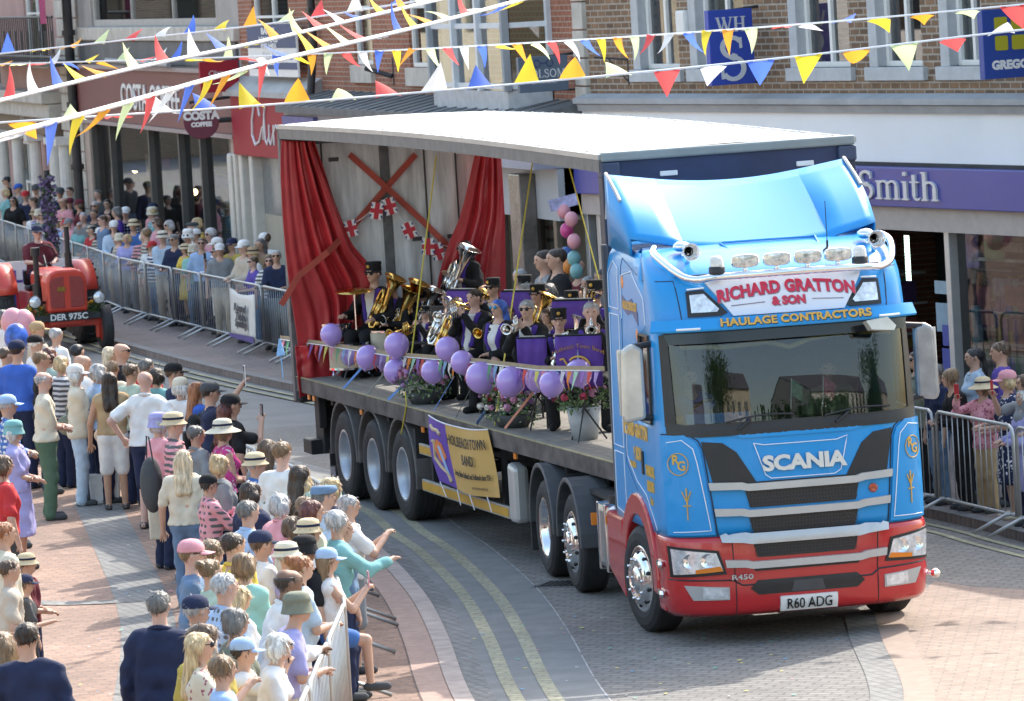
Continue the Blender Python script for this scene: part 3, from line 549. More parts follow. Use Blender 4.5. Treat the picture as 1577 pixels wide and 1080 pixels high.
# public house
J3=(Co.o.x+math.cos(aC)*L3,Co.o.y+math.sin(aC)*L3)
Pu=Fac(J3,aC,'public_house','pink rendered old inn with stone quoins, white columns and iron balcony'); L4=-26
m_pink=mat('pink render',(.42,.27,.25),.85,var=.1,scale=1)
ws=[(Pu.x(-30,100),Pu.x(0,100),3.0,7),(Pu.x(38,40),Pu.x(70,40),4.4,7),(Pu.x(20,260),Pu.x(62,260),.6,2.6)]
bm=BM(); wallgrid(bm,L4,0,0,8,ws); Pu.add('wall',bm,m_pink); shell(Pu,L4,-.02,8,8,m_pink)
for o in ws: sash(Pu,*o,.06,mull=2,bars=2,curtain='l')
bm=BM(); z=0;k=0; xq=Pu.x(98,150)
while z<7.9: bx(bm,xq-(.25 if k%2 else 0),-.02,-.06,.04,z,z+.4); z+=.43;k+=1
Pu.add('stone_quoins',bm,m_stone,bevel=.015)
zco=Pu.z(60,150,-.4); bm=BM(); bx(bm,L4,xq-.2,-.5,.05,zco-.15,zco+.12); bx(bm,L4,xq-.2,-.35,.05,zco-.5,zco-.16); Pu.add('cornice',bm,m_stone,bevel=.03)
zb2=Pu.z(60,185,-.3); bm=BM(); bx(bm,L4,xq-.3,-.2,.05,zb2-.35,zco-.52); Pu.add('signboard',bm,mat('brown wood board',(.16,.11,.07),.5,var=.2)); 
xm=Pu.x(38,180,-.3); text_obj('lettering','Shoppe',.42,lambda x,y,z:(xm+x,-.215+z,zb2-.22+y),m_stone,Pu.root,bold=.01,sx=2.2)
bm=BM()
for px in (85,100,55,28,5): x=Pu.x(px,240,-.25); tube(bm,[(x,-.25,0),(x,-.25,zb2-.4)],[.16,.14],12); bx(bm,x-.22,x+.22,-.47,-.03,zb2-.52,zb2-.36)
Pu.add('column',bm,mat('white column',(.66,.64,.6),.6,var=.08))
# iron balcony
zba,zbt=Pu.z(40,95,-.8),Pu.z(40,27,-.8); xa,xb=Pu.x(0,60,-.8)-6,Pu.x(82,60,-.8)
bm=BM(); bx(bm,xa,xb,-.85,0,zba-.1,zba); [tube(bm,[(xa,-.8,z),(xb,-.8,z)],.03) for z in (zba+.12,zbt)]
n=46
for i in range(n+1): x=xa+(xb-xa)*i/n; tube(bm,[(x,-.8,zba),(x,-.8,zbt)],.016,5)
for i in range(0,n,3): x=xa+(xb-xa)*(i+.5)/n; tube(bm,[(x+.1*math.cos(a*PI/5),-.8,zba+.45+.25*math.sin(a*PI/5)) for a in range(10)],.02,5,closed=True)
Pu.add('balcony',bm,m_pipe)
x0=Pu.x(62,12,-.85); bm=BM(); [quad(bm,(x0+i*.1,-.86-.03*math.sin(i*2),zbt-.15),(x0+i*.1+.1,-.86-.03*math.sin(i*2+2),zbt-.15),(x0+i*.1+.1,-.86-.03*math.sin(i*2+2),zbt+.9),(x0+i*.1,-.86-.03*math.sin(i*2),zbt+.9)) for i in range(8)]
Pu.add('pink_flag',bm,mat('magenta cloth',(.35,.06,.15),.8))
# ---------------- the opposite side of the street, behind the photographer (seen in the windscreen)
m_cream=mat('cream render',(.62,.56,.42),.8,var=.1,scale=1)
for i,(x,y,wd_,h_,mm,lab) in enumerate(((13,-7,11,13.5,m_cream,'cream rendered house with tall dark windows behind the viewer'),(35,-3,20,12,mat('pale stone render',(.6,.58,.52),.8,var=.1),'long pale stone terrace house across the road behind the viewer'),(62,6,24,11,mat('buff render',(.42,.37,.3),.85,var=.15),'buff rendered terrace far to the right behind the viewer'),(-14,-12,12,12,mb_br,'brown brick corner house to the left behind the viewer'))):
    b=Fac((x,y),PI,'house',lab); ops=[(k*2.4+.8-wd_/2,k*2.4+2.0-wd_/2,z,z+1.6) for k in range(int(wd_/2.4)) for z in (1.2,4.2,7.2,10.0) if z+1.7<h_]
    bm=BM(); wallgrid(bm,-wd_/2,wd_/2,0,h_,ops); b.add('wall',bm,mm); shell(b,-wd_/2,wd_/2,h_,8,mm)
    for o in ops: sash(b,*o,.06,bars=2)

for i,(x,y,a_,wd_,h_,mm,lab) in enumerate(((-34,75,R(90),40,9,mat('white render',(.7,.68,.64),.8),'long white rendered terrace added out of view on the left side of the street'),(-38,125,R(90),50,10,m_cream,'cream terrace added out of view further along the left side of the street'),(-30,172,0,60,11,mb_br,'brown brick block added out of view, closing the far end of the street'))):  # unseen buildings added to fill glass reflections; pale ones bounce light
    b=Fac((x,y),a_,'house',lab); ops=[(k*3+.8-wd_/2,k*3+2.0-wd_/2,z,z+1.6) for k in range(int(wd_/3)) for z in (1.2,4.2,7.0)]
    bm=BM(); wallgrid(bm,-wd_/2,wd_/2,0,h_,ops); b.add('wall',bm,mm); shell(b,-wd_/2,wd_/2,h_,8,mm); bm=BM(); bx(bm,-wd_/2+.3,wd_/2-.3,.2,.24,1,8.8); b.add('window_glass',bm,mat('dark panes',(.03,.035,.04),.1,var=.3,scale=.3))
# ================================================================ the lorry
PAINT=mat('blue coach paint',(.018,.275,.64),.32,var=.04,scale=.8,coat=.18,spec=.35); REDP=mat('red coach paint',(.5,.018,.022),.25,var=.05,scale=.8,coat=.6)
BLK=mat('black plastic',(.018,.018,.02),.45,var=.15,scale=9); CHR=mat('chrome',(.82,.83,.85),.08,1,var=0); SIL=mat('silver paint',(.48,.49,.49),.35,.35,var=.05)
RUB=mat('tyre rubber',(.028,.028,.03),.75,var=.25,scale=5,bump=.1); RIM=mat('silver wheel',(.50,.53,.57),.35,.5,var=.12,scale=4)
GOLD=mat('gold signwriting',(.62,.36,.06),.4,var=.05,scale=20); WLINE=mat('white coachline',(.8,.82,.85),.4,var=0); CHAS=mat('chassis black',(.02,.02,.022),.7,var=.3)
ORG=mat('amber lamp',(.75,.22,.02),.2,var=0); LENS=mat('headlamp glass',(.68,.7,.72),.06,.35,var=.35,scale=18,coat=1)
def wheel(par,x,y,r,wid,side,style='steel',steer=0,dual=False):
    wh=bpy.data.objects.new('wheel',None); COL.objects.link(wh); wh.parent=par; wh.location=(x,y,r); wh.rotation_euler=(0,0,steer); wh.empty_display_size=.2
    s=side; T=Matrix.Rotation(-s*PI/2,4,'X')  # lathe axis z -> outward (side=-1: -y)
    rr=.298; bm=BM(); hw=wid/2
    prof=[(rr,hw-.03),(rr+.02,hw-.005),(r*.72,hw+.004),(r*.86,hw),(r*.955,hw-.025),(r*.985,hw-.055)]
    k=5
    for i in range(k): 
        z=hw-.07-(wid-.14)*i/(k-1); prof+=[(r,z+.02),(r,z-.02)]
        if i<k-1: prof+=[(r-.014,z-.026),(r-.014,z-(wid-.14)/(k-1)+.026)]
    prof+=[(r*.97,-hw+.03),(r*.8,-hw),(rr,-hw+.03)]
    lathe(bm,prof,44,T)
    if dual:
        T2=Matrix.Translation((0,-s*(wid+.06),0))@T; lathe(bm,prof,44,T2)
    obj('tyre',bm,RUB,wh,smooth=True).data.set_sharp_from_angle(angle=R(40)) if hasattr(bpy.types.Mesh,'set_sharp_from_angle') else obj('tyre',bm,RUB,wh)
    bm=BM()
    if style=='steel': lathe(bm,[(rr+.012,hw-.012),(rr-.005,hw-.004),(rr-.022,hw-.02),(rr-.035,hw-.12),(rr-.05,hw-.2),(.19,hw-.225),(.12,hw-.2),(.115,hw-.13),(.1,hw-.11),(.001,hw-.105)],40,T)
    elif style=='front': lathe(bm,[(rr+.012,hw-.012),(rr-.005,hw-.002),(rr-.03,hw-.02),(rr-.05,hw+.01),(.2,hw+.045),(.165,hw+.05),(.15,hw+.035),(.11,hw+.04),(.1,hw+.055),(.001,hw+.06)],40,T)
    elif style=='deep': lathe(bm,[(rr+.012,hw-.012),(rr-.005,hw-.004),(rr-.03,hw-.03),(rr-.05,hw-.16),(.2,hw-.2),(.15,hw-.19),(.145,hw-.07),(.12,hw-.05),(.001,hw-.045)],40,T)
    RB=bm
    for a in range(10):
        zz={'front':hw+.035,'steel':hw-.215,'deep':hw-.185}[style]; rad=.16 if style!='front' else .19
        c=T@Vector((rad*math.cos(a*PI/5),rad*math.sin(a*PI/5),zz)); d=T@Vector((0,0,1)); tube(RB,[c,c+d*.03],[.016,.012],6,mi=1)
    if style!='steel':
        for a in range(10):
            c=T@Vector((.245*math.cos(a*PI/5+.3),.245*math.sin(a*PI/5+.3),hw+(.005 if style=='front' else -.17)))
            ball(RB,c,.022,6,4,mi=2)
    obj('rim',RB,[RIM if style=='steel' else CHR,CHR,BLK],wh,smooth=True)
    bm=BM(); tube(bm,[(0,-s*.05,0),(0,-s*(abs(y)),0)],.07,8); obj('axle',bm,CHAS,wh)
    return wh
CX,CY,CA=2.28030,46.32157,-1.390418
cab=empty('lorry_tractor_unit','bright blue and red articulated lorry cab with chrome light bar and gold signwriting','lorry',(CX,CY,0),CA)
PROF=[(1.0,1.215,.88,1.45),(1.1,1.216,.88,1.455),(1.25,1.217,.88,1.455),(1.5,1.215,.87,1.445),(1.8,1.212,.86,1.425),(1.95,1.21,.85,1.41),(1.99,1.208,.84,1.40),(2.2,1.205,.82,1.375),(2.4,1.2,.80,1.345),(2.6,1.197,.78,1.31),(2.79,1.193,.76,1.272),(2.9,1.19,.74,1.25),(3.0,1.19,.72,1.235),(3.15,1.187,.68,1.19),(3.26,1.185,.63,1.13),(3.33,1.18,.58,1.05),(3.40,1.17,.52,.93),(3.47,1.15,.42,.74),(3.53,1.11,.28,.45),(3.57,1.05,.05,.12)]
BPROF=[(.27,1.17,.84,1.40),(.31,1.2,.87,1.44),(.36,1.215,.88,1.465),(.55,1.228,.9,1.48),(.62,1.222,.89,1.468),(.66,1.226,.9,1.472),(.95,1.232,.91,1.482),(.985,1.225,.9,1.47),(1.0,1.215,.89,1.455)]
def pi_(P,z):
    z=max(P[0][0],min(P[-1][0],z))
    for a,b in zip(P,P[1:]):
        if z<=b[0]: t=(z-a[0])/(b[0]-a[0]); return [a[i]+(b[i]-a[i])*t for i in range(1,4)]
def fx(y,z):
    w_,xc,xf=pi_(PROF if z>=1.0 else BPROF,z); q=min(1,abs(y)/w_); return xc+(xf-xc)*max(0,1-q**3.1)**(1/3.1)
def fs(y,z,o=0):
    """front skin of the cab: across, height, distance proud"""
    h=.01; dy=(fx(y+h,z)-fx(y-h,z))/(2*h); dz=(fx(y,z+h)-fx(y,z-h))/(2*h)
    n=Vector((1,-max(-6,min(6,dy)),-max(-1.5,min(1.5,dz)))).normalized(); return Vector((fx(y,z),y,z))+n*o
def ss(x,z,o=0,side=-1): return Vector((x,side*(pi_(PROF if z>=1 else BPROF,z)[0]+o),z))
def shellmesh(P,fr,xs,skip=None):
    bm=BM(); rows=[]
    for z,w_,xc,xf in P:
        pts=[]
        for sgn in (-1,1):
            half=[(x if x<xc else xc,sgn*w_) for x in xs]+[(fx(sgn*q*w_,z) if True else 0,sgn*q*w_) for q in fr]
            pts.append(half)
        line=pts[0]+[(xf,0)]+pts[1][::-1]; rows.append([bm.verts.new((x,y,z)) for x,y in line])
    for j in range(len(rows)-1):
        zc=(P[j][0]+P[j+1][0])/2
        for i in range(len(rows[0])-1):
            q=[rows[j][i],rows[j][i+1],rows[j+1][i+1],rows[j+1][i]]; c=sum((v.co for v in q),Vector())/4
            if skip and skip(c,zc,i): continue
            if len({tuple(round(k,4) for k in v.co) for v in q})==4:
                bm.faces.new(q)
    return bm,rows
FR=[.998,.99,.975,.95,.92,.88,.83,.77,.7,.6,.45,.25]; XS=[-1.0,-.6,-.2,.1,.37,.6,.82]
def isscreen(c,zc): return 1.99<zc<2.79 and c.x>.9 and abs(c.y)<1.148
def iswin(c,zc): return 2.0<zc<2.79 and .37<c.x<.80 and abs(c.y)>1.15
bm,rows=shellmesh(PROF,FR,XS,lambda c,zc,i:isscreen(c,zc) or iswin(c,zc))
top=rows[-1]; bm.faces.new(top); 
for j in range(len(rows)-1): bm.faces.new((rows[j][0],rows[j+1][0],rows[j+1][-1],rows[j][-1]))
bmesh.ops.recalc_face_normals(bm,faces=bm.faces[:])
o=obj('cab_body',bm,PAINT,cab,smooth=True); 
def sharp(o,a=38):
    o.data.set_sharp_from_angle(angle=R(a)); return o
sharp(o,50); md=o.modifiers.new('thick','SOLIDIFY'); md.thickness=.03; md.offset=-1
# patch on a skin
def patch(name,poly,m,f=fs,o=.006,o0=-.004,par=None,mx=.09,smooth=True,mi=None):
    bm=BM(); bm.faces.new([bm.verts.new((u,v,0)) for u,v in poly]); bmesh.ops.triangulate(bm,faces=bm.faces[:])
    for _ in range(5):
        le=[e for e in bm.edges if e.calc_length()>mx]
        if not le: break
        bmesh.ops.subdivide_edges(bm,edges=le,cuts=1); bmesh.ops.triangulate(bm,faces=[q for q in bm.faces if len(q.verts)>3])
    be=[e for e in bm.edges if len(e.link_faces)==1]; uv={v:(v.co.x,v.co.y) for v in bm.verts}; low={}
    for e in be:
        for v in e.verts:
            if v not in low: low[v]=bm.verts.new(f(*uv[v],o0))
    for v,(a,b) in uv.items(): v.co=f(a,b,o)
    for e in be: a,b=e.verts; bm.faces.new((a,b,low[b],low[a]))
    bmesh.ops.recalc_face_normals(bm,faces=bm.faces[:])
    ob=obj(name,bm,m,par or cab,smooth=smooth); sharp(ob,35); return ob
def stripe(name,pts,f=fs,r=.0045,m=WLINE,par=None,o=.006,closed=False):
    P=[Vector(p) for p in pts]
    if closed: P.append(P[0])
    out=[]
    for a,b in zip(P,P[1:]):
        n=max(1,int((b-a).length/.06)); out+=[f(*(a+(b-a)*i/n),o) for i in range(n)]
    out.append(f(*P[-1],o)); bm=BM(); tube(bm,out,r,5); return obj(name,bm,m,par or cab)
# ---- red bumper
bm,rows=shellmesh(BPROF,FR,[.74,.8,.86]); bmesh.ops.recalc_face_normals(bm,faces=bm.faces[:]); bp=sharp(obj('bumper',bm,REDP,cab,smooth=True),45); md=bp.modifiers.new('t','SOLIDIFY'); md.thickness=.04; md.offset=-1
stripe('panel_gap',[(-1.2,.615),(-.68,.60),(-.6,.55),(.6,.55),(.68,.60),(1.2,.615)],r=.008,m=BLK,par=bp,o=.001)
for s in (-1,1): stripe('panel_gap',[(s*.68,.98),(s*.66,.6),(s*.66,.28)],r=.005,m=BLK,par=bp,o=.001)
# ---- lamps
for s in (-1,1):
    P=[(s*1.205,.925),(s*.80,.875),(s*.735,.66),(s*1.19,.64)]
    h=patch('headlight',P,BLK,o=.012); Q=[(s*1.18,.90),(s*.82,.855),(s*.765,.69),(s*1.165,.665)]; patch('lamp_glass',Q,LENS,o=.02,par=h)
    patch('turn_lamp',[(s*1.0,.71),(s*.79,.735),(s*.765,.69),(s*1.0,.674)],ORG,o=.024,par=h)
    bm=BM()
    for yy in (s*1.05,s*.9): lathe(bm,[(.0,.0),(.04,.006),(.065,.02)],16,Matrix.Translation(fs(yy,.79,.012))@Matrix.Rotation(PI/2,4,'Y'))
    obj('reflector',bm,CHR,h,smooth=True)
    h=patch('fog_light',[(s*1.10,.565),(s*.72,.54),(s*.72,.425),(s*1.03,.43)],SIL,o=.012); patch('lamp_glass',[(s*.95,.545),(s*.735,.53),(s*.735,.44),(s*.95,.443)],LENS,o=.018,par=h)
    # upper lamps
    P=[(s*.895,3.20),(s*.74,3.21),(s*.545,3.0),(s*.60,2.975),(s*.90,2.975)]; h=patch('roof_lamp',P,BLK,o=.012)
    patch('lamp_glass',[(s*.865,3.165),(s*.74,3.17),(s*.62,3.035),(s*.64,3.01),(s*.865,3.01)],LENS,o=.02,par=h)
    stripe('lamp_trim',[(s*.88,3.215),(s*.73,3.222)],r=.008,m=WLINE,par=h,o=.014)
# ---- grille
patch('upper_grille',[(-.885,1.86),(-.70,1.84),(-.58,1.75),(-.42,1.475),(-.40,1.44),(-.80,1.44)],BLK,o=.008)
patch('upper_grille',[(.885,1.86),(.70,1.84),(.58,1.75),(.42,1.475),(.40,1.44),(.80,1.44)],BLK,o=.008)
mesh_m=brickmat('grille mesh',(.012,.012,.013),(.016,.016,.017),(.055,.055,.06),.05,.028,.006,'xz',0,dirt=.1)
patch('grille_gap',[(-.42,1.475),(.42,1.475),(.44,1.44),(-.44,1.44)],BLK,o=.006)
for z0,z1,hw_ in ((1.415,1.245,.53),(1.18,1.01,.51),(.945,.795,.49)):
    g=patch('grille_opening',[(-hw_,z0),(hw_,z0),(hw_-.04,z1),(-hw_+.04,z1)],BLK,o=.012)
    bm=BM()
    for i in range(int(hw_/.03)): 
        for s in (-1,1):
            y=s*(i*.03+.015); zz=[z1+.012+(z0-z1-.024)*k/6 for k in range(7)]
            tube(bm,[fs(y+(.008 if k%2 else -.008),z,.016) for k,z in enumerate(zz)],.0028,4,False)
    for k in range(5): z=z1+(z0-z1)*(k+.5)/5; tube(bm,[fs(-hw_+.05+(2*hw_-.1)*t/10,z,.014) for t in range(11)],.0025,4,False)
    obj('grille_mesh',bm,mat('grille grey',(.05,.05,.055),.5,var=0),g)
for z,hw_ in ((1.45,.845),(1.215,.81),(.975,.775),(.75,.745)):
    patch('silver_bar',[(-hw_,z+.04),(-.55,z+.028),(-.5,z+.012),(.5,z+.012),(.55,z+.028),(hw_,z+.04),(hw_-.01,z-.028),(.58,z-.035),(.5,z-.052),(-.5,z-.052),(-.58,z-.035),(-hw_+.01,z-.028)],SIL,o=.05,o0=.0)
patch('lower_grille',[(-.5,.72),(.5,.72),(.48,.67),(-.48,.67)],BLK,o=.012)
g=patch('lower_grille',[(-.53,.515),(-.46,.585),(.46,.585),(.53,.515),(.46,.455),(-.46,.455)],BLK,o=.01); patch('sensor_cover',[(-.13,.56),(.13,.56),(.16,.462),(-.16,.462)],mat('grey sensor',(.06,.06,.065),.5),o=.016,par=g)
for s in (-1,1): patch('corner_panel',[(s*1.19,1.92),(s*1.02,1.925),(s*.93,1.86),(s*.895,1.78),(s*.81,1.02),(s*1.18,1.02)],PAINT,o=.02,o0=0)
# lettering
def ft(name,s,size,y0,z0,m,o=.02,curve=None,**k):
    return text_obj(name,s,size,lambda x,y,z:fs(y0+x,z0+y+(curve(x) if curve else 0),o+z),m,cab,**k)
ft('badge','SCANIA',.183,.03,1.568,mat('silver badge',(.66,.67,.66),.3,.3,var=0),o=.02,bold=.0085,depth=.016,sx=1.2,spacing=.98)
ft('badge','R450',.075,-.60,.60,SIL,o=.024,bold=.0012,depth=.01,sx=1.25)
pl=patch('number_plate',[(-.265,.425),(.265,.425),(.265,.305),(-.265,.305)],mat('plate white',(.8,.8,.78),.35,var=0),o=.03,o0=-.01)
text_obj('plate_text','R60 ADG',.108,lambda x,y,z:fs(x,.328+y,.045+z),mat('plate black',(.01,.01,.01),.5,var=0),pl,bold=.0012,sx=.98,depth=.003)
bm=BM(); lathe(bm,[(0,.0),(.03,.008),(.042,0)],20,Matrix.Translation(fs(.66,1.335,.014))@Matrix.Rotation(PI/2,4,'Y')); obj('emblem',bm,mat('emblem red gold',(.4,.1,.06),.4,.4,var=.8,scale=60),cab)
hl=patch('name_board',[(-.72,3.275),(.74,3.275),(.53,2.965),(-.5,2.965)],mat('name board white',(.74,.76,.82),.4,var=.02),o=.03,o0=0)
REDL=mat('red lettering',(.6,.02,.06),.4,var=0)
cv=lambda x:-.055*(x/.62)**2
for oo,mm,d in ((.032,mat('lettering shadow',(.25,.2,.25),.6,var=0),.008),(.037,REDL,0)):
    text_obj('name_lettering','RICHARD GRATTON',.135,lambda x,y,z:fs(x+.01+d,3.145+y+cv(x)-d,oo+z),mm,hl,bold=.006,sx=.98,depth=.003,spacing=1.04)
    text_obj('name_lettering','& SON',.1,lambda x,y,z:fs(x+.02+d,3.035+y-d,oo+z),mm,hl,bold=.005,sx=1.05,depth=.003)
for s in (-1,1): stripe('rule_line',[(s*.22+.02,3.065),(s*.52+.01,3.05)],r=.004,m=MATS['lettering shadow'],par=hl,o=.034)
# visor
vp=[];
bm=BM(); N=34
sec=lambda y:[fs(y,2.955,.02),fs(y,2.95,.10),fs(y,2.845,.135),fs(y,2.83,.125),fs(y,2.835,.02)]
rows=[[bm.verts.new(p) for p in sec(-1.135+2.27*i/N)] for i in range(N+1)]
for A,B in zip(rows,rows[1:]):
    for k in range(5): bm.faces.new((A[k],B[k],B[(k+1)%5],A[(k+1)%5]))
bm.faces.new(rows[0]); bm.faces.new(rows[-1][::-1]); bmesh.ops.recalc_face_normals(bm,faces=bm.faces[:])
vis=sharp(obj('sun_visor',bm,PAINT,cab,smooth=True),30)
for oo,mm,d in ((.123,BLK,.006),(.127,GOLD,0)): text_obj('visor_lettering','HAULAGE CONTRACTORS',.105,lambda x,y,z:fs(x+.05+d,2.865+y-d,oo+z+.012*(1-y/.07)),mm,vis,bold=.004,sx=1.05,depth=.003,spacing=1.03)
for s in (-1,1): stripe('marker_lamp',[(s*.80,2.853),(s*.98,2.853)],r=.011,m=WLINE,par=vis,o=.137)
patch('visor_shade',[(-1.09,2.835),(1.09,2.835),(1.06,2.73),(-1.06,2.73)],mat('smoked visor',(.012,.014,.016),.12,var=0),o=.07,o0=.062)
# windscreen
bm=BM(); ZS=[1.985+.805*i/10 for i in range(11)]; g=[[bm.verts.new(fs(y,z,.004)) for y in [-1.14+2.28*k/40 for k in range(41)]] for z in ZS]
for A,B in zip(g,g[1:]):
    for k in range(40): bm.faces.new((A[k],A[k+1],B[k+1],B[k]))
m_ws=glassmat('windscreen glass',(.5,.56,.54),.03,.0); ws=obj('windscreen',bm,m_ws,cab,smooth=True)
patch('screen_surround',[(-1.15,2.04),(-1.0,2.015),(1.0,2.015),(1.15,2.04),(1.15,1.93),(.9,1.90),(-.9,1.90),(-1.15,1.93)],BLK,o=.014)
for s in (-1,1): patch('screen_pillar',[(s*1.075,2.0),(s*1.155,2.0),(s*1.145,2.82),(s*1.085,2.82)],BLK,o=.012)
for y0 in (-.55,.35):
    bm=BM(); tube(bm,[fs(y0,1.95,.03),fs(y0+.12,2.035,.045)],.014,6); tube(bm,[fs(y0-.1+.62*t/8,2.02+.03*math.sin(t/8*3)+.004*t,.03) for t in range(9)],.009,5); obj('wiper',bm,BLK,cab)
patch('scarf_panel',[(-.62,1.905),(.62,1.905),(.5,1.87),(-.5,1.87)],PAINT,o=.014)
# cab interior
bm=BM(); bx(bm,-.9,-.86,-1.15,1.15,1.1,3.4); obj('rear_trim',bm,mat('cab trim',(.06,.06,.07),.9,var=.2),cab)
bm=BM(); bx(bm,.72,1.12,-1.1,1.1,1.5,1.98); obj('dashboard',bm,BLK,cab,bevel=.05)
bm=BM()
for s in (-1,1): bx(bm,-.35,.2,s*.65-.26,s*.65+.26,1.45,1.62); bx(bm,-.4,-.25,s*.65-.25,s*.65+.25,1.6,2.45); bx(bm,-.4,-.3,s*.65-.13,s*.65+.13,2.46,2.65)
obj('cab_seats',bm,mat('seat cloth',(.05,.055,.07),.95,var=.2),cab,bevel=.04)
bm=BM(); tube(bm,[(.62+.09*math.sin(a*PI/8),-.62+.22*math.cos(a*PI/8),1.98+.2*math.sin(a*PI/8)) for a in range(16)],.018,6,closed=True); tube(bm,[(.62,-.62,1.98),(.85,-.62,1.8)],.03); obj('steering_wheel',bm,BLK,cab)
stripe('yellow_fringe',[(-1.0,2.72),(-.6,2.70),(-.2,2.72),(.0,2.66),(.2,2.72),(.6,2.76),(1.0,2.72)],r=.028,m=mat('gold fringe',(.5,.4,.12),.7),o=-.05)
patch('dash_card',[(-1.0,2.11),(-.42,2.11),(-.42,2.02),(-1.0,2.02)],mat('blue dash card',(.08,.25,.62),.4),o=-.03,o0=-.034)
for yy,c,k in ((-.02,(.1,.3,.2),0),(.28,(.45,.1,.14),1)):
    bm=BM(); p=fs(yy,2.1,-.12); tube(bm,[p,p+Vector((0,.02,.28))],.006,5)
    quad(bm,p+Vector((0,.02,.28)),p+Vector((0,.12,.2)),p+Vector((0,.11,.06)),p+Vector((0,.02,.12)),mi=1); obj('desk_flag',bm,[WHITE,mat('little flag %d'%k,c,.7,var=.6,scale=30)],cab)
# side windows, door lines
for s in (-1,1):
    patch('door_window',[(.375,2.02),(.80,2.02),(.78,2.79),(.375,2.79)],m_ws if s>0 else glassmat('open door glass',(.8,.85,.85),.02),f=lambda x,z,o,s=s:ss(x,z,o,s),o=-.004,o0=-.008)
    stripe('window_frame',[(.375,2.01),(.8,2.01),(.8,2.02),(.775,2.8),(.375,2.8)],f=lambda x,z,o,s=s:ss(x,z,o,s),r=.017,m=BLK,closed=True)
    f=lambda x,z,o,s=s:ss(x,z,o,s)
    stripe('coachline',[(-.93,1.08),(-.93,1.62),(-.52,1.62),(-.5,1.15),(-.62,1.05)],f=f,closed=True); stripe('coachline',[(-.93,1.68),(-.93,2.92),(-.5,2.92),(-.5,1.68)],f=f,closed=True)
    stripe('coachline',[(-.93,2.98),(-.93,3.3),(-.75,3.42),(-.5,3.36),(-.5,2.98)],f=f,closed=True)
    stripe('coachline',[(.36,3.34),(-.38,3.46),(-.42,1.55),(.0,1.33),(.5,1.25),(.8,.99)],f=f,m=mat('door shut line',(.02,.08,.2),.5,var=0),r=.005,o=.001)
    stripe('coachline',[(-.36,2.9),(-.36,3.3),(.1,3.36),(.62,3.14),(.68,2.9)],f=f); stripe('coachline',[(-.36,1.9),(-.36,1.62),(.02,1.42),(.42,1.32),(.7,1.12),(.82,1.03)],f=f)
    stripe('coachline',[(s*1.15,1.86),(s*1.04,1.88),(s*.955,1.80),(s*.93,1.68),(s*.845,1.06),(s*1.14,1.05)],o=.026)
    # monogram in a gold ring on the corner
    c=(s*1.075,1.665); stripe('monogram_ring',[(c[0]+.075*math.cos(a*PI/9),c[1]+.1*math.sin(a*PI/9)) for a in range(18)],r=.005,m=GOLD,o=.026,closed=True)
    for ch,dx,dz in (('R',-.022,.0),('G',.022,-.055)): text_obj('monogram',ch,.12,lambda x,y,z:fs(c[0]+dx+x*.75,c[1]+dz+y,.024+z),GOLD,cab,bold=.003,depth=.004)
    stripe('wheat_sheaf',[(s*1.03-.035,1.42),(s*1.03,1.32),(s*1.03,1.16)],r=.006,m=GOLD,o=.026); stripe('wheat_sheaf',[(s*1.03+.035,1.42),(s*1.03,1.32)],r=.006,m=GOLD,o=.026); stripe('wheat_sheaf',[(s*1.03,1.45),(s*1.03,1.3)],r=.008,m=GOLD,o=.026); stripe('wheat_sheaf',[(s*1.03-.03,1.29),(s*1.03+.03,1.29)],r=.006,m=GOLD,o=.026)
stripe('bonnet_line',[(-.42,1.82),(-.33,1.8),(.35,1.8),(.45,1.83),(.37,1.53),(.31,1.495),(-.28,1.495),(-.33,1.53)],closed=True,o=.008)
def st(s,size,x0,z0,m,**k): return text_obj('door_lettering',s,size,lambda x,y,z:ss(x0+x,z0+y,.004+z),m,cab,**k)
st('RICHARD GRATTON',.17,.05,1.83,GOLD,bold=.009,sx=.66); st('& SON',.16,.1,1.62,GOLD,bold=.009,sx=.7); st('01406 380060',.08,-.13,1.53,GOLD,bold=.002,sx=.62); st('WHAPLODE,',.13,.62,1.51,GOLD,bold=.006,sx=.5); st('SPALDING',.13,.62,1.37,GOLD,bold=.006,sx=.5); st('Lincs',.1,.64,1.25,GOLD,bold=.003,sx=.6,shear=.3)
rb=stripe('ribbon_scroll',[(-.34,3.13),(-.1,3.08),(.1,3.12),(.36,3.0),(.36,2.86),(.1,2.98),(-.1,2.94),(-.34,2.99)],r=.008,m=GOLD,closed=True); patch('ribbon_panel',[(-.33,3.12),(-.1,3.07),(.1,3.11),(.35,2.99),(.35,2.87),(.1,2.98),(-.1,2.945),(-.33,3.0)],mat('dark blue ribbon',(.02,.06,.2),.4),f=ss,o=.004)
st('HAULAGE CONTRACTORS',.105,.0,3.0,GOLD,bold=.004,sx=.48)
for x,z in ((-.3,3.24),(.28,2.78)):
    bm=BM(); ball(bm,ss(x,z,0),(.05,.01,.06),12,8); obj('rose_emblem',bm,mat('orange rose',(.75,.28,.1),.5,var=.3,scale=40),cab)
bm=BM(); bx(bm,.3,.36,-1.232,-1.21,1.5,1.72); obj('door_handle',bm,BLK,cab,bevel=.01)
# rear collar edge
bm=BM(); [bx(bm,-1.06,-1.0,s*1.19-.03,s*1.19+.03,1.05,3.56) for s in (-1,1)]; obj('collar_edge',bm,mat('grey rubber edge',(.09,.09,.095),.7),cab,bevel=.015)
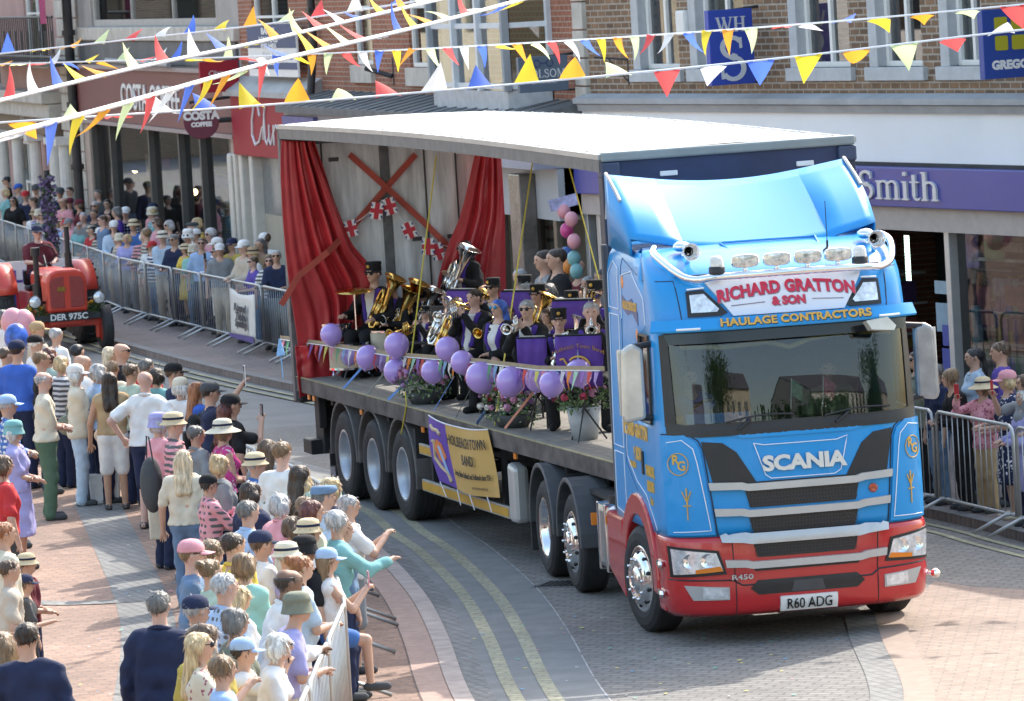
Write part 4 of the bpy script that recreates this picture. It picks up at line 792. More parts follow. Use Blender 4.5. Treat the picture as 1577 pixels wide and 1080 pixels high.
# ---- roof deflector
bm=BM(); NY=24; prof=[]
def dfl(y,t):  # t 0 front base .. 1 rear top
    a=abs(y)/1.17; side=max(0,(a-.583)/.417); ztop=4.10+(.05*(a/.583)**2 if a<.583 else .05+.075*(a-.583)/.417); xb=.30-.22*a*a; zb=3.50+.13*a**2+.03*min(1,side*4)
    x=xb+(-.92-xb)*t+.13*min(1,side*7)*math.sin(PI*min(1,t*1.05)); z=zb+(ztop-zb)*t+.018*math.sin(t*PI)
    return Vector((x,y*(1+.0*t),z))
rows=[[bm.verts.new(dfl(-1.17+2.34*i/NY,t)) for i in range(NY+1)] for t in [k/9 for k in range(10)]]
for A,B in zip(rows,rows[1:]):
    for i in range(NY): bm.faces.new((A[i],A[i+1],B[i+1],B[i]))
for i in (5,NY-5):
    for A,B in zip(rows,rows[1:]): bm.edges.get((A[i],B[i])).smooth=False
bk=[bm.verts.new(v.co+Vector((-.03,0,-.07))) for v in rows[-1]]
for i in range(NY): bm.faces.new((rows[-1][i],rows[-1][i+1],bk[i+1],bk[i]))
for s,i in ((-1,0),(1,NY)): # side cheeks
    a=[r[i] for r in rows]; lowp=[bm.verts.new((v.co.x-.02,s*1.165,3.5+.05*k/9)) for k,v in enumerate(a)]
    # cheek stops above an open slot at the rear
    for k in range(9):
        lo0=lowp[k]; lo1=lowp[k+1]
        if k<9: bm.faces.new((a[k],a[k+1],lo1,lo0))
        else:
            z0=3.55+.07*(k-4); z1=3.55+.07*(k-3)
            u0=bm.verts.new((a[k].co.x,s*1.16,z0 if k>5 else 3.5+.05*5/9)); u1=bm.verts.new((a[k+1].co.x,s*1.16,z1)); bm.faces.new((a[k],a[k+1],u1,u0))
bmesh.ops.remove_doubles(bm,verts=bm.verts[:],dist=.002); bmesh.ops.recalc_face_normals(bm,faces=bm.faces[:])
dd=obj('roof_deflector',bm,PAINT,cab,smooth=True); md=dd.modifiers.new('t','SOLIDIFY'); md.thickness=.02; md.offset=-1
bm=BM(); 
for s in (-1,1): tube(bm,[dfl(s*1.14,t)+Vector((0,s*.015,.012)) for t in (.55,.7,.85,1)]+[Vector((-.96,s*1.15,3.95)),Vector((-.98,s*1.16,3.8))],.018,6)
obj('deflector_edge_trim',bm,mat('pale edge trim',(.45,.42,.4),.5),dd)
bm=BM()
for s in (-1,1): prism(bm,[(-.92,3.52),(-.92,3.66),(-.8,3.76),(-.5,3.76),(-.2,3.58),(-.2,3.52)],lambda u,v,t,s=s:(u,s*t,v),1.10,1.15)
obj('deflector_base',bm,PAINT,dd,bevel=.02)
stripe('roof_hatch',[(-.35,.2),(.55,.2),(.5,.62),(-.32,.62)],f=lambda y,x,o:Vector((x,y,3.575-.0*x if x<.1 else 3.585-.12*(x-.1)-.22*(x-.1)**2+.004)),r=.012,m=PAINT,closed=True)
# ---- light bar, lamps, beacons, horns, aerial
bar=empty('light_bar_tmp',None,None) if 0 else None
pts=[(.42,-1.02,3.58),(.62,-1.06,3.53),(1.02,-.93,3.36),(1.13,-.80,3.31),(1.2,-.62,3.325),(1.235,0,3.33),(1.2,.72,3.325),(1.13,.92,3.31),(1.0,1.06,3.38),(.72,1.13,3.52),(.5,1.08,3.58)]
sm=[]
for i in range(len(pts)-1):
    p0,p1,p2,p3=[Vector(pts[max(0,min(len(pts)-1,i+k))]) for k in (-1,0,1,2)]
    for t in (0,.25,.5,.75): sm.append(.5*((2*p1)+(p2-p0)*t+(2*p0-5*p1+4*p2-p3)*t*t+(3*p1-p0-3*p2+p3)*t**3))
bm=BM(); tube(bm,sm+[Vector(pts[-1])],.034,12); lb=obj('light_bar',bm,CHR,cab,smooth=True)
def barx(y): return 1.235-.09*(abs(y)/.8)**2.2
for y in (-.36,-.07,.22,.51):
    c=Vector((barx(y)+.01,y,3.455)); bm=BM(); T=Matrix.Translation(c)@Matrix.Rotation(PI/2,4,'Y')
    ov=[(.062*(abs(math.cos(a))**.6)*math.copysign(1,math.cos(a)),.13*(abs(math.sin(a))**.6)*math.copysign(1,math.sin(a))) for a in [2*PI*k/28 for k in range(28)]]
    def ring(sc,d): return [bm.verts.new(c+Vector((d,v*sc,u*sc))) for u,v in ov]
    rs=[ring(.35,-.1),ring(.9,-.06),ring(1.0,.0),ring(.94,.012)]
    for A,B in zip(rs,rs[1:]):
        for k in range(28): bm.faces.new((A[k],A[(k+1)%28],B[(k+1)%28],B[k]))
    bm.faces.new(rs[0][::-1]); tube(bm,[c+Vector((-.02,0,-.05)),c+Vector((-.02,0,-.11))],.022,8); sp=obj('spot_lamp',bm,CHR,cab,smooth=True)
    bm=BM(); q=[bm.verts.new(c+Vector((.013,v*.93,u*.93))) for u,v in ov]; m_=bm.verts.new(c+Vector((.028,0,0)))
    for k in range(28): bm.faces.new((q[k],q[(k+1)%28],m_))
    obj('lamp_glass',bm,mat('spot lamp glass',(.62,.6,.56),.08,.3,var=.5,scale=25,coat=1),sp,smooth=True)
for y in (-.61,.73):
    c=Vector((barx(y)-.02,y,3.36)); bm=BM(); lathe(bm,[(.075,0),(.075,.05),(.06,.06)],18,Matrix.Translation(c),mi=1); lathe(bm,[(.062,.06),(.06,.12),(.045,.15),(0,.155)],18,Matrix.Translation(c)); obj('beacon',bm,[mat('clear beacon',(.72,.7,.66),.1,var=.2,scale=60),BLK],cab,smooth=True)
for y in (-.78,.96):
    c=Vector((.86,y,3.55)); bm=BM(); lathe(bm,[(.015,-.38),(.02,-.2),(.035,-.05),(.075,.05),(.082,.055),(.07,.04),(.02,-.1)],18,Matrix.Translation(c)@Matrix.Rotation(PI/2,4,'Y')@Matrix.Rotation(0,4,'X')); tube(bm,[c+Vector((-.1,0,-.02)),c+Vector((-.1,0,-.13))],.02); tube(bm,[c+Vector((-.3,0,-.02)),c+Vector((-.3,0,-.08))],.02); ball(bm,c+Vector((-.36,0,.03)),(.09,.09,.05),10,6); obj('air_horn',bm,CHR,cab,smooth=True)
bm=BM(); tube(bm,[(.75,.53,3.50),(.75,.53,3.92)],.004,5); lathe(bm,[(.05,0),(.04,.04),(.012,.06),(.01,.12)],12,Matrix.Translation((.75,.53,3.44))); obj('aerial',bm,BLK,cab)
# mirrors
for s in (-1,1):
    e=bpy.data.objects.new('door_mirror',None); COL.objects.link(e); e.parent=cab; e.empty_display_size=.1
    bm=BM(); prism(bm,[(-.12,2.06),(.08,2.03),(.105,2.1),(.08,2.70),(-.02,2.76),(-.12,2.70)],lambda u,v,t:(.78+.3*t+u*.0+(.02 if s<0 else 0)-.12*0+.0,s*(1.39+u),v),0,.28); obj('housing',bm,mat('mirror cap',(.6,.58,.52),.3,.35,var=.25,scale=2) if s<0 else mat('grey mirror cap',(.3,.3,.3),.35,.3,var=.35,scale=3),e,bevel=.035) if 1 else obj('housing',bm,mat('mirror cap',(.6,.58,.52),.3,.35,var=.25,scale=2),e,bevel=.035)
    bm=BM(); bx(bm,.775,.782,s*1.28 if s>0 else -1.5,s*1.5 if s>0 else -1.28,2.1,2.7); obj('mirror_glass',bm,mat('mirror glass',(.8,.82,.85),.03,1,var=0),e)
    bm=BM(); tube(bm,[(.83,s*1.18,2.74),(.83,s*1.36,2.72)],.03); tube(bm,[(.83,s*1.18,2.06),(.83,s*1.36,2.08)],.03); obj('arm',bm,BLK,e)
e=patch('kerb_mirror',[(.62,2.80),(.80,2.82),(.86,2.74),(.84,2.70),(.66,2.72)],mat('mirror cap',(.68,.7,.72)),o=.3,o0=.2)
# ---- lower body: arch, skirt, tank, chassis
AR=[(0.0+r_*math.cos(R(a)),.52+r_*math.sin(R(a))) for r_,seq in ((.80,range(-5,186,10)),(.60,range(185,-6,-10))) for a in seq]
for s in (-1,1):
    bm=BM()
    for k in range(19):
        a0,a1=R(-5+10*k),R(5+10*k); v=[]
        prism(bm,[(.60*math.cos(a0),.5+.60*math.sin(a0)),(.79*math.cos(a0),.5+.80*math.sin(a0)),(.79*math.cos(a1),.5+.80*math.sin(a1)),(.60*math.cos(a1),.5+.60*math.sin(a1))],lambda u,v,t,s=s:(u,s*t,v),.95,1.245)
    bmesh.ops.remove_doubles(bm,verts=bm.verts[:],dist=.001); bmesh.ops.recalc_face_normals(bm,faces=bm.faces[:]); obj('wheel_arch',bm,REDP,cab,bevel=.02)
    bm=BM(); prism(bm,[(-1.45,1.0),(-.72,1.0),(-.72,.24),(-.80,.24),(-1.38,.42),(-1.45,.5)],lambda u,v,t,s=s:(u,s*t,v),.9,1.235); obj('side_skirt',bm,REDP,cab,bevel=.03)
    bm=BM(); prism(bm,[(.62,1.02),(.95,1.0),(.95,.3),(.72,.3),(.62,.55)],lambda u,v,t,s=s:(u,s*t,v),1.0,1.215); obj('step_panel',bm,REDP,cab,bevel=.02)
    bm=BM(); 
    for z in (.45,.72): bx(bm,.80,1.0,s*1.22-.03,s*1.22+.03,z,z+.05); (ball(bm,(1.0,s*1.25,z+.02),(.05,.03,.035),10,6) if s<0 else None)
    obj('side_lamp',bm,CHR,cab)
bm=BM(); ball(bm,(1.1,1.29,.47),(.05,.045,.045),12,8); tube(bm,[(1.1,1.29,.47),(1.05,1.18,.47)],.02); obj('spot_lamp',bm,CHR,cab)
bm=BM(); bx(bm,-2.14,-1.5,-1.2,-.55,.38,1.02); t=obj('fuel_tank',bm,mat('polished tank',(.5,.51,.52),.28,.85,var=.06),cab,bevel=.07)
bm=BM(); [bx(bm,x-.03,x+.03,-1.215,-.54,.37,1.03) for x in (-2.0,-1.65)]; obj('tank_strap',bm,CHR,t,bevel=.01); bm=BM(); tube(bm,[(-1.75,-1.05,1.02),(-1.75,-1.05,1.1)],.09,14); obj('filler_cap',bm,BLK,t)
bm=BM(); bx(bm,-1.49,-1.46,-1.24,-1.18,.86,.94); bx(bm,-2.2,-2.17,-1.24,-1.18,.78,.9); obj('side_marker',bm,ORG,cab)
bm=BM()
for y in (-.42,.42): bx(bm,-5.9,.9,y-.05,y+.05,.72,1.0)
bx(bm,-.9,1.0,-1.0,1.0,.55,1.0); bx(bm,-5.4,-4.0,-.5,.5,1.0,1.12); bx(bm,-2.15,-1.4,.5,1.2,.4,1.0); obj('chassis',bm,CHAS,cab)
STEER=R(8)
wheel(cab,0,-1.09,.5,.31,-1,'front',steer=STEER); wheel(cab,0,1.09,.5,.31,1,'front',steer=STEER)
KM,KD=3.254,4.687
for s in (-1,1): wheel(cab,-KM,s*1.08,.5,.31,s,'front'); wheel(cab,-KD,s*1.09,.5,.3,s,'deep',dual=True)
GRY=mat('grey mudguard',(.075,.078,.085),.5,var=.2,scale=3)
def guard(par,x,z,y0,y1,r0,r1,a0,a1,name='mudguard',m=GRY):
    bm=BM(); n=14
    for s in (-1,1):
        rows=[]
        for k in range(n+1):
            a=R(a0+(a1-a0)*k/n); rows.append([bm.verts.new((x+r_*math.cos(a),s*y_,z+r_*math.sin(a))) for r_,y_ in ((r0,y0),(r0,y1),(r1,y1),(r1,y0))])
        for A,B in zip(rows,rows[1:]):
            for k in range(4): bm.faces.new((A[k],B[k],B[(k+1)%4],A[(k+1)%4]))
        bm.faces.new(rows[0]); bm.faces.new(rows[-1][::-1])
    bmesh.ops.recalc_face_normals(bm,faces=bm.faces[:]); return obj(name,bm,m,par,smooth=False,bevel=.012)
guard(cab,-KM,.52,.9,1.27,.58,.63,-2,182); guard(cab,-KD,.52,.62,1.27,.60,.65,-2,182)
bm=BM(); [bx(bm,-KD-.70,-KD-.66,s*.95-.3,s*.95+.3,.2,.6) for s in (-1,1)]; obj('mud_flap',bm,RUB,cab)
bm=BM(); bx(bm,-2.9,-1.0,-1.1,-.8,1.02,1.06); [tube(bm,[(-1.1,y,2.0),(-1.5,y,1.5),(-1.9,y,1.6),(-2.2,y,1.9)],.02) for y in (-.3,0,.3)]; obj('air_lines',bm,CHAS,cab)
# ================================================================ the curtain-sided trailer
TX,TY,TA=-1.43568,61.67484,-1.297282
TL=13.513; HB=1.342; trl=empty('curtain_side_trailer','long open curtain sided trailer with white roof and tied back red curtains','trailer',(TX,TY,0),TA)
DECK=brickmat('worn deck boards',(.30,.28,.25),(.25,.235,.21),(.16,.15,.14),2.4,.14,.006,'xy',0,dirt=.35); RAVE=mat('rusty side rave',(.10,.085,.08),.8,var=.6,scale=3,bump=.2)
bm=BM(); bx(bm,0,TL,-1.27,1.27,HB-.06,HB); obj('deck',bm,DECK,trl)
bm=BM(); [bx(bm,-.02,TL,s*1.275-.025,s*1.275+.025,HB-.17,HB+.006) for s in (-1,1)]; obj('side_rave',bm,RAVE,trl)
bm=BM(); [bx(bm,0,TL,s*1.285-.02,s*1.285+.02,HB+.0062,HB+.014) for s in (-1,1)]; obj('edge_strip',bm,mat('yellowed edge',(.34,.30,.17),.7,var=.3),trl)
bm=BM(); [bx(bm,.3,TL-.8,s*.5-.07,s*.5+.07,.8,HB-.18) for s in (-1,1)]; [bx(bm,x,x+.08,-1.2,1.2,HB-.26,HB-.07) for x in [.5+i*.9 for i in range(14)]]; bx(bm,TL-3.6,TL-.1,-.9,.9,1.1,HB-.065); obj('chassis',bm,CHAS,trl)
bm=BM(); bx(bm,-.06,.06,-1.27,1.27,HB-.32,HB-.01); bx(bm,.1,.5,-1.1,-.5,.42,1.05); bx(bm,-.02,.4,-1.24,1.24,.4,.58); bx(bm,.55,.75,-1.2,-1.1,.75,1.15); obj('rear_bolster',bm,CHAS,trl,bevel=.015)
bm=BM(); [bx(bm,-.075,-.06,s*1.0-.16,s*1.0+.16,HB-.28,HB-.12) for s in (-1,1)]; [bx(bm,x,x+.1,-1.285,-1.27,1.10,1.16) for x in (.55,.8,3.15,5.95,9.7,10.9)]; obj('marker_lamp',bm,ORG,trl)
RZ=4.36
def rz(x): return 4.445-.085*(x/TL)+.05*math.sin(PI*x/TL)
bm=BM(); n=28; cols=[(-1.29,-.015),(-1.2,0),(-.6,.02),(0,.03),(.6,.02),(1.2,0),(1.29,-.015)]
rows=[[bm.verts.new((x,y,rz(x)+dz)) for y,dz in cols] for x in [TL*i/n-.0 for i in range(n+1)]]
lo=[[bm.verts.new((v.co.x,v.co.y,v.co.z-.03)) for v in r] for r in rows]
for A,B in zip(rows,rows[1:]):
    for k in range(6): bm.faces.new((A[k],A[k+1],B[k+1],B[k]))
for A,B in zip(lo,lo[1:]):
    for k in range(6): bm.faces.new((A[k],B[k],B[k+1],A[k+1]))
[tube(bm,[(x,s*1.245,rz(x)-.008),(x,s*1.245,rz(x)+.013)],.018,6) for x in [.3+i*.42 for i in range(32)] for s in (-1,1)]
bmesh.ops.recalc_face_normals(bm,faces=bm.faces[:]); obj('roof_sheet',bm,mat('white roof sheet',(.70,.69,.66),.55,var=.08,scale=.8),trl,smooth=True)
def rail(y,z0,z1,t,name,m,par=trl):
    bm=BM(); P=[(x,rz(x)) for x in [TL*i/24 for i in range(25)]]
    rows=[[bm.verts.new(q) for q in ((x,y-t,z+z0),(x,y+t,z+z0),(x,y+t,z+z1),(x,y-t,z+z1))] for x,z in P]
    for A,B in zip(rows,rows[1:]):
        for k in range(4): bm.faces.new((A[k],A[(k+1)%4],B[(k+1)%4],B[k]))
    bm.faces.new(rows[0]); bm.faces.new(rows[-1][::-1]); bmesh.ops.recalc_face_normals(bm,faces=bm.faces[:]); return obj(name,bm,m,par)
ALU=mat('dull aluminium',(.42,.43,.43),.45,.5,var=.12,scale=2)
rail(-1.3,-.05,.0,.025,'cant_rail',ALU); rail(-1.285,-.17,-.052,.035,'curtain_track',mat('grey rubber',(.15,.15,.15),.6,var=.2)); rail(1.3,-.05,-.0,.025,'cant_rail',ALU)
rail(1.25,-.42,-.06,.02,'roof_side_panel',mat('cream plywood',(.50,.44,.36),.8,var=.15,scale=1.5)); 
bm=BM(); [bx(bm,x-.02,x+.02,-1.2,1.2,rz(x)-.1,rz(x)-.035) for x in [1.1*i+.6 for i in range(12)]]; obj('roof_bow',bm,ALU,trl)
NAVB=mat('navy bulkhead',(.022,.035,.09),.5,var=.35,scale=1.2)
bm=BM(); bx(bm,TL-.08,TL,-1.26,1.26,HB,rz(TL)-.05); hb=obj('headboard',bm,NAVB,trl)
bm=BM(); bx(bm,TL-.12,TL+.02,-1.3,-1.18,HB,rz(TL)-.09); bx(bm,TL-.12,TL+.02,1.18,1.3,HB,rz(TL)-.09); obj('corner_post',bm,mat('dark post',(.03,.035,.06),.5,var=.2),trl,bevel=.01)
bm=BM(); bx(bm,TL-.02,TL+.045,-1.3,1.3,rz(TL)-.075,rz(TL)+.02); obj('front_capping',bm,mat('grey green capping',(.27,.3,.3),.55,.2,var=.15,scale=2),trl,bevel=.02)
bm=BM(); [bx(bm,TL,TL+.02,y-.09,y+.09,rz(TL)-.25,rz(TL)-.2) for y in (-.62,.78)]; obj('front_marker_lamp',bm,mat('clear marker',(.8,.8,.8),.2,var=0),trl,bevel=.008)
bm=BM(); bx(bm,TL-.1,TL+.05,-1.31,-1.12,rz(TL)-.23,rz(TL)-.08); bx(bm,TL-.1,TL+.05,1.12,1.31,rz(TL)-.23,rz(TL)-.08); obj('corner_post',bm,mat('navy corner block',(.045,.06,.11),.5,var=.3),trl,bevel=.02)
FADE=mat('faded lettering',(.012,.018,.045),.5,var=.2); text_obj('faded_lettering','TRUST',.16,lambda x,y,z:Vector((TL+.003+z,.05+x,3.93+y)),FADE,hb,sx=1.5); text_obj('faded_lettering','IRMA',.3,lambda x,y,z:Vector((TL+.003+z,.35+x,3.6+y)),FADE,hb,sx=1.6)
REAR=mat('stained aluminium doors',(.62,.64,.65),.65,0,var=.34,scale=2.2)
# stretch the stain vertically
for nd in REAR.node_tree.nodes:
    if nd.type=='TEX_NOISE':
        mp=REAR.node_tree.nodes.new('ShaderNodeMapping'); mp.inputs['Scale'].default_value=(1,3.5,.5); tcn=[q for q in REAR.node_tree.nodes if q.type=='TEX_COORD'][0]; REAR.node_tree.links.new(tcn.outputs['Object'],mp.inputs[0]); REAR.node_tree.links.new(mp.outputs[0],nd.inputs['Vector'])
bm=BM(); bx(bm,-.04,.0,-1.24,-.06,HB,4.33); bx(bm,-.04,.0,.06,1.24,HB,4.33); rd=obj('rear_door',bm,REAR,trl); 
bm=BM(); bx(bm,-.05,.02,-.06,.06,HB,4.33); [bx(bm,-.06,.06,s*1.27-.05,s*1.27+.05,HB-.3,4.4) for s in (-1,1)]; bx(bm,-.05,.05,-1.22,1.22,4.18,4.4); obj('rear_frame',bm,mat('rear frame grey',(.13,.135,.14),.6,.2,var=.3),trl,bevel=.01)
bm=BM(); [bx(bm,.0,.012,y,y+.02,HB,4.2) for y in (-.8,.5,.9)]; [bx(bm,.0,.02,y,y+.12,z,z+.05) for y,z in ((-.7,3.95),(.3,2.9),(.75,2.9))]; obj('door_fittings',bm,mat('dark fittings',(.06,.06,.065),.6),rd)
# tied-back curtains
CUR=mat('red curtain vinyl',(.43,.028,.034),.3,var=.18,scale=2.2,bump=.25,bscale=9)
def drape(name,L,Rr,x0,folds,amp,seed,m=CUR):
    """pleated sheet between two edge curves given as (y,z) lists, hung near x0"""
    random.seed(seed); nv,nu=len(L)*6,90; bm=BM(); rows=[]
    def ip(C,t):
        k=t*(len(C)-1); i=min(int(k),len(C)-2); f=k-i; f=f; p0=C[max(i-1,0)];p1=C[i];p2=C[i+1];p3=C[min(i+2,len(C)-1)]
        return [.5*((2*p1[j])+(p2[j]-p0[j])*f+(2*p0[j]-5*p1[j]+4*p2[j]-p3[j])*f*f+(3*p1[j]-p0[j]-3*p2[j]+p3[j])*f**3) for j in range(len(p0))]
    ph=[random.uniform(0,6.3) for _ in range(4)]
    for j in range(nv+1):
        t=j/nv; a=ip(L,t); b=ip(Rr,t); r=[]
        for i in range(nu+1):
            u=i/nu; uu=u+.035*math.sin(3*t+ph[0])+.02*math.sin(9*t+5*u+ph[1]); A=amp*(.55+.45*math.sin(t*2.5+.4))
            A2=A*(.55+.45*math.sin(5.3*uu+ph[1]+1.7*t)); dx=A2*(math.sin(folds*2*PI*uu+ph[2])*.7+.35*math.sin(folds*3.3*PI*uu+ph[3]+2*t)+.22*math.sin(11*t+13*u+ph[0])*math.sin(7*t-5*u)+.12*math.sin(31*t+21*u))
            r.append(bm.verts.new((x0+(a[2] if len(a)>2 else 0)*(1-u)+(b[2] if len(b)>2 else 0)*u+dx,a[0]+(b[0]-a[0])*u,a[1]+(b[1]-a[1])*u)))
        rows.append(r)
    for A,B in zip(rows,rows[1:]):
        for i in range(nu): bm.faces.new((A[i],A[i+1],B[i+1],B[i]))
    o=obj(name,bm,m,trl,smooth=True); md=o.modifiers.new('t','SOLIDIFY'); md.thickness=.008; return o
drape('curtain',[(-1.33,4.26),(-1.36,3.9),(-1.37,3.3),(-1.35,2.6),(-1.3,2.0),(-1.27,1.5),(-1.27,1.22)],[(-.92,4.22),(-.82,3.9),(-.66,3.35),(-.52,2.95),(-.25,2.5),(-.35,1.9),(-.55,1.36)],.2,5.5,.075,3)
drape('curtain',[(-1.34,1.75),(-1.34,1.5),(-1.33,1.1)],[(-.75,1.7),(-.6,1.5),(-.62,1.34)],.32,2.5,.07,7)
drape('curtain',[(1.14,4.1),(1.02,3.7),(.86,3.2),(.62,2.7),(.5,2.2),(.62,1.36)],[(1.42,4.1),(1.42,3.6),(1.42,3.1),(1.4,2.6),(1.38,2.1),(1.38,1.36)],.28,4,.06,5)
STR=mat('red ratchet strap',(.42,.075,.05),.7,var=.15,scale=4)
def band(name,pts,wd,m,par,nrm=(1,0,0)):
    bm=BM(); P=[Vector(p) for p in pts]; n=Vector(nrm); A=[];B=[]
    for i,p in enumerate(P):
        t=(P[min(i+1,len(P)-1)]-P[max(i-1,0)]).normalized(); s=t.cross(n).normalized()*wd/2
        A.append([bm.verts.new(p+s+n*d) for d in (0,.006)]); B.append([bm.verts.new(p-s+n*d) for d in (0,.006)])
    for i in range(len(P)-1):
        bm.faces.new((A[i][1],A[i+1][1],B[i+1][1],B[i][1])); bm.faces.new((A[i][0],B[i][0],B[i+1][0],A[i+1][0])); bm.faces.new((A[i][0],A[i+1][0],A[i+1][1],A[i][1])); bm.faces.new((B[i][0],B[i][1],B[i+1][1],B[i+1][0]))
    bmesh.ops.recalc_face_normals(bm,faces=bm.faces[:]); return obj(name,bm,m,par)
def rp_(px,py,x=.1):
    v=inframe(px,py,TX,TY,TA,0,x); return (x,v.y,v.z)
band('ratchet_strap',[rp_(538,238,.05),rp_(594,288,.05),rp_(650,340,.05),rp_(705,395,.1)],.075,STR,trl); band('ratchet_strap',[rp_(640,238,.03),rp_(594,290,.03),rp_(540,353,.06),rp_(505,388,.42),rp_(460,425,.42),rp_(433,470,.42)],.075,STR,trl)
# running gear
AX=1.3724
for i in range(3):
    for s in (-1,1): wheel(trl,2.14+AX*i,s*1.06,.535,.39,s,'steel')
    guard(trl,2.14+AX*i,.545,.85,1.265,.615,.655,-4 if i<2 else -12,184,m=mat('faded mudguard',(.13,.12,.115),.6,var=.3,scale=3))
bm=BM(); bx(bm,1.36,1.40,-1.25,-.85,.22,.55); bx(bm,1.36,1.40,.85,1.25,.22,.55); bx(bm,5.42,5.5,-1.24,-.6,.45,1.1); obj('mud_flap',bm,RUB,trl)
YEL=mat('yellow reflective strip',(.58,.33,.03),.4,var=.15,scale=5)
for s in (-1,1):
    bm=BM(); bx(bm,5.8,9.36,s*1.25-.02,s*1.25+.02,.43,.56); bx(bm,5.75,6.9,s*1.25-.02,s*1.25+.02,.84,.96); sg=obj('side_guard',bm,ALU,trl,bevel=.006); bm=BM(); bx(bm,5.82,9.34,s*1.272-.004,s*1.272+.004,.45,.54); bx(bm,5.78,6.88,s*1.272-.004,s*1.272+.004,.86,.94); obj('reflective_strip',bm,YEL,sg)
    bm=BM(); prism(bm,[(9.36,.40),(9.62,.40),(9.62,1.0),(9.36,1.04)],lambda u,v,t,s=s:(u,s*t,v),1.1,1.275); obj('guard_end',bm,mat('silver guard end',(.55,.55,.53),.4,.4,var=.05),trl,bevel=.05)
    bm=BM(); [bx(bm,x,x+.06,s*1.2-.03,s*1.2+.03,.4,1.18) for x in (6.1,7.6,9.0)]; obj('guard_post',bm,CHAS,trl)
bm=BM(); [bx(bm,10.2,10.35,s*.8-.08,s*.8+.08,.35,1.1) for s in (-1,1)]; [bx(bm,10.1,10.45,s*.8-.15,s*.8+.15,.3,.35) for s in (-1,1)]; bx(bm,9.5,10.0,-.6,.6,.55,1.1); obj('landing_leg',bm,CHAS,trl)
def trw(x,y,z): c,s=math.cos(TA),math.sin(TA); return Vector((TX+c*x-s*y,TY+s*x+c*y,z))

for s in (-1,1):
    stripe('panel_gap',[(s*1.19,1.93),(s*1.0,1.935),(s*.91,1.87),(s*.875,1.79),(s*.79,1.0)],r=.006,m=BLK,o=.004); stripe('panel_gap',[(s*1.185,3.3),(s*.98,3.3),(s*.955,2.96)],r=.005,m=BLK,o=.002)
stripe('panel_gap',[(-.95,3.335),(-.5,3.345),(.5,3.345),(.95,3.335)],r=.006,m=BLK,o=.002)
# ================================================================ people: one continuous skin per body, grown from a smooth distance field
CN={'white':(.74,.73,.71),'cream':(.66,.60,.47),'black':(.016,.016,.018),'navy':(.022,.03,.07),'blue':(.07,.17,.45),'royal':(.05,.13,.5),'sky':(.36,.5,.72),'lightblue':(.45,.56,.68),'grey':(.24,.25,.26),'darkgrey':(.07,.075,.08),'green':(.09,.15,.1),'sage':(.42,.52,.42),'olive':(.2,.21,.16),'teal':(.2,.42,.42),'mint':(.3,.55,.47),'red':(.5,.04,.045),'maroon':(.13,.025,.035),'pink':(.7,.32,.36),'magenta':(.55,.06,.24),'lilac':(.36,.35,.62),'purple':(.12,.08,.36),'violet':(.09,.045,.3),'yellow':(.72,.5,.08),'mustard':(.5,.4,.1),'orange':(.7,.25,.05),'tan':(.45,.32,.18),'beige':(.52,.45,.36),'straw':(.62,.5,.32),'brown':(.13,.075,.045),'denim':(.14,.22,.34),'lime':(.5,.8,.08),
'darkbrown':(.035,.022,.015),'midbrown':(.1,.06,.035),'lightbrown':(.2,.125,.065),'blonde':(.52,.38,.2),'paleblonde':(.62,.5,.33),'ginger':(.3,.11,.04),'auburn':(.1,.025,.018),'silver':(.4,.4,.4),'snow':(.66,.64,.6),'greydark':(.14,.135,.13)}
NICE={'lightblue':'pale blue','sky':'sky blue','darkgrey':'dark grey','royal':'bright blue','darkbrown':'dark brown','midbrown':'brown','lightbrown':'light brown','paleblonde':'pale blonde','silver':'grey','snow':'white','greydark':'dark grey','sage':'pale green','lime':'neon yellow'}
SKIN=[mat('skin %d'%i,c,.55,var=.08,scale=9) for i,c in enumerate([(.52,.31,.22),(.57,.36,.27),(.46,.26,.17),(.6,.37,.29),(.2,.11,.07)])]
LIP=mat('lips',(.36,.12,.1),.5,var=0); EYE=mat('dark eyes',(.02,.015,.012),.2,var=0); SHADE=mat('sunglass lens',(.012,.012,.014),.12,var=0); BLUESH=mat('blue mirror lens',(.05,.3,.55),.1,.5,var=.3)
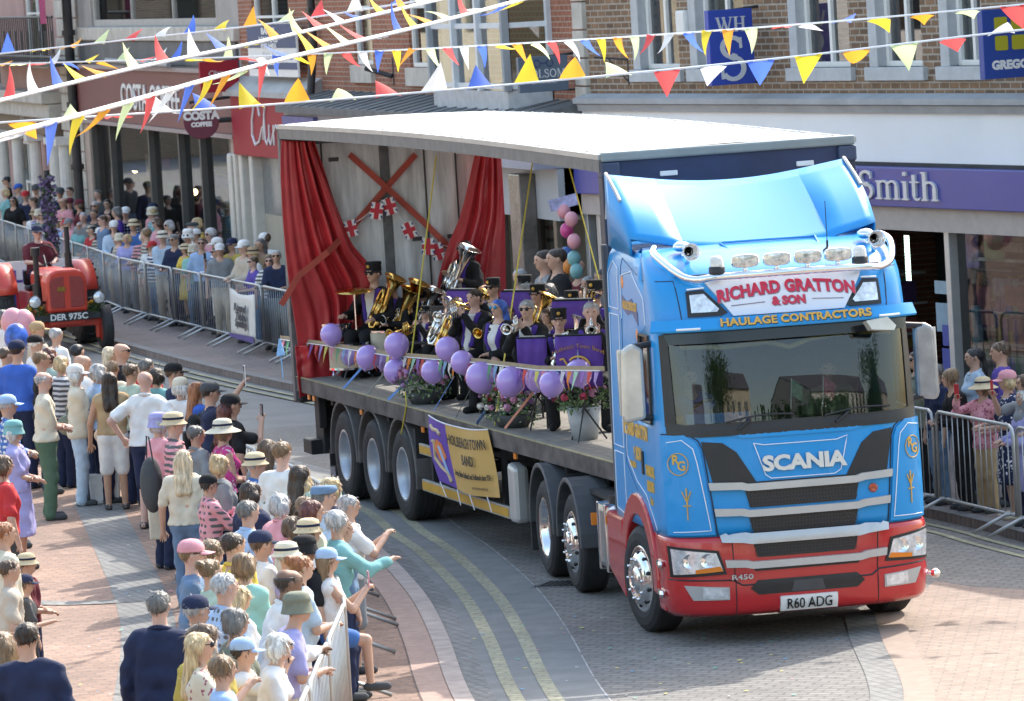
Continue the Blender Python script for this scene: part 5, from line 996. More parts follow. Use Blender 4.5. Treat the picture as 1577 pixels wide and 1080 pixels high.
def cloth(col,pat=None,rough=.85):
    c=CN[col]
    nm='cloth %s %s'%(pat or 'plain',col)
    if nm in MATS: return MATS[nm]
    m=mat(nm,c,rough,var=.12,scale=5,bump=.7,bscale=8,spec=.25)
    if pat:
        n=m.node_tree.nodes; L=m.node_tree.links; b=n['Principled BSDF']; tc=[q for q in n if q.type=='TEX_COORD'][0]
        mx=n.new('ShaderNodeMixRGB'); mx.inputs[1].default_value=(*c,1); d=.75 if sum(c)<1.2 else .12
        mx.inputs[2].default_value=(d,d,d*1.05,1) if pat!='floral' else ((.7,.6,.6,1) if sum(c)<1.2 else (.35,.1,.15,1))
        if pat in('striped','checked'):
            def wv(ax,sc):
                w_=n.new('ShaderNodeTexWave'); w_.bands_direction=ax; w_.inputs['Scale'].default_value=sc; w_.inputs['Distortion'].default_value=.6; L.new(tc.outputs['Object'],w_.inputs['Vector']); return w_
            a=wv('Z',5.0)
            if pat=='checked':
                b2=wv('Y',5.0); mm=n.new('ShaderNodeMath'); mm.operation='MULTIPLY'; L.new(a.outputs[1],mm.inputs[0]); L.new(b2.outputs[1],mm.inputs[1]); src=mm.outputs[0]
            else: src=a.outputs[1]
            rp=n.new('ShaderNodeValToRGB'); rp.color_ramp.elements[0].position=.42; rp.color_ramp.elements[1].position=.58; L.new(src,rp.inputs[0]); L.new(rp.outputs[0],mx.inputs[0])
        else:
            v=n.new('ShaderNodeTexVoronoi'); v.inputs['Scale'].default_value=26 if pat=='spotted' else 19; v.inputs['Randomness'].default_value=1; nzz=n.new('ShaderNodeTexNoise'); nzz.inputs['Scale'].default_value=14; L.new(tc.outputs['Object'],nzz.inputs['Vector']); ad=n.new('ShaderNodeMixRGB'); ad.blend_type='ADD'; ad.inputs[0].default_value=.0 if pat=='spotted' else .14; L.new(tc.outputs['Object'],ad.inputs[1]); L.new(nzz.outputs[1],ad.inputs[2]); L.new(ad.outputs[0],v.inputs['Vector'])
            rp=n.new('ShaderNodeValToRGB'); rp.color_ramp.elements[0].position=.28; rp.color_ramp.elements[1].position=.36; rp.color_ramp.elements[0].color=(1,1,1,1); rp.color_ramp.elements[1].color=(0,0,0,1)
            L.new(v.outputs[0],rp.inputs[0]); L.new(rp.outputs[0],mx.inputs[0])
        L.new(mx.outputs[0],b.inputs['Base Color'])
    return m
def hairmat(c):
    nm='hair '+c
    if nm in MATS: return MATS[nm]
    m=mat(nm,CN[c],.42,var=.55,scale=1,bump=.8,bscale=1); nd=m.node_tree.nodes; tc=[q for q in nd if q.type=='TEX_COORD'][0]
    mp=nd.new('ShaderNodeMapping'); mp.inputs['Scale'].default_value=(42,42,7); m.node_tree.links.new(tc.outputs['Object'],mp.inputs[0])
    for q in nd:
        if q.type=='TEX_NOISE': m.node_tree.links.new(mp.outputs[0],q.inputs['Vector'])
    return m
def nets(vol,xs,ys,zs):
    s=vol<0; nx,ny,nz=vol.shape
    cs=np.zeros((nx-1,ny-1,nz-1),np.int8)
    for dx in(0,1):
        for dy in(0,1):
            for dz in(0,1): cs+=s[dx:nx-1+dx,dy:ny-1+dy,dz:nz-1+dz]
    I,J,K=np.nonzero((cs>0)&(cs<8)); n=len(I)
    if n==0: return np.zeros((0,3)),np.zeros((0,4),int)
    idx=np.full(cs.shape,-1,np.int32); idx[I,J,K]=np.arange(n)
    acc=np.zeros((n,3)); cnt=np.zeros(n); A=[xs,ys,zs]
    for ax in range(3):
        o=[a for a in range(3) if a!=ax]
        for u in (0,1):
            for v in (0,1):
                d0=[0,0,0]; d0[o[0]]=u; d0[o[1]]=v; d1=list(d0); d1[ax]=1
                a=vol[I+d0[0],J+d0[1],K+d0[2]]; b=vol[I+d1[0],J+d1[1],K+d1[2]]; m=(a<0)!=(b<0); t=np.where(m,a/(a-b+1e-12),0)
                ix=[I,J,K]
                for q in range(3):
                    base=A[q][ix[q]+d0[q]]
                    if q==ax: base=base+t*(A[q][ix[q]+1]-A[q][ix[q]])
                    acc[:,q]+=np.where(m,base,0)
                cnt+=m
    V=acc/cnt[:,None]; F=[]
    for ax in range(3):
        sl0=[slice(1,-1)]*3; sl0[ax]=slice(0,-1); sl1=list(sl0); sl1[ax]=slice(1,None)
        a=s[tuple(sl0)]; b=s[tuple(sl1)]; P=np.nonzero(a!=b); inside=a[P]
        off=[1,1,1]; off[ax]=0; P=[P[q]+off[q] for q in range(3)]
        o=[(ax+1)%3,(ax+2)%3]
        def g(u,v):
            q=[P[0],P[1],P[2]]; q=list(q); q[o[0]]=q[o[0]]-u; q[o[1]]=q[o[1]]-v; return idx[q[0],q[1],q[2]]
        f=np.stack([g(1,1),g(0,1),g(0,0),g(1,0)],1); f[~inside]=f[~inside][:,::-1]; F.append(f)
    F=np.concatenate(F); F=F[(F>=0).all(1)]; return V,F
def field(prims,xs,ys,zs):
    vol=np.full((len(xs),len(ys),len(zs)),.5,np.float32)
    for a,b,ra,rb,k in prims:
        a=np.array(a,np.float32); b=np.array(b,np.float32); R_=max(ra,rb)+.06; lo=np.minimum(a,b)-R_; hi=np.maximum(a,b)+R_
        i0,i1=np.searchsorted(xs,[lo[0],hi[0]]); j0,j1=np.searchsorted(ys,[lo[1],hi[1]]); k0,k1=np.searchsorted(zs,[lo[2],hi[2]])
        if i1<=i0 or j1<=j0 or k1<=k0: continue
        X=xs[i0:i1,None,None]-a[0]; Y=ys[None,j0:j1,None]-a[1]; Z=zs[None,None,k0:k1]-a[2]; d=b-a; L2=float(d@d)+1e-9
        t=np.clip((X*d[0]+Y*d[1]+Z*d[2])/L2,0,1); D=np.sqrt((X-t*d[0])**2+(Y-t*d[1])**2+(Z-t*d[2])**2)-(ra+t*(rb-ra))
        B=vol[i0:i1,j0:j1,k0:k1]; h=np.maximum(k-np.abs(B-D),0)/k; vol[i0:i1,j0:j1,k0:k1]=np.minimum(B,D)-h*h*k*.25
    return vol
def axis(lo,hi,st,bands):
    pts=[]; x=lo
    while x<hi:
        pts.append(x); s=st
        for a,b,f in bands:
            if a-st<x<b: s=min(s,f)
        x+=s
    pts.append(x); return np.array(pts,np.float32)
def bounds(prims,pad=.05):
    P=np.array([q for p in prims for q in (p[0],p[1])]); r=max(max(p[2],p[3]) for p in prims); 
    lo=np.min([np.minimum(np.array(p[0])-max(p[2],p[3]),np.array(p[1])-max(p[2],p[3])) for p in prims],0)-pad; hi=np.max([np.maximum(np.array(p[0])+max(p[2],p[3]),np.array(p[1])+max(p[2],p[3])) for p in prims],0)+pad
    return lo,hi
def ik(S_,T_,l1,l2,pole):
    S_,T_=np.array(S_,float),np.array(T_,float); d=T_-S_; L=np.linalg.norm(d); 
    if L>(l1+l2)*.985: T_=S_+d/L*(l1+l2)*.985; d=T_-S_; L=np.linalg.norm(d)
    u=d/L; a=(l1*l1-l2*l2+L*L)/(2*L); h=math.sqrt(max(l1*l1-a*a,1e-6)); p=np.array(pole,float); p=p-u*(p@u); p/=np.linalg.norm(p)+1e-9
    return S_+u*a+p*h,T_
POSES={'stand':((.07,.30,.80),(.05,-.30,.80)),'phone':((.16,.2,1.08),(.36,-.12,1.50)),'film':((.40,.09,1.46),(.40,-.07,1.46)),'phonelow':((.34,.1,1.30),(.34,-.06,1.32)),'lean':((.31,.10,1.10),(.33,-.08,1.12)),'fold':((.2,.0,1.10),(.22,.06,1.06)),'clap':((.33,.06,1.22),(.33,-.03,1.24)),'hip':((-.02,.31,1.02),(-.02,-.31,1.02)),'behind':((-.16,.05,.95),(-.16,-.05,.93)),'point':((.12,.22,1.0),(.44,-.12,1.27)),'wave':((.2,.2,1.1),(.3,-.4,1.72)),'bag':((.1,.24,1.05),(.06,-.27,.80)),
'horn':((.30,.07,1.44),(.30,-.05,1.42)),'tuba':((.24,.2,1.22),(.26,-.16,1.30)),'eup':((.24,.14,1.12),(.28,-.12,1.22)),'drum':((.34,.24,1.12),(.34,-.24,1.16)),'bone':((.24,.1,1.40),(.44,-.06,1.36)),'wheel':((.46,.2,1.12),(.5,-.3,1.02)),'wheel2':((.40,.17,1.15),(.40,-.17,1.15)),'kid':((.1,.25,.85),(.3,-.1,1.15)),'armsill':((.30,-.34,1.22),(.38,.1,1.15))}
PEOPLE=[]
def person(loc,H,head,hair=('short','midbrown'),hat=None,top='white t-shirt',bottom='blue jeans',pose='stand',hd=0,nod=0,glasses=None,fat=1.0,female=False,sit=False,lean=0,skin=0,lod=None,shoes='darkgrey',z=0,extra='',group=None,place='',lift=(0,0),stride=0,cat='person',fixlabel=None):
    s=H/1.76; loc=Vector(loc); dist=loc.y; fine=dist<62 if lod is None else lod
    root=empty('person',None,cat,loc,R(head)); 
    tp=top.split(); kind=tp[-1]; tcol=tp[-2]; tpat=tp[0] if len(tp)>2 else None
    W_=fat; hipz=.93 if not sit else .52
    dz=hipz-.93
    th=R(lean)
    def U(p): # upper body: lean about the hips
        x,y,z_=p; zz=z_-.93; return (x*math.cos(th)+zz*math.sin(th), y, hipz+zz*math.cos(th)-x*math.sin(th))
    def A(p): return tuple(np.array(p)*s)
    TOR=[((-.01,.07*W_,.94),(0,.075*W_,1.12),.106*W_,.094*W_,.05),((-.01,-.07*W_,.94),(0,-.072*W_,1.12),.106*W_,.094*W_,.05),((0,.072*W_,1.12),(0,.08,1.33),.094*W_,.1,.05),((0,-.072*W_,1.12),(0,-.08,1.33),.094*W_,.1,.05),((0,.04,1.42),(0,.165,1.405),.07,.06,.06),((0,-.04,1.42),(0,-.165,1.405),.07,.06,.06)]
    if fat>1.12: TOR.append(((.05,0,1.06),(.04,0,1.16),.12*W_,.11,.06))
    if female: TOR+=[((.085,.07,1.27),(.085,-.07,1.27),.065,.065,.05)]
    TOR=[(U(a),U(b),r0,r1,k) for a,b,r0,r1,k in TOR]
    hip=[(-.01,.085,hipz-.01),(-.01,-.085,hipz-.01)]
    LEG=[]
    for i,sg in enumerate((1,-1)):
        h=hip[i]
        if sit: kn=(.40,sg*.12,.50); an=(.40,sg*.12,.09)
        else: st_=stride*(1 if sg>0 else -1); kn=(.02+st_*.5,sg*.10,.49); an=(-.02+st_,sg*.105,.085)
        if not sit and lift[i]: kn=(.32,sg*.12,.86); an=(.34,sg*.12,.45)
        LEG+=[(h,kn,.088*min(W_,1.2),.056,.04),(kn,an,.054,.038,.02),((an[0]-.04,an[1],an[2]-.045),(an[0]+.16,an[1]+sg*.02,an[2]-.05),.036,.032,.02)]
    tgt=POSES[pose] if isinstance(pose,str) else pose
    ARM=[];HAND=[];W3=[]
    for i,sg in enumerate((1,-1)):
        sh=U((0,sg*.185*min(1.1,W_**.5),1.39)); t=tgt[i]
        t=U(t) if (sit or not isinstance(pose,str) or pose in('horn','tuba','eup','phone','film','phonelow','clap','fold','hip','behind','drum','bone','kid')) else t
        pole=(-.35,sg*.55,-.75) if pose!='wave' else (0,sg,-.3)
        el,wr=ik(sh,t,.29,.25,pole); el,wr=tuple(el),tuple(wr)
        ARM+=[(sh,el,.051,.041,.018),(el,wr,.041,.028,.012)]
        d=np.array(wr)-np.array(el); d/=np.linalg.norm(d); n=np.cross(d,(0,0,1)); n=n/np.linalg.norm(n) if np.linalg.norm(n)>.1 else np.array((0,1.,0)); 
        sd=np.cross(n,d); w0=np.array(wr); W3.append((w0,d,n))
        if isinstance(pose,str) and pose in('lean','stand','behind','bag'): d2=d
        else: d2=d
        pal=sd if abs(d[2])<.8 else np.array((1.,0,0)); side=np.cross(d2,pal); side/=np.linalg.norm(side)
        pe=w0+d2*.085
        for q in (-.024,.024): HAND.append((tuple(w0+d2*.02),tuple(pe+side*q),.021,.018,.02))
        curl=-pal*.6 if pose in('stand','lean','fold') else -pal
        for f,(o_,l_) in enumerate(((-.032,.07),(-.011,.08),(.011,.076),(.032,.06))):
            b0=pe+side*o_; b1=b0+d2*l_*.5-pal*.010; b2=b1+(d2*.45-pal*.5)*l_*.6
            HAND+= [(tuple(b0),tuple(b1),.0095,.009,.006),(tuple(b1),tuple(b2),.009,.0075,.004)]
        tb=w0+d2*.035+side*(.03*sg); HAND+=[(tuple(tb),tuple(tb+side*(.03*sg)+d2*.03-pal*.012),.0125,.0105,.01),(tuple(tb+side*(.03*sg)+d2*.03-pal*.012),tuple(tb+side*(.03*sg)+d2*.06-pal*.03),.0105,.008,.004)]
    # head
    hc=np.array(U((.012,0,1.655))); ca,sa=math.cos(R(hd)),math.sin(R(hd)); cb,sb=math.cos(R(nod)-th*.35*0),math.sin(R(nod))
    def Hd(p): x,y,z_=p; x,z_=x*cb+z_*sb,-x*sb+z_*cb; return tuple(hc+np.array((x*ca-y*sa,x*sa+y*ca,z_)))
    HEAD=[(Hd((-.03,0,.02)),Hd((.022,0,.012)),.075,.072,.03),(Hd((.02,0,-.03)),Hd((.05,0,-.078)),.056,.034,.05),(U((0,0,1.42)),Hd((-.015,0,-.06)),.055,.052,.04),(Hd((.088,0,.0)),Hd((.104,0,-.03)),.009,.0135,.012),(Hd((-.005,.078,-.005)),Hd((-.01,.08,-.03)),.016,.01,.01),(Hd((-.005,-.078,-.005)),Hd((-.01,-.08,-.03)),.016,.01,.01),(Hd((.085,.03,.025)),Hd((.085,-.03,.025)),.012,.012,.02),(Hd((.078,.016,-.062)),Hd((.078,-.016,-.062)),.012,.012,.012)]
    body=TOR+LEG+ARM+HAND+HEAD
    if kind in('dress',) or bottom.split()[-1]=='skirt' : pass
    bodyS=[(A(a),A(b),r0*s,r1*s,k*s) for a,b,r0,r1,k in body]
    c0=.019 if fine else .028; cf=.0115 if fine else .019; lo,hi=bounds(bodyS)
    bz=[(hc[2]*s-.13*s,hc[2]*s+.12*s,cf)]; bxx=[(hc[0]*s-.11,hc[0]*s+.13,cf)]; by=[(hc[1]*s-.1,hc[1]*s+.1,cf)]
    if fine:
        for w0,d,n in W3:
            e=(w0+d*.09)*s; bxx.append((e[0]-.09,e[0]+.09,.0105)); by.append((e[1]-.08,e[1]+.08,.0105)); bz.append((e[2]-.09,e[2]+.09,.0105))
    xs,ys,zs=axis(lo[0],hi[0],c0,bxx),axis(lo[1],hi[1],c0,by),axis(lo[2],hi[2],c0,bz)
    V,F=nets(field(bodyS,xs,ys,zs),xs,ys,zs); npobj('body',V,F,SKIN[skin],root)
    def part(name,prims,m,clip=None,cell=None,wr=0,k=1.0):
        ps=[(A(a),A(b),r0*s,r1*s,kk*s) for a,b,r0,r1,kk in prims]; cc=cell or (.021 if fine else .03); lo,hi=bounds(ps); xs,ys,zs=axis(lo[0],hi[0],cc,[]),axis(lo[1],hi[1],cc,[]),axis(lo[2],hi[2],cc,[])
        vol=field(ps,xs,ys,zs)
        if wr: 
            X,Y,Z=xs[:,None,None],ys[None,:,None],zs[None,None,:]; ph=loc.x*7+loc.y*3; vol=vol+wr*(np.sin(Z*27+X*14+Y*9+ph)*np.sin(Y*19-Z*11+ph*2)+.7*np.sin(X*31+Z*23+Y*27+ph)*np.sin(Z*13-Y*21+ph)+.45*np.sin(Z*52+Y*31+ph*3)*np.sin(X*40+Y*37))
        if clip is not None:
            X,Y,Z=np.meshgrid(xs/s,ys/s,zs/s,indexing='ij'); vol=np.maximum(vol,clip(X,Y,Z)*s)
        V,F=nets(vol,xs,ys,zs)
        if name=='hair' and fine and len(F):
            rng=np.random.default_rng(int(abs(loc.x*991+loc.y*77))); F=F.tolist(); V=V.tolist(); hx=np.array(hc)*s; n0=len(V)
            for q in rng.integers(0,n0,170):
                b=np.array(V[q]); o_=b-hx; o_/=np.linalg.norm(o_)+1e-6; dn=np.array((0,0,-1.))-o_*(-o_[2]); dr=dn*.9+o_*.10+rng.normal(0,.2,3); dr/=np.linalg.norm(dr); Ls=rng.uniform(.02,.05)*(1.7 if hs in('long','bob','curly') else 1); sd=np.cross(dr,o_); sd/=np.linalg.norm(sd)+1e-6
                k0=len(V); V+=[(b+sd*.005).tolist(),(b-sd*.005).tolist(),(b+dr*Ls*.6-sd*.003).tolist(),(b+dr*Ls).tolist()]; F.append([k0,k0+1,k0+2,k0+3])
        if len(F): npobj(name,V,F,m,root)
    def inf(L,d): return [(a,b,r0+d,r1+d,k) for a,b,r0,r1,k in L]
    # lower clothes
    bt=bottom.split(); bk=bt[-1]; bc=cloth('denim' if bt[-2]=='blue' and bk=='jeans' else bt[-2],bt[0] if len(bt)>2 else None) if bk!='none' else None
    shz=0
    if bk in('trousers','jeans'):
        d=.016 if bk=='jeans' else .026; L=[]
        for i in (0,3): h,kn,r0,r1,k=LEG[i]; kn2,an,q0,q1,k2=LEG[i+1]; L+=[(h,kn,r0+d*.8,r1+d,k),(kn2,(an[0],an[1],an[2]-.02),q0+d,q1+d*1.25,k2)]
        part('trousers',L+inf(TOR[:2],.012),bc,lambda X,Y,Z:Z-(hipz+.10),wr=.007)
    elif bk=='shorts':
        L=[]
        for i in (0,3): h,kn,r0,r1,k=LEG[i]; L.append((h,tuple(np.array(h)+(np.array(kn)-np.array(h))*(.6 if lift[i//3] else .95)),r0+.022,r1+.034,k))
        part('shorts',L+inf(TOR[:2],.012),bc,lambda X,Y,Z:Z-(hipz+.10),wr=.003)
    elif bk=='skirt' or kind=='dress':
        hem=.42 if not sit else .4; wz=hipz+.12
        m_=bc if bk=='skirt' else cloth(tcol,tpat); pr=[]
        if not sit:
            for sg in (.5,-.5,0): pr.append(((0,sg*.13,hipz+.08),(0.01,sg*.22,hem-.12),.115*W_,.165,.09))
        else: pr=[(hip[0],(.42,.1,.52),.12,.10,.06),(hip[1],(.42,-.1,.52),.12,.10,.06),((.42,.08,.5),(.43,.09,.25),.1,.12,.05),((.42,-.08,.5),(.43,-.09,.25),.1,.12,.05)]
        part('skirt',pr,m_,lambda X,Y,Z:np.maximum(Z-wz,(hem-Z)),wr=.007)
    # top
    long_=kind in('shirt','jacket','coat','cardigan','hoodie','jumper','tunic','blazer'); none=kind in('vest','strappy'); tm=cloth(tcol,tpat)
    d=.014 if kind not in('jacket','coat','hoodie','jumper','cardigan','blazer') else .016
    L=inf(TOR,d)
    for i in (0,2):
        sh,el,r0,r1,k=ARM[i]; e2,wr_,q0,q1,k2=ARM[i+1]
        if long_: L+=[(sh,el,r0+d,r1+d+.004,k),(e2,tuple(np.array(e2)+(np.array(wr_)-np.array(e2))*.96),q0+d+.004,q1+d+.004,k2)]
        elif not none: L+=[(sh,tuple(np.array(sh)+(np.array(el)-np.array(sh))*.72),r0+d+.002,r1+d+.016,k)]
    hemz=hipz+(.0 if kind in('polo','shirt','t-shirt','tunic') else .02) - (.10 if kind in('jacket','coat','tunic','blazer') else 0)
    L+=[((-.01,.07*W_,hipz-.02),(-.01,-.07*W_,hipz-.02),.118*W_+d*.6+.008,.118*W_+d*.6+.008,.05)]
    nk=np.array(U((.03,0,1.49)))
    part(kind.replace('-','_') if kind not in('strappy',) else 'strappy_top',L,tm,lambda X,Y,Z:np.maximum(hemz-Z,.075-np.sqrt((X-nk[0])**2+(Y-nk[1])**2+(Z-nk[2])**2)),wr=(.009 if kind in('jacket','jumper','coat','cardigan') else .010) if fine else .006)
    if kind=='blazer':
        def sc(X,Y,Z): return Z if sit else Z
        zt=U((0,0,1.45))[2]; zb=hipz+.05
        part('shirt_front',inf(TOR,.030),cloth('white'),lambda X,Y,Z:np.maximum.reduce([np.abs(Y)-(.035+.05*(Z-zb)/(zt-zb)),.02-X,zb-Z,Z-zt]),cell=.016)
        part('lapels',inf(TOR,.036),cloth('violet'),lambda X,Y,Z:np.maximum.reduce([np.abs(Y)-(.085+.06*(Z-zb)/(zt-zb)),(.03+.05*(Z-zb)/(zt-zb))-np.abs(Y),.02-X,zb+.06-Z,Z-zt-.02]),cell=.016)
    if kind in('polo','shirt','jacket') and fine:
        bm=BM(); tube(bm,[A(U((.012+.078*math.cos(a),.082*math.sin(a),1.475-.03*math.cos(a)))) for a in [2*PI*k_/14 for k_ in range(14)]],.017*s,6,closed=True); obj('collar',bm,tm,root,smooth=True)
    # shoes
    bm=BM()
    for i in (2,5): a,b,r0,r1,k=LEG[i]; a,b=Vector(A(a)),Vector(A(b)); tube(bm,[a+Vector((-.03,0,.0)),a,a*.5+b*.5,b,b+Vector((.03,0,-.006))],[.02*s,.046*s,.045*s,.042*s,.018*s],8)
    obj('shoes',bm,cloth(shoes),root,smooth=True)
    # hair
    hs,hcol=hair; hm=hairmat(hcol)
    def inv(X,Y,Z):
        x,y,z_=X-hc[0],Y-hc[1],Z-hc[2]; x,y=x*ca+y*sa,-x*sa+y*ca; return x*cb-z_*sb,y,x*sb+z_*cb
    base=[(Hd((-.035,0,.022)),Hd((.012,0,.02)),.084,.080,.03)]
    if hs!='bald':
        sl,of=.95,-.03
        if hs=='balding': cl=lambda X,Y,Z:(lambda x,y,z_:np.maximum.reduce([.3*x-z_-.055,z_-.045,x-.03]))(*inv(X,Y,Z))
        else:
            if hs in('bob','long','pony','bun','curly'): sl,of=1.25,-.05
            if hs=='bob': base+=[(Hd((-.03,.05,-.04)),Hd((-.03,-.05,-.04)),.072,.072,.03)]; of=-.10
            if hs=='curly': base+=[(Hd((-.02,.045,.03)),Hd((-.02,-.045,.03)),.082,.082,.03)]; of=-.08
            if hs=='bun': base+=[(Hd((-.11,0,.06)),Hd((-.12,0,.065)),.045,.045,.02)]
            if hs=='long': base+=[(Hd((-.045,.045,-.03)),U((-.11,.05,1.30)),.062,.05,.05),(Hd((-.045,-.045,-.03)),U((-.11,-.05,1.30)),.062,.05,.05)]
            if hs=='pony': base+=[(Hd((-.11,0,.02)),U((-.15,0,1.36)),.035,.022,.03)]
            tail=hs in('long','pony','bun')
            def cl(X,Y,Z):
                x,y,z_=inv(X,Y,Z); c=sl*x-z_+of
                return np.where((x<-.02)&tail,-.05,c)
        part('hair',base,hm,cl,cell=.0125 if fine else .02,wr=.004)
    # hat
    if hat:
        ht,hc2=hat.split()[-1],hat.split()[-2]; hm2=cloth(hc2); bm=BM()
        T=Matrix(((ca*cb,-sa,ca*sb,0),(sa*cb,ca,sa*sb,0),(-sb,0,cb,0),(0,0,0,1))); T=Matrix.Translation(Vector(hc)*s)@T@Matrix.Scale(s,4)
        def ring(rx,ry,z_,x0=-.012,n=20): return [bm.verts.new(T@Vector((x0+rx*math.cos(2*PI*k/n),ry*math.sin(2*PI*k/n),z_))) for k in range(n)]
        def loft(rs,mi=0,cap=True):
            for a,b in zip(rs,rs[1:]):
                for k in range(len(a)): bm.faces.new((a[k],a[(k+1)%len(a)],b[(k+1)%len(b)],b[k])).material_index=mi
            if cap: bm.faces.new(rs[-1]).material_index=mi
        if ht in('cap','beret'): 
            loft([ring(.112,.098,.025),ring(.113,.1,.055),ring(.1,.09,.09),ring(.065,.06,.118),ring(.02,.02,.127)])
            br=[[bm.verts.new(T@Vector((.055+.135*f*math.cos(a)*(1 if f else 1),.088*math.sin(a)*(.95 if f<1 else .92),.034-.028*f-.012*math.sin(a)**2))) for a in [(-80+160*k/10)*PI/180 for k in range(11)]] for f in (.25,.65,1.0)]
            for a,b in zip(br,br[1:]):
                for k in range(10): bm.faces.new((a[k],a[k+1],b[k+1],b[k]))
        elif ht=='flatcap': loft([ring(.118,.102,.03),ring(.13,.108,.055,.005),ring(.115,.1,.09,.0),ring(.05,.05,.1)])
        elif ht=='bandcap': 
            loft([ring(.106,.094,.03),ring(.105,.093,.10),ring(.112,.1,.135),ring(.1,.09,.145)]); br=[[bm.verts.new(T@Vector((.07+.06*f*math.cos(a),.09*math.sin(a),.04-.02*f))) for a in [(-80+160*k/8)*PI/180 for k in range(9)]] for f in (.2,1.0)]
            for k in range(8): bm.faces.new((br[0][k],br[0][k+1],br[1][k+1],br[1][k]))
            tube(bm,[T@Vector((.1,0,.09)),T@Vector((.108,0,.09))],.022*s,8,mi=1)
        else:
            rb,zb_,dome=(.21,-.02,.12) if ht=='sunhat' else ((.15,.0,.115) if ht in('trilby','hat') else (.135,-.035,.11))
            loft([ring(rb,rb*.95,zb_),ring(rb*.97,rb*.92,zb_+.006),ring(.115,.1,.03),ring(.113,.099,.05,),],cap=False); 
            loft([ring(.113,.099,.05),ring(.115,.101,.052),ring(.113,.099,.075)],mi=1 if ht!='bucket' else 0,cap=False); loft([ring(.111,.098,.075),ring(.1,.088,.11),ring(.06,.055,.128)]); loft([ring(rb*.97,rb*.92,zb_-.004),ring(.1,.09,.02)][::-1],cap=False)
        bmesh.ops.recalc_face_normals(bm,faces=bm.faces[:]); obj('hat',bm,[hm2,cloth('navy') if ht!='bandcap' else GOLD],root,smooth=True)
    # face
    bm=BM()
    if glasses in('sun','bluesun'):
        for sg in (-1,1): ball(bm,A(Hd((.088,sg*.034,.006))),.024*s,8,6); tube(bm,[A(Hd((.08,sg*.062,.012))),A(Hd((0,sg*.082,.01)))],.005*s,4)
        tube(bm,[A(Hd((.096,-.04,.014))),A(Hd((.096,.04,.014)))],.006*s,4); obj('sunglasses',bm,BLUESH if glasses=='bluesun' else SHADE,root,smooth=True)
    else:
        for sg in (-1,1): ball(bm,A(Hd((.087,sg*.031,.005))),(.009*s,.013*s,.008*s),8,6)
        obj('eyes',bm,EYE,root,smooth=True)
        if glasses:
            bm=BM()
            for sg in (-1,1): tube(bm,[A(Hd((.102,sg*.033+.024*math.cos(a*PI/5),.004+.019*math.sin(a*PI/5)))) for a in range(10)],.003*s,4,closed=True); tube(bm,[A(Hd((.1,sg*.057,.008))),A(Hd((0,sg*.082,.006)))],.003*s,4)
            obj('glasses',bm,BLK,root)
    bm=BM(); ball(bm,A(Hd((.085,0,-.055))),(.008*s,.024*s,.006*s),8,6); obj('mouth',bm,LIP,root,smooth=True)
    # description
    nc=lambda c:NICE.get(c,c)
    HN={'short':'short %s hair','bald':'bald head','balding':'balding %s hair','bob':'%s bobbed hair','long':'long %s hair','pony':'%s ponytail','bun':'%s hair in a bun','curly':'curly %s hair'}
    hp=('%s %s'%(nc(hat.split()[-2]),{'sunhat':'wide sun hat','bandcap':'badged cap','flatcap':'flat cap','bucket':'bucket hat'}.get(hat.split()[-1],hat.split()[-1])) if hat else (HN[hs]%nc(hcol) if '%' in HN[hs] else HN[hs]))
    tn=(tpat+' ' if tpat else '')+nc(tcol)+' '+{'strappy':'strappy top','vest':'sleeveless top','blazer':'band blazer'}.get(kind,kind)
    bn='' if bk=='none' or kind=='dress' else nc(bt[-2])+' '+bk
    PEOPLE.append(dict(o=root,hp=hp,tn=tn,bn=bn,extra=extra,place=place,fix=fixlabel,pose=pose,loc=loc.copy(),gl={'sun':'sunglasses','bluesun':'blue sunglasses','yes':'glasses'}.get(glasses,'')))
    if group: root['group']=group
    W2=[]
    cz,sz=math.cos(R(head)),math.sin(R(head))
    for w0,d,n in W3:
        e=(w0+d*.09)*s; W2.append(loc+Vector((e[0]*cz-e[1]*sz,e[0]*sz+e[1]*cz,e[2])))
    return root,W2,W3
def head_at(px,py,H,z=0,lift=1.0): return gnd(px,py,z+H*1.0)-Vector((0,0,H))   # ground point under a head top seen at this pixel
def finish_people():
    """labels: looks first; where two would read alike, what stands beside"""
    def base(p,lv):
        s='person '+('with ' if 'hair' in p['hp'] or 'head' in p['hp'] else 'in ')+p['hp']+(' and ' if 'hair' in p['hp'] or 'head' in p['hp'] else ' and ')+p['tn']
        if p['extra']: s+=', '+p['extra']
        elif lv and p['gl']: s+=', '+p['gl']
        if lv and p['bn'] and not p['extra']: s+=', '+p['bn']
        return s
    lab=[p['fix'] or base(p,0) for p in PEOPLE]
    for lv in (1,2):
        for i,p in enumerate(PEOPLE):
            if lab.count(lab[i])>1 and not p['fix']:
                c=base(p,1) if lv==1 else None
                if lv==2:
                    q=sorted([k for k in range(len(PEOPLE)) if k!=i and PEOPLE[k]['tn']!=p['tn']],key=lambda k:(PEOPLE[k]['loc']-p['loc']).length)
                    for k in q[:6]:
                        c=base(p,0).split(',')[0]+' beside person in '+PEOPLE[k]['tn']
                        if c not in lab: break
                lab[i]=c
    for p,l in zip(PEOPLE,lab):
        full=l+(' '+p['place'] if p['place'] and len((l+' '+p['place']).split())<=16 and not p['fix'] else '')
        p['o']['label']=' '.join(full.split()[:16])
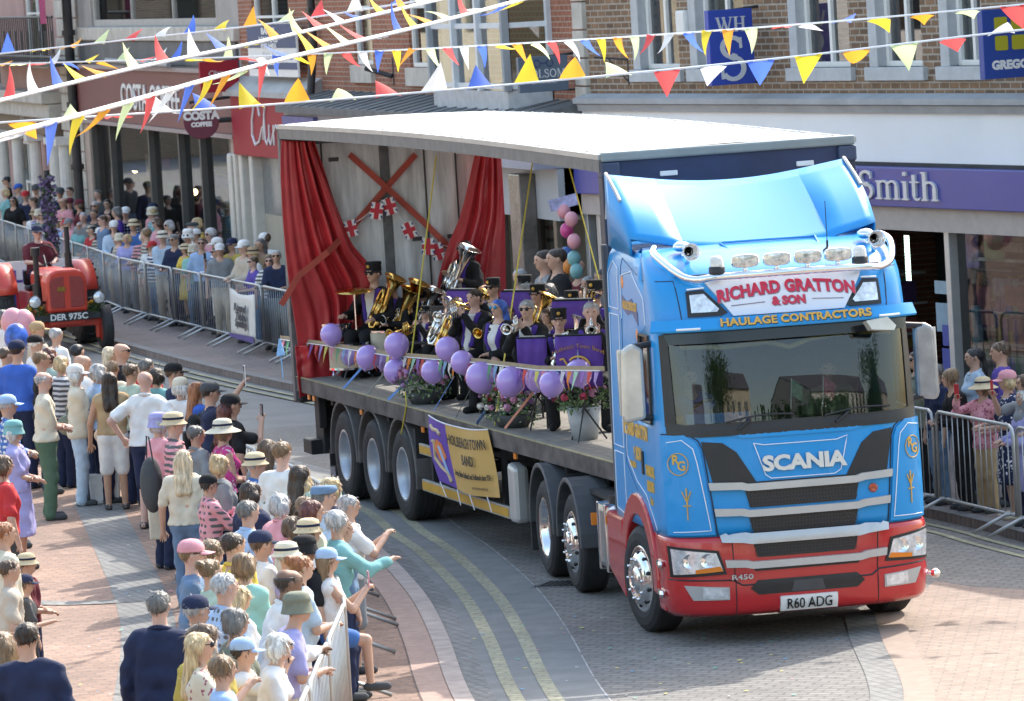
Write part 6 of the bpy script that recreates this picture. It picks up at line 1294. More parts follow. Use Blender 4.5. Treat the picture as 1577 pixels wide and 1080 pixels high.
# ================================================================ the crowd on the near pavement
HELD=[]
BRUN=[gnd(1700,870),gnd(1484,812),Vector((1.25,63,0)),gnd(427,557),gnd(190,496),gnd(130,470),Vector((-12.2,116,0))]
def behind(p):
    best=None
    for a,b in zip(BRUN,BRUN[1:]):
        d=(b-a).to_2d(); t=max(0,min(1,(p-a).to_2d().dot(d)/d.dot(d))); q=a.to_2d()+d*t; n=Vector((d.y,-d.x)).normalized()
        r=p.to_2d()-q; k=(r.length,r.dot(n),n)
        if best is None or k[0]<best[0]: best=k
    return (best[1] if abs(best[1])>.01 else best[0]), Vector((best[2].x,best[2].y,0))
def phone(pt,head,label,col='black',tab=False,up=True):
    s=1.6 if tab else 1; e=empty('phone' if not tab else 'tablet',label,'phone' if not tab else 'tablet',pt+Vector((0,0,.05)),R(head)); bm=BM(); bx(bm,-.005,.005,-.037*s,.037*s,-.075*s,.075*s); obj('case',bm,cloth(col),e,bevel=.004)
    bm=BM(); bx(bm,-.0075,-.0055,-.033*s,.033*s,-.07*s,.07*s); obj('screen',bm,mat('lit phone screen',(.1,.12,.16),.1,var=.6,scale=20),e)
def P(px,py,H,head,hair,hat,top,bottom='navy trousers',pose='stand',ph=None,z=.03,grp='onlookers on the near pavement',place='on the near pavement',**k):
    a=hair.split(); g=head_at(px,py,H,z)
    if grp.endswith('far kerb'):
        for _ in range(14):
            sd,nn=behind(g)
            if sd>.26: break
            if H>1.46: H-=.04; g=head_at(px,py,H,z)
            else: g=g+nn*(.28-sd)
    r,w3,_=person((g.x,g.y,z),H,head,(a[0],a[1] if len(a)>1 else 'midbrown'),hat,top,bottom,pose,group=grp,place=place,female=k.pop('f',a[0] in('long','bob','pony','bun') ),**k)
    if ph:
        p=w3[1] if pose!='film' else (w3[0]+w3[1])/2; phone(p,head,ph,'black' if 'black' in ph else ('red' if 'red' in ph else ('white' if 'white' in ph else ('pink' if 'pink' in ph else 'navy'))),'tablet' in ph)
    return r,w3
L=P
L(5,477,1.74,40,'short greydark',None,'white t-shirt'); L(45,488,1.66,50,'bob darkbrown',None,'grey t-shirt'); L(56,497,1.72,30,'short tan','tan cap','beige t-shirt'); L(53,518,1.7,25,'short snow','black cap','white shirt')
L(25,526,1.86,60,'short darkbrown','navy cap','royal polo','navy trousers',fat=1.1); L(62,541,1.78,10,'short lightbrown',None,'black t-shirt',glasses='yes'); L(93,548,1.66,35,'bob blonde',None,'striped white t-shirt'); L(118,530,1.72,60,'short black',None,'grey shirt'); L(125,546,1.76,20,'bald',None,'white t-shirt'); L(168,534,1.68,10,'long paleblonde',None,'beige strappy',glasses='sun'); L(185,528,1.80,0,'bald',None,'black t-shirt',glasses='sun')
L(172,556,1.68,80,'pony lightbrown',None,'cream vest'); L(167,572,1.66,95,'long darkbrown',None,'tan strappy','white shorts',skin=2,extra='bare legged in sandals'); L(224,552,1.70,50,'short greydark',None,'red t-shirt'); L(216,562,1.6,20,'bob blonde',None,'red jumper'); L(240,566,1.64,60,'bob darkbrown',None,'teal t-shirt'); 
L(222,571,1.82,70,'bald',None,'white polo','navy shorts','hip',fat=1.12,extra='bulky man-sized back in navy shorts',skin=3); L(266,561,1.74,5,'short midbrown','black cap','navy t-shirt'); L(277,583,1.62,60,'bob snow','cream beret','white cardigan'); L(65,572,1.76,10,'balding silver',None,'cream t-shirt','green trousers','fold',fat=1.08,skin=3); L(115,563,1.70,5,'bob snow','white cap','cream jacket','lightblue trousers','fold',skin=3)
L(10,610,1.72,10,'short silver','sky cap','checked blue shirt','navy trousers','fold'); L(20,650,1.62,-5,'bob snow','teal bucket','lilac polo','lilac skirt','fold',fat=1.1)
P_SK=L(266,638,1.74,5,'short silver','straw trilby','striped pink polo','grey shorts','stand',glasses='sun',fat=1.08,skin=3); L(243,638,1.66,30,'bob silver','lilac bucket','pink t-shirt'); L(322,590,1.76,10,'short darkbrown','darkgrey cap','navy t-shirt','black trousers','wave',ph='white tablet raised overhead above dark grey cap'); L(302,588,1.62,20,'long ginger',None,'royal vest'); L(354,609,1.76,20,'short black','black cap','black t-shirt')
L(348,618,1.70,25,'long auburn',None,'black t-shirt','black trousers','phone',ph='black phone held up by auburn haired person'); L(342,648,1.66,15,'bob lightbrown','cream sunhat','floral magenta vest','black skirt','fold',skin=1); L(281,693,1.58,85,'long paleblonde',None,'cream t-shirt','blue jeans'); L(320,733,1.45,20,'short darkbrown','black cap','checked pink shirt','blue jeans','phonelow')
L(433,679,1.82,65,'short lightbrown',None,'white t-shirt','black shorts','stand',fat=1.08,skin=3); L(411,676,1.66,60,'long brown' if 0 else 'long midbrown',None,'grey t-shirt'); L(461,715,1.66,45,'long darkbrown',None,'sage shirt','black trousers','phone',ph='black phone filming the passing lorry from kerb'); L(467,731,1.56,60,'long blonde',None,'blue vest'); L(496,747,1.72,20,'short greydark','denim flatcap','lightblue shirt'); L(470,765,1.62,5,'short lightbrown',None,'floral sky shirt','blue jeans',glasses='yes'); L(492,772,1.5,15,'bob midbrown',None,'teal t-shirt'); L(450,795,1.58,40,'bob midbrown',None,'cream cardigan'); L(474,802,1.58,5,'bob midbrown','straw trilby','white t-shirt')
L(517,787,1.64,15,'curly silver',None,'teal cardigan','navy trousers','point',extra='arm stretched towards lorry'); L(468,828,1.6,25,'short darkbrown','black bucket','black t-shirt'); L(293,834,1.74,5,'short lightbrown','pink cap','denim t-shirt','navy shorts','stand',fat=1.12,glasses='sun',skin=3); L(325,832,1.6,25,'curly lightbrown',None,'cream t-shirt'); L(357,819,1.76,40,'short darkbrown',None,'yellow polo','black trousers','stand',fat=1.08); L(322,861,1.62,35,'bun lightbrown',None,'sage vest'); L(343,882,1.76,30,'short silver',None,'checked sky shirt','navy trousers','stand',fat=1.1); L(411,874,1.80,15,'balding darkbrown',None,'white shirt','navy trousers','lean',fat=1.08,skin=4,lean=12)
L(445,855,1.62,20,'bun ginger',None,'lightblue t-shirt','white shorts','lean',fat=1.18,lean=8); L(502,846,1.5,10,'long lightbrown','sky cap','white strappy','blue shorts','phonelow',ph='pink phone held by person in sky blue cap',lift=(0,1)); L(422,914,1.66,10,'short greydark','olive bucket','lilac t-shirt','beige shorts','lean',fat=1.08,lean=14,extra='forearms on barrier'); L(403,973,1.56,0,'bob snow',None,'white t-shirt','beige trousers','lean',lean=10,glasses='yes'); L(373,985,1.48,0,'short darkbrown','sky cap','white t-shirt','blue shorts','phone',ph='black phone lifted by child near barrier corner'); L(304,973,1.66,5,'long blonde',None,'floral cream t-shirt','white trousers','phonelow',glasses='sun'); L(312,962,1.68,50,'curly midbrown',None,'mustard t-shirt')
L(243,910,1.80,75,'short greydark',None,'navy jacket','black trousers','stand',fat=1.12,skin=3); L(40,958,1.78,85,'short darkbrown',None,'navy jumper','black trousers','stand',fat=1.08); L(2,972,1.64,60,'long lightbrown',None,'grey cardigan'); L(38,887,1.18,0,'short midbrown','navy cap','darkgrey t-shirt','black shorts','kid'); L(40,855,1.30,-10,'short lightbrown','straw hat','maroon t-shirt','navy shorts','fold'); L(3,803,1.72,20,'short ginger',None,'cream shirt','beige trousers'); L(12,862,1.5,10,'short midbrown',None,'beige t-shirt','tan trousers')
L(365,900,1.6,20,'bob blonde',None,'white blouse' if 0 else 'white cardigan'); L(525,800,1.55,15,'short lightbrown',None,'denim shirt','navy jeans'); L(385,742,1.66,40,'bob darkbrown',None,'navy cardigan'); L(300,655,1.62,30,'short greydark',None,'grey polo'); L(150,560,1.7,30,'bob silver',None,'sky shirt'); L(200,560,1.7,40,'short midbrown',None,'sage t-shirt'); L(85,505,1.66,40,'short silver',None,'white polo')
L(8,535,1.72,30,'short brown' if 0 else 'short midbrown',None,'black jacket'); L(2,700,1.7,20,'bob midbrown',None,'red t-shirt','darkgrey trousers')
for q in ((336,700,1.6,20,'bob blonde',None,'grey cardigan'),(380,770,1.7,35,'short greydark',None,'sky polo'),(430,760,1.62,40,'bob silver',None,'pink shirt'),(400,820,1.66,25,'short midbrown','navy cap','white polo'),(440,838,1.58,10,'short silver','cream trilby','lilac shirt'),(375,850,1.7,45,'bob lightbrown',None,'mint t-shirt'),(478,770,1.7,15,'long auburn',None,'cream cardigan'),(535,762,1.6,10,'short silver',None,'white polo'),(508,735,1.66,30,'bob blonde',None,'navy t-shirt'),(300,920,1.66,30,'short silver','navy cap','beige jacket'),(360,935,1.64,20,'bob greydark',None,'olive t-shirt'),(340,1010,1.55,10,'curly lightbrown',None,'sky cardigan'),(75,535,1.68,40,'bob auburn',None,'sage t-shirt'),(392,700,1.62,20,'short silver','straw hat','checked blue shirt')):
    P(*q,bottom=random.choice(('navy trousers','blue jeans','beige trousers','grey shorts')),pose=random.choice(('stand','fold','phonelow','bag')))
def bag(name,label,cat,pt,sz,m,rz=0):
    e=empty(name,label,cat,pt,R(rz)); bm=BM(); ball(bm,(0,0,0),sz,14,10); o=obj('pouch',bm,m,e,smooth=True); bm=BM(); tube(bm,[(0,-sz[1]*.8,sz[2]*.6),(-.02,-sz[1]*.4,sz[2]*1.7),(0,sz[1]*.5,sz[2]*1.7),(0,sz[1]*.85,sz[2]*.6)],.009,5); obj('strap',bm,m,e); return e
def near(px,py,d): return at(px,py,d)
g=head_at(266,638,1.74); bag('shoulder_bag','dark grey padded bag slung behind person in straw trilby','bag',g+Vector((-.26,-.12,1.02)),(.12,.17,.3),cloth('darkgrey'),20)
g=head_at(342,648,1.66); bag('handbag','bright pink handbag at hip of person in cream sun hat','bag',g+Vector((-.14,-.26,1.0)),(.2,.06,.16),cloth('magenta'),10)
g=head_at(167,572,1.66); bag('handbag','white handbag under arm of person in tan strappy top','bag',g+Vector((-.02,-.3,.92)),(.18,.1,.12),cloth('cream'),0)
g=head_at(115,563,1.7); bag('shoulder_bag','olive shoulder bag worn over cream jacket','bag',g+Vector((-.1,-.26,1.0)),(.14,.08,.13),cloth('olive'),0)
g=gnd(163,775,.03); bm=BM(); prism(bm,[(-.17,.0),(.17,0),(.19,.36),(-.19,.36)],lambda u,v,t:(u,t*(1-.3*v),v),-.09,.09); tag(obj('carrier_bag',bm,cloth('white'),loc=g,bevel=.02),'white carrier bag standing on brick pavement by bare legs','bag')
g=gnd(252,830,.35); bm=BM(); prism(bm,[(-.14,.0),(.14,0),(.15,.45),(-.15,.45)],lambda u,v,t:(u,t*(1-.3*v),v),-.06,.06); tag(obj('carrier_bag',bm,cloth('cream'),loc=g,bevel=.02),'cream carrier bag hanging beside grey shorts','bag')
for px,py,H_,nm,lab,c_,hd_ in ((322,590,1.76,'backpack','black backpack on back of person in dark grey cap','black',10),(433,679,1.82,'backpack','olive backpack on back of tall person in white t-shirt','olive',65),(357,819,1.76,'backpack','navy backpack on back of person in yellow polo','navy',40),(281,693,1.58,'backpack','small pink backpack on long blonde haired person','pink',85)):
    g=head_at(px,py,H_); d=Vector((math.cos(R(hd_)),math.sin(R(hd_)),0)); e=empty(nm,lab,'bag',g-d*.2+Vector((0,0,H_*.69)),R(hd_)); bm=BM(); ball(bm,(0,0,0),(.1,.15,.21),16,12); bx(bm,-.13,-.06,-.1,.1,-.15,.02); obj('pouch',bm,cloth(c_),e,smooth=True,bevel=.02)
    for s_ in (-1,1): bm=BM(); tube(bm,[(.04,s_*.1,.17),(.16,s_*.1,.24),(.29,s_*.11,.16),(.33,s_*.12,.0),(.12,s_*.14,-.17)],.016,6); obj('strap',bm,cloth('darkgrey'),e)
# balloons among the heads
for px,py,c,l in ((20,496,'pink','pale pink balloon held low among heads beside tractor'),(36,498,'pink','second pink balloon just right of another near tractor'),(25,520,'royal','rainbow coloured balloon under the pink ones')):
    p=at(px,py,70 if c=='pink' else 69); bm=BM(); ball(bm,(0,0,0),(.17,.17,.2),18,12); o=obj('balloon',bm,mat('balloon '+c,CN[c],.3,var=.0 if c=='pink' else .9,scale=6),loc=p,smooth=True); tag(o,l,'balloon','balloons among the crowd')
# ================================================================ the crowd behind the far barriers
BL=[Vector((p[0],p[1],0)) for p in ((7.2,45.9),(4.55,53.0),(1.0,63.0),(-3.75,80.6),(-7.05,92.8),(-9.6,104),(-13,119))]
def Q(px,py,H,head,hair,hat,top,bottom='navy trousers',pose='lean',**k):
    k.setdefault('place','behind the far barriers'); return P(px,py,H,head,hair,hat,top,bottom,pose,z=.1,grp='onlookers along the far kerb',lod=False,**k)
far=[(10,272,'short black',None,'black jacket'),(28,284,'short midbrown','royal cap','grey t-shirt'),(8,290,'bob blonde',None,'teal t-shirt'),(20,303,'long black',None,'black t-shirt'),(39,295,'short darkbrown','red cap','navy t-shirt'),(51,303,'short midbrown',None,'black t-shirt'),(55,285,'short darkbrown','darkgrey cap','darkgrey hoodie'),(92,290,'short silver','darkgrey cap','navy hoodie'),(107,288,'short darkbrown',None,'grey t-shirt'),(107,306,'short darkbrown','maroon cap','black jacket'),(122,308,'bob magenta','maroon cap','maroon hoodie'),(151,292,'short greydark',None,'darkgrey t-shirt'),(165,307,'short darkbrown',None,'black polo'),(146,310,'short silver',None,'navy t-shirt'),(128,327,'short silver',None,'grey t-shirt'),(96,335,'long lightbrown',None,'sky t-shirt'),(144,322,'short midbrown',None,'darkgrey t-shirt'),(164,330,'bald',None,'black t-shirt'),(131,349,'short midbrown',None,'white t-shirt'),(175,341,'short silver','white cap','lightblue shirt'),(205,339,'short silver','straw hat','blue polo'),(222,356,'bob snow',None,'striped pink cardigan'),(235,314,'short silver','navy cap','pink t-shirt'),(242,335,'bob midbrown',None,'pink t-shirt'),(260,339,'bob silver',None,'grey cardigan'),(250,357,'short silver','cream trilby','lightblue shirt'),(268,361,'short greydark',None,'navy jacket'),(297,342,'short silver','darkgrey flatcap','white shirt'),(289,354,'bob snow','white bucket','cream cardigan'),(324,352,'curly silver',None,'pink shirt'),(347,320,'short darkbrown','olive cap','beige t-shirt'),(333,314,'short midbrown','grey cap','tan t-shirt'),(297,377,'bob blonde','cream bucket','mint t-shirt'),(333,380,'long black',None,'white vest'),(338,376,'short silver','white cap','grey polo'),(357,368,'short silver','navy cap','mustard t-shirt'),(375,371,'short silver','white cap','beige cardigan'),(389,382,'bob blonde','tan hat','white shirt'),(400,367,'long greydark',None,'tan t-shirt'),(414,393,'long midbrown',None,'striped white t-shirt'),(62,322,'long darkbrown',None,'lilac t-shirt'),(80,318,'short midbrown',None,'tan shirt'),(75,345,'bob silver',None,'teal cardigan'),(180,318,'bob greydark',None,'violet t-shirt'),(195,360,'bob blonde',None,'lilac shirt'),(310,366,'short midbrown',None,'sky polo'),(5,330,'bob lightbrown',None,'checked green shirt'),(33,325,'short silver','tan trilby','white polo'),(115,350,'bob black',None,'red t-shirt'),(390,395,'short midbrown',None,'purple t-shirt'),(425,385,'short silver',None,'navy polo'),(185,375,'bob midbrown',None,'white cardigan'),(230,372,'long blonde',None,'sage t-shirt')]
random.seed(21)
for _i in range(22): far.append((random.randint(2,415),random.randint(300,378),random.choice(('short','bob','short','balding','curly'))+' '+random.choice(('silver','midbrown','darkbrown','lightbrown','snow','blonde')),random.choice((None,None,'navy cap','white cap','straw hat','cream bucket','grey cap','red cap')),random.choice(('','','striped ','checked '))+random.choice(('white','sky','navy','pink','grey','lilac','mint','teal','beige','red','yellow','black','denim','maroon'))+' '+random.choice(('t-shirt','shirt','polo','cardigan','jacket'))))
for i,(px,py,h,ht,tp) in enumerate(far):
    Hh=1.2 if (px,py) in((131,349),) else 1.70+random.uniform(-.06,.08)
    if h.startswith('bob ma'): h='bob midbrown'
    Q(px,py,Hh,random.choice((205,215,230,250,265,190)),h,ht,tp,random.choice(('navy trousers','blue jeans','grey trousers','beige trousers')),random.choice(('lean','lean','fold','stand')) if py>330 else random.choice(('stand','fold','stand')),glasses=random.choice((None,'sun',None,'yes')),skin=random.choice((0,1,3)))
P(280,377,1.30,215,'bob lightbrown','straw hat','yellow dress','yellow none','lean',z=.3,grp='onlookers along the far kerb',lod=False,place='standing on barrier foot',extra='small child')
P(299,382,1.28,215,'short lightbrown','cream hat','mint t-shirt','lime shorts','lean',z=.25,grp='onlookers along the far kerb',lod=False,place='on the barrier foot'); P(383,416,1.2,225,'short darkbrown',None,'lightblue t-shirt','grey shorts','lean',z=.1,grp='onlookers along the far kerb',lod=False,place='behind the far barriers')
P(343,384,1.62,215,'long darkbrown',None,'white vest','white jeans','phone',z=.1,grp='onlookers along the far kerb',lod=False,place='one foot on barrier',ph='black phone held by person in white sleeveless top',lift=(1,0))
# people at the right edge, and two passing the optician's window
for px,py,H,hd_,h,ht,tp,bt,ps,k in ((1412,540,1.68,200,'long darkbrown',None,'olive jacket','black trousers','stand',dict(glasses='sun')),(1478,566,1.66,195,'curly lightbrown',None,'black cardigan','black trousers','lean',dict(lean=10)),(1500,536,1.64,190,'pony black',None,'lightblue shirt','navy trousers','stand',{}),(1541,526,1.78,180,'short midbrown',None,'purple t-shirt','navy trousers','stand',{}),(1513,583,1.60,215,'bob lightbrown','straw sunhat','floral pink tunic','tan trousers','phone',dict(ph='red phone raised beside straw sun hat')),(1551,572,1.64,185,'bob blonde','pink cap','spotted navy dress','navy none','lean',dict(shoes='cream')),(1580,575,1.68,190,'bob midbrown',None,'grey t-shirt','lilac skirt','phone',dict(ph='red phone at right edge above polka dots')),(1440,560,1.7,200,'short greydark',None,'navy polo','denim jeans','stand',{}),(1568,600,1.6,200,'bob snow',None,'lilac cardigan','navy trousers','lean',{})):
    P(px,py,H,hd_,h,ht,tp,bt,ps,z=.1,grp='onlookers along the far kerb',place='at right barrier',**k)
for px,py,H,h,tp,hdg in ((838,385,1.74,'short darkbrown','grey t-shirt',195),(857,382,1.8,'short darkbrown','black jacket',195)):
    v=inframe(px,py,Mo.o.x,Mo.o.y,Mo.a,1,-1.6); g=Mo.w(v.x,-1.6,0); hz=v.z; person((g.x,g.y,.1),hz-.1,hdg,tuple(h.split()),None,tp,'black trousers','stand',group='onlookers along the far kerb',place="passing the optician's window",lod=False)
random.seed(5)
for i,px in enumerate((800,890,905,925,915,780,950)): # more of the far kerb crowd seen over the trailer bed
    py=(414,400,425,415,440,405,430)[i]; g=at(px,py,70-.3*i); Hh=g.z-.1
    if 1.3<Hh<2.0: person((g.x,g.y,.1),Hh,230,(('short','bald','bob','short','curly','short','bob')[i],('silver','grey','silver','greydark','silver','black','blonde')[i]),(None,None,None,None,None,'darkgrey cap',None)[i],('denim jacket','maroon jumper','olive coat','grey polo','lilac cardigan','teal shirt','red blouse' if 0 else 'red cardigan')[i],'navy trousers','stand',group='onlookers along the far kerb',place='beyond the trailer',lod=False)
# ================================================================ barriers
GALV=mat('galvanised steel',(.42,.43,.43),.45,.7,var=.15,scale=5)
def make_barrier():
    root=empty('crowd_barrier',None,'barrier'); Lb=2.2
    c=.1; pts=[(-1.1,0,.17),(-1.1,0,1.0),(-1.07,0,1.07),(-1.0,0,1.1),(1.0,0,1.1),(1.07,0,1.07),(1.1,0,1.0),(1.1,0,.17)]
    bm=BM(); tube(bm,pts,.02,8); tube(bm,[(-1.1,0,.17),(1.1,0,.17)],.018,8); obj('frame',bm,GALV,root,smooth=True)
    bm=BM(); [tube(bm,[(-1.1+2.2*i/14,0,.17),(-1.1+2.2*i/14,0,1.1)],.007,6) for i in range(1,14)]; obj('upright_bars',bm,GALV,root,smooth=True)
    for s in (-1,1): bm=BM(); tube(bm,[(s*.93,.30,.015),(s*.93,.06,.17),(s*.93,-.06,.17),(s*.93,-.42,.015)],.018,6); obj('foot',bm,GALV,root,smooth=True)
    return root
def copy_tree(o,parent=None):
    c=o.copy(); COL.objects.link(c)
    if parent: c.parent=parent
    for ch in list(o.children): copy_tree(ch,c)
    return c
proto=make_barrier(); nb=0
def put_barrier(a,b,label,group,z):
    global nb
    o=proto if nb==0 else copy_tree(proto); nb+=1; m=(a+b)/2; d=(b-a); o.location=(m.x,m.y,z); o.rotation_euler.z=math.atan2(d.y,d.x)
    o['label']=label; o['group']=group
def run(poly,labels,group,z,step=2.3,flip=False,d0=0):
    P_=[Vector(p) for p in poly]; seg=[]; L_=[0]
    for a,b in zip(P_,P_[1:]): L_.append(L_[-1]+(b-a).length)
    def at_(s):
        for i in range(len(P_)-1):
            if s<=L_[i+1] or i==len(P_)-2: return P_[i]+(P_[i+1]-P_[i])*((s-L_[i])/(L_[i+1]-L_[i]))
    s=d0;k=0
    while s+step<L_[-1]+.1:
        a,b=at_(s+.05),at_(s+step-.05); put_barrier(b if flip else a,a if flip else b,labels(k,a,b),group,z); s+=step;k+=1
ordn=['first','second','third','fourth','fifth','sixth','seventh','eighth','ninth','tenth','eleventh','twelfth','thirteenth','fourteenth','fifteenth','sixteenth','seventeenth','eighteenth','nineteenth','twentieth']
run([Vector((p[0],p[1],0)) for p in BRUN],lambda k,a,b:'galvanised crowd barrier, %s from the right end along the far kerb'%(ordn[k] if k<20 else 'last %d'%k),'barriers along the far kerb',.1,flip=True)
_e=gnd(489,933,1.12); _f=gnd(425,1068,1.12); _d=(_f-_e).normalized(); NR=[((_e+_d*(2.3*k_+.02)).x,(_e+_d*(2.3*k_+.02)).y) for k_ in (3,2,1,0)]; _h=gnd(546,1024,.03); NR=[(a_+.22,b_) for a_,b_ in NR]; NR.append((_e.x+(_h.x-_e.x)*2.32/(_h-_e).to_2d().length,_e.y+(_h.y-_e.y)*2.32/(_h-_e).to_2d().length))
run([Vector((*p,0)) for p in NR],lambda k,a,b:'galvanised crowd barrier holding back near crowd, %s from the bottom of the photo'%ordn[k],'barriers beside the near crowd',.03,flip=False,d0=.0)
run([Vector((*p,0)) for p in ((_h.x-.06,_h.y+.35),(-1.62,47.1),(-1.85,49.4),(-2.25,51.7),(-2.75,53.9),(-3.3,56.2),(-4.0,58.6))],lambda k,a,b:'galvanised crowd barrier among the near crowd, %s beyond the gap'%ordn[k],'barriers beside the near crowd',.03)
# white printed banner on one far barrier
v0,v1=gnd(366,540,.1),gnd(404,552,.1)
e=empty('barrier_banner','white printed banner tied on the barrier behind the lorry tail','banner',v0.lerp(v1,.5)+Vector((-.06,-.05,0)),math.atan2(v1.y-v0.y,v1.x-v0.x)); hw_=(v1-v0).length/2
bm=BM(); n=14; rows=[[bm.verts.new((-hw_+2*hw_*i/n,.02*math.sin(i*.9)-.03*j/6,1.05-.8*j/6-.06*math.sin(i/n*PI)*(j==0))) for i in range(n+1)] for j in range(7)]
for A,B in zip(rows,rows[1:]):
    for i in range(n): bm.faces.new((A[i],B[i],B[i+1],A[i+1]))
o=obj('cloth',bm,mat('banner white',(.66,.63,.58),.7,var=.06),e,smooth=True); o.modifiers.new('t','SOLIDIFY').thickness=.006
for s,z in (('Round',.72),('Table',.58),('Spalding',.46)): text_obj('lettering',s,.17,lambda x,y,z_:Vector((x,-.06+z_,z+y)),mat('charcoal print',(.05,.05,.06),.6,var=0),e,bold=.008,shear=.2,sx=2.2 if s!='Spalding' else 1.7)
bm=BM(); quad(bm,(-hw_,-.062,.25),(hw_,-.062,.25),(hw_,-.062,.36),(-hw_,-.062,.31)); obj('purple_edge',bm,mat('purple print',(.1,.07,.25),.6),e)
# ================================================================ bunting over the street
FC=[('red',(.75,.1,.1)),('white',(.8,.8,.8)),('blue',(.1,.2,.72)),('yellow',(.85,.65,.05)),('orange',(.85,.38,.04)),('lime',(.72,.82,.45))]
def flagmat(n,c):
    nm='bunting '+n
    if nm in MATS: return MATS[nm]
    m=bpy.data.materials.new(nm); m.use_nodes=True; MATS[nm]=m; nd=m.node_tree.nodes; L_=m.node_tree.links; b=nd['Principled BSDF']; b.inputs['Base Color'].default_value=(*c,1); b.inputs['Roughness'].default_value=.7
    t=nd.new('ShaderNodeBsdfTranslucent'); t.inputs[0].default_value=(*c,1); x=nd.new('ShaderNodeMixShader'); x.inputs[0].default_value=.45; L_.new(b.outputs[0],x.inputs[1]); L_.new(t.outputs[0],x.inputs[2]); L_.new(x.outputs[0],nd['Material Output'].inputs[0]); return m
WH=mat('white tape',(.8,.8,.82),.6,var=0)
def bunting(label,pts,ph,seed,up,sp=.47,fw=.27,fl=.28,tw_=.011):
    random.seed(seed); W3=[at(*p) for p in pts]; e=empty('bunting',label,'bunting',(0,0,0),0,'bunting across the street')
    path=[]
    for i in range(len(W3)-1):
        p0=W3[max(i-1,0)];p1=W3[i];p2=W3[i+1];p3=W3[min(i+2,len(W3)-1)]
        for k in range(24): t=k/24; path.append(.5*((2*p1)+(p2-p0)*t+(2*p0-5*p1+4*p2-p3)*t*t+(3*p1-p0-3*p2+p3)*t**3))
    path.append(W3[-1]); bm=BM(); tube(bm,path,tw_,6); obj('tape',bm,WH,e,smooth=True)
    s=0; nxt=.1; k=ph; tot=sum((b-a).length for a,b in zip(path,path[1:]))
    for a,b in zip(path,path[1:]):
        l=(b-a).length
        while nxt<s+l:
            p=a.lerp(b,(nxt-s)/l); d=(b-a).normalized(); f=nxt/tot; u=up(f)
            n=Vector((0,0,1)).cross(d).normalized(); ang=random.gauss(u,.45); c1=random.uniform(-.65,.65); tw=random.uniform(-.25,.25)
            bm=BM(); rows=[]; q=Vector(p)
            for j in range(9):
                t=j/8; an=ang+c1*t*1.1; dr=(-Vector((0,0,1))*math.cos(an)+n*math.sin(an)); 
                if j: q=q+dr*fl/8+d*tw*fl/8
                w_=fw/2*(1-t); rows.append([bm.verts.new(q+d*w_*x+dr.cross(d)*.03*(x*x)*(1-t)) for x in (-1,-.5,0,.5,1)] if j<8 else [bm.verts.new(q)])
            for A,B in zip(rows,rows[1:]):
                if len(B)==1:
                    for i in range(4): bm.faces.new((A[i],A[i+1],B[0]))
                else:
                    for i in range(4): bm.faces.new((A[i],A[i+1],B[i+1],B[i]))
            nm,c=FC[k%6]; obj('flag',bm,flagmat(nm,c),e,smooth=True); k+=1; nxt+=sp
        s+=l
bunting('topmost short bunting string over the coffee shop, ending left of centre',[(-60,90,62),(0,83,62),(210,60,60),(420,36,58),(690,-6,56)],1,1,lambda f:2.3,sp=.6,fw=.28,fl=.26)
bunting('long high bunting string with small flags crossing whole street',[(-60,101,70),(0,99,70),(420,86,64),(800,67,58),(1200,40,52),(1577,7,50.5),(2150,-48,50)],2,2,lambda f:1.8 if f<.28 else (.15 if f<.75 else 1.4))
bunting('steep bunting string rising from left edge towards top centre, flags blown upward',[(-80,172,40),(0,155,41),(194,108,44),(420,60,47),(690,-4,52)],4,3,lambda f:2.5,sp=.62,fw=.29,fl=.27,tw_=.018)
bunting('lowest near bunting string with large white and blue flags at left',[(-60,226,32),(0,210,33),(194,158,36),(420,95,41),(670,35,47),(830,-8,51)],5,4,lambda f:.4 if f<.45 else 2.0,sp=.66,fw=.30,fl=.29,tw_=.018)
bunting('long low bunting string passing just above white trailer roof',[(-60,192,46),(0,189,46),(139,180,46),(420,161,47),(800,129,48),(1200,90,48.6),(1577,46,48.2),(2150,-14,48)],3,5,lambda f:1.2 if f<.12 else (2.5 if f<.5 else (.2 if f<.68 else 2.0)))
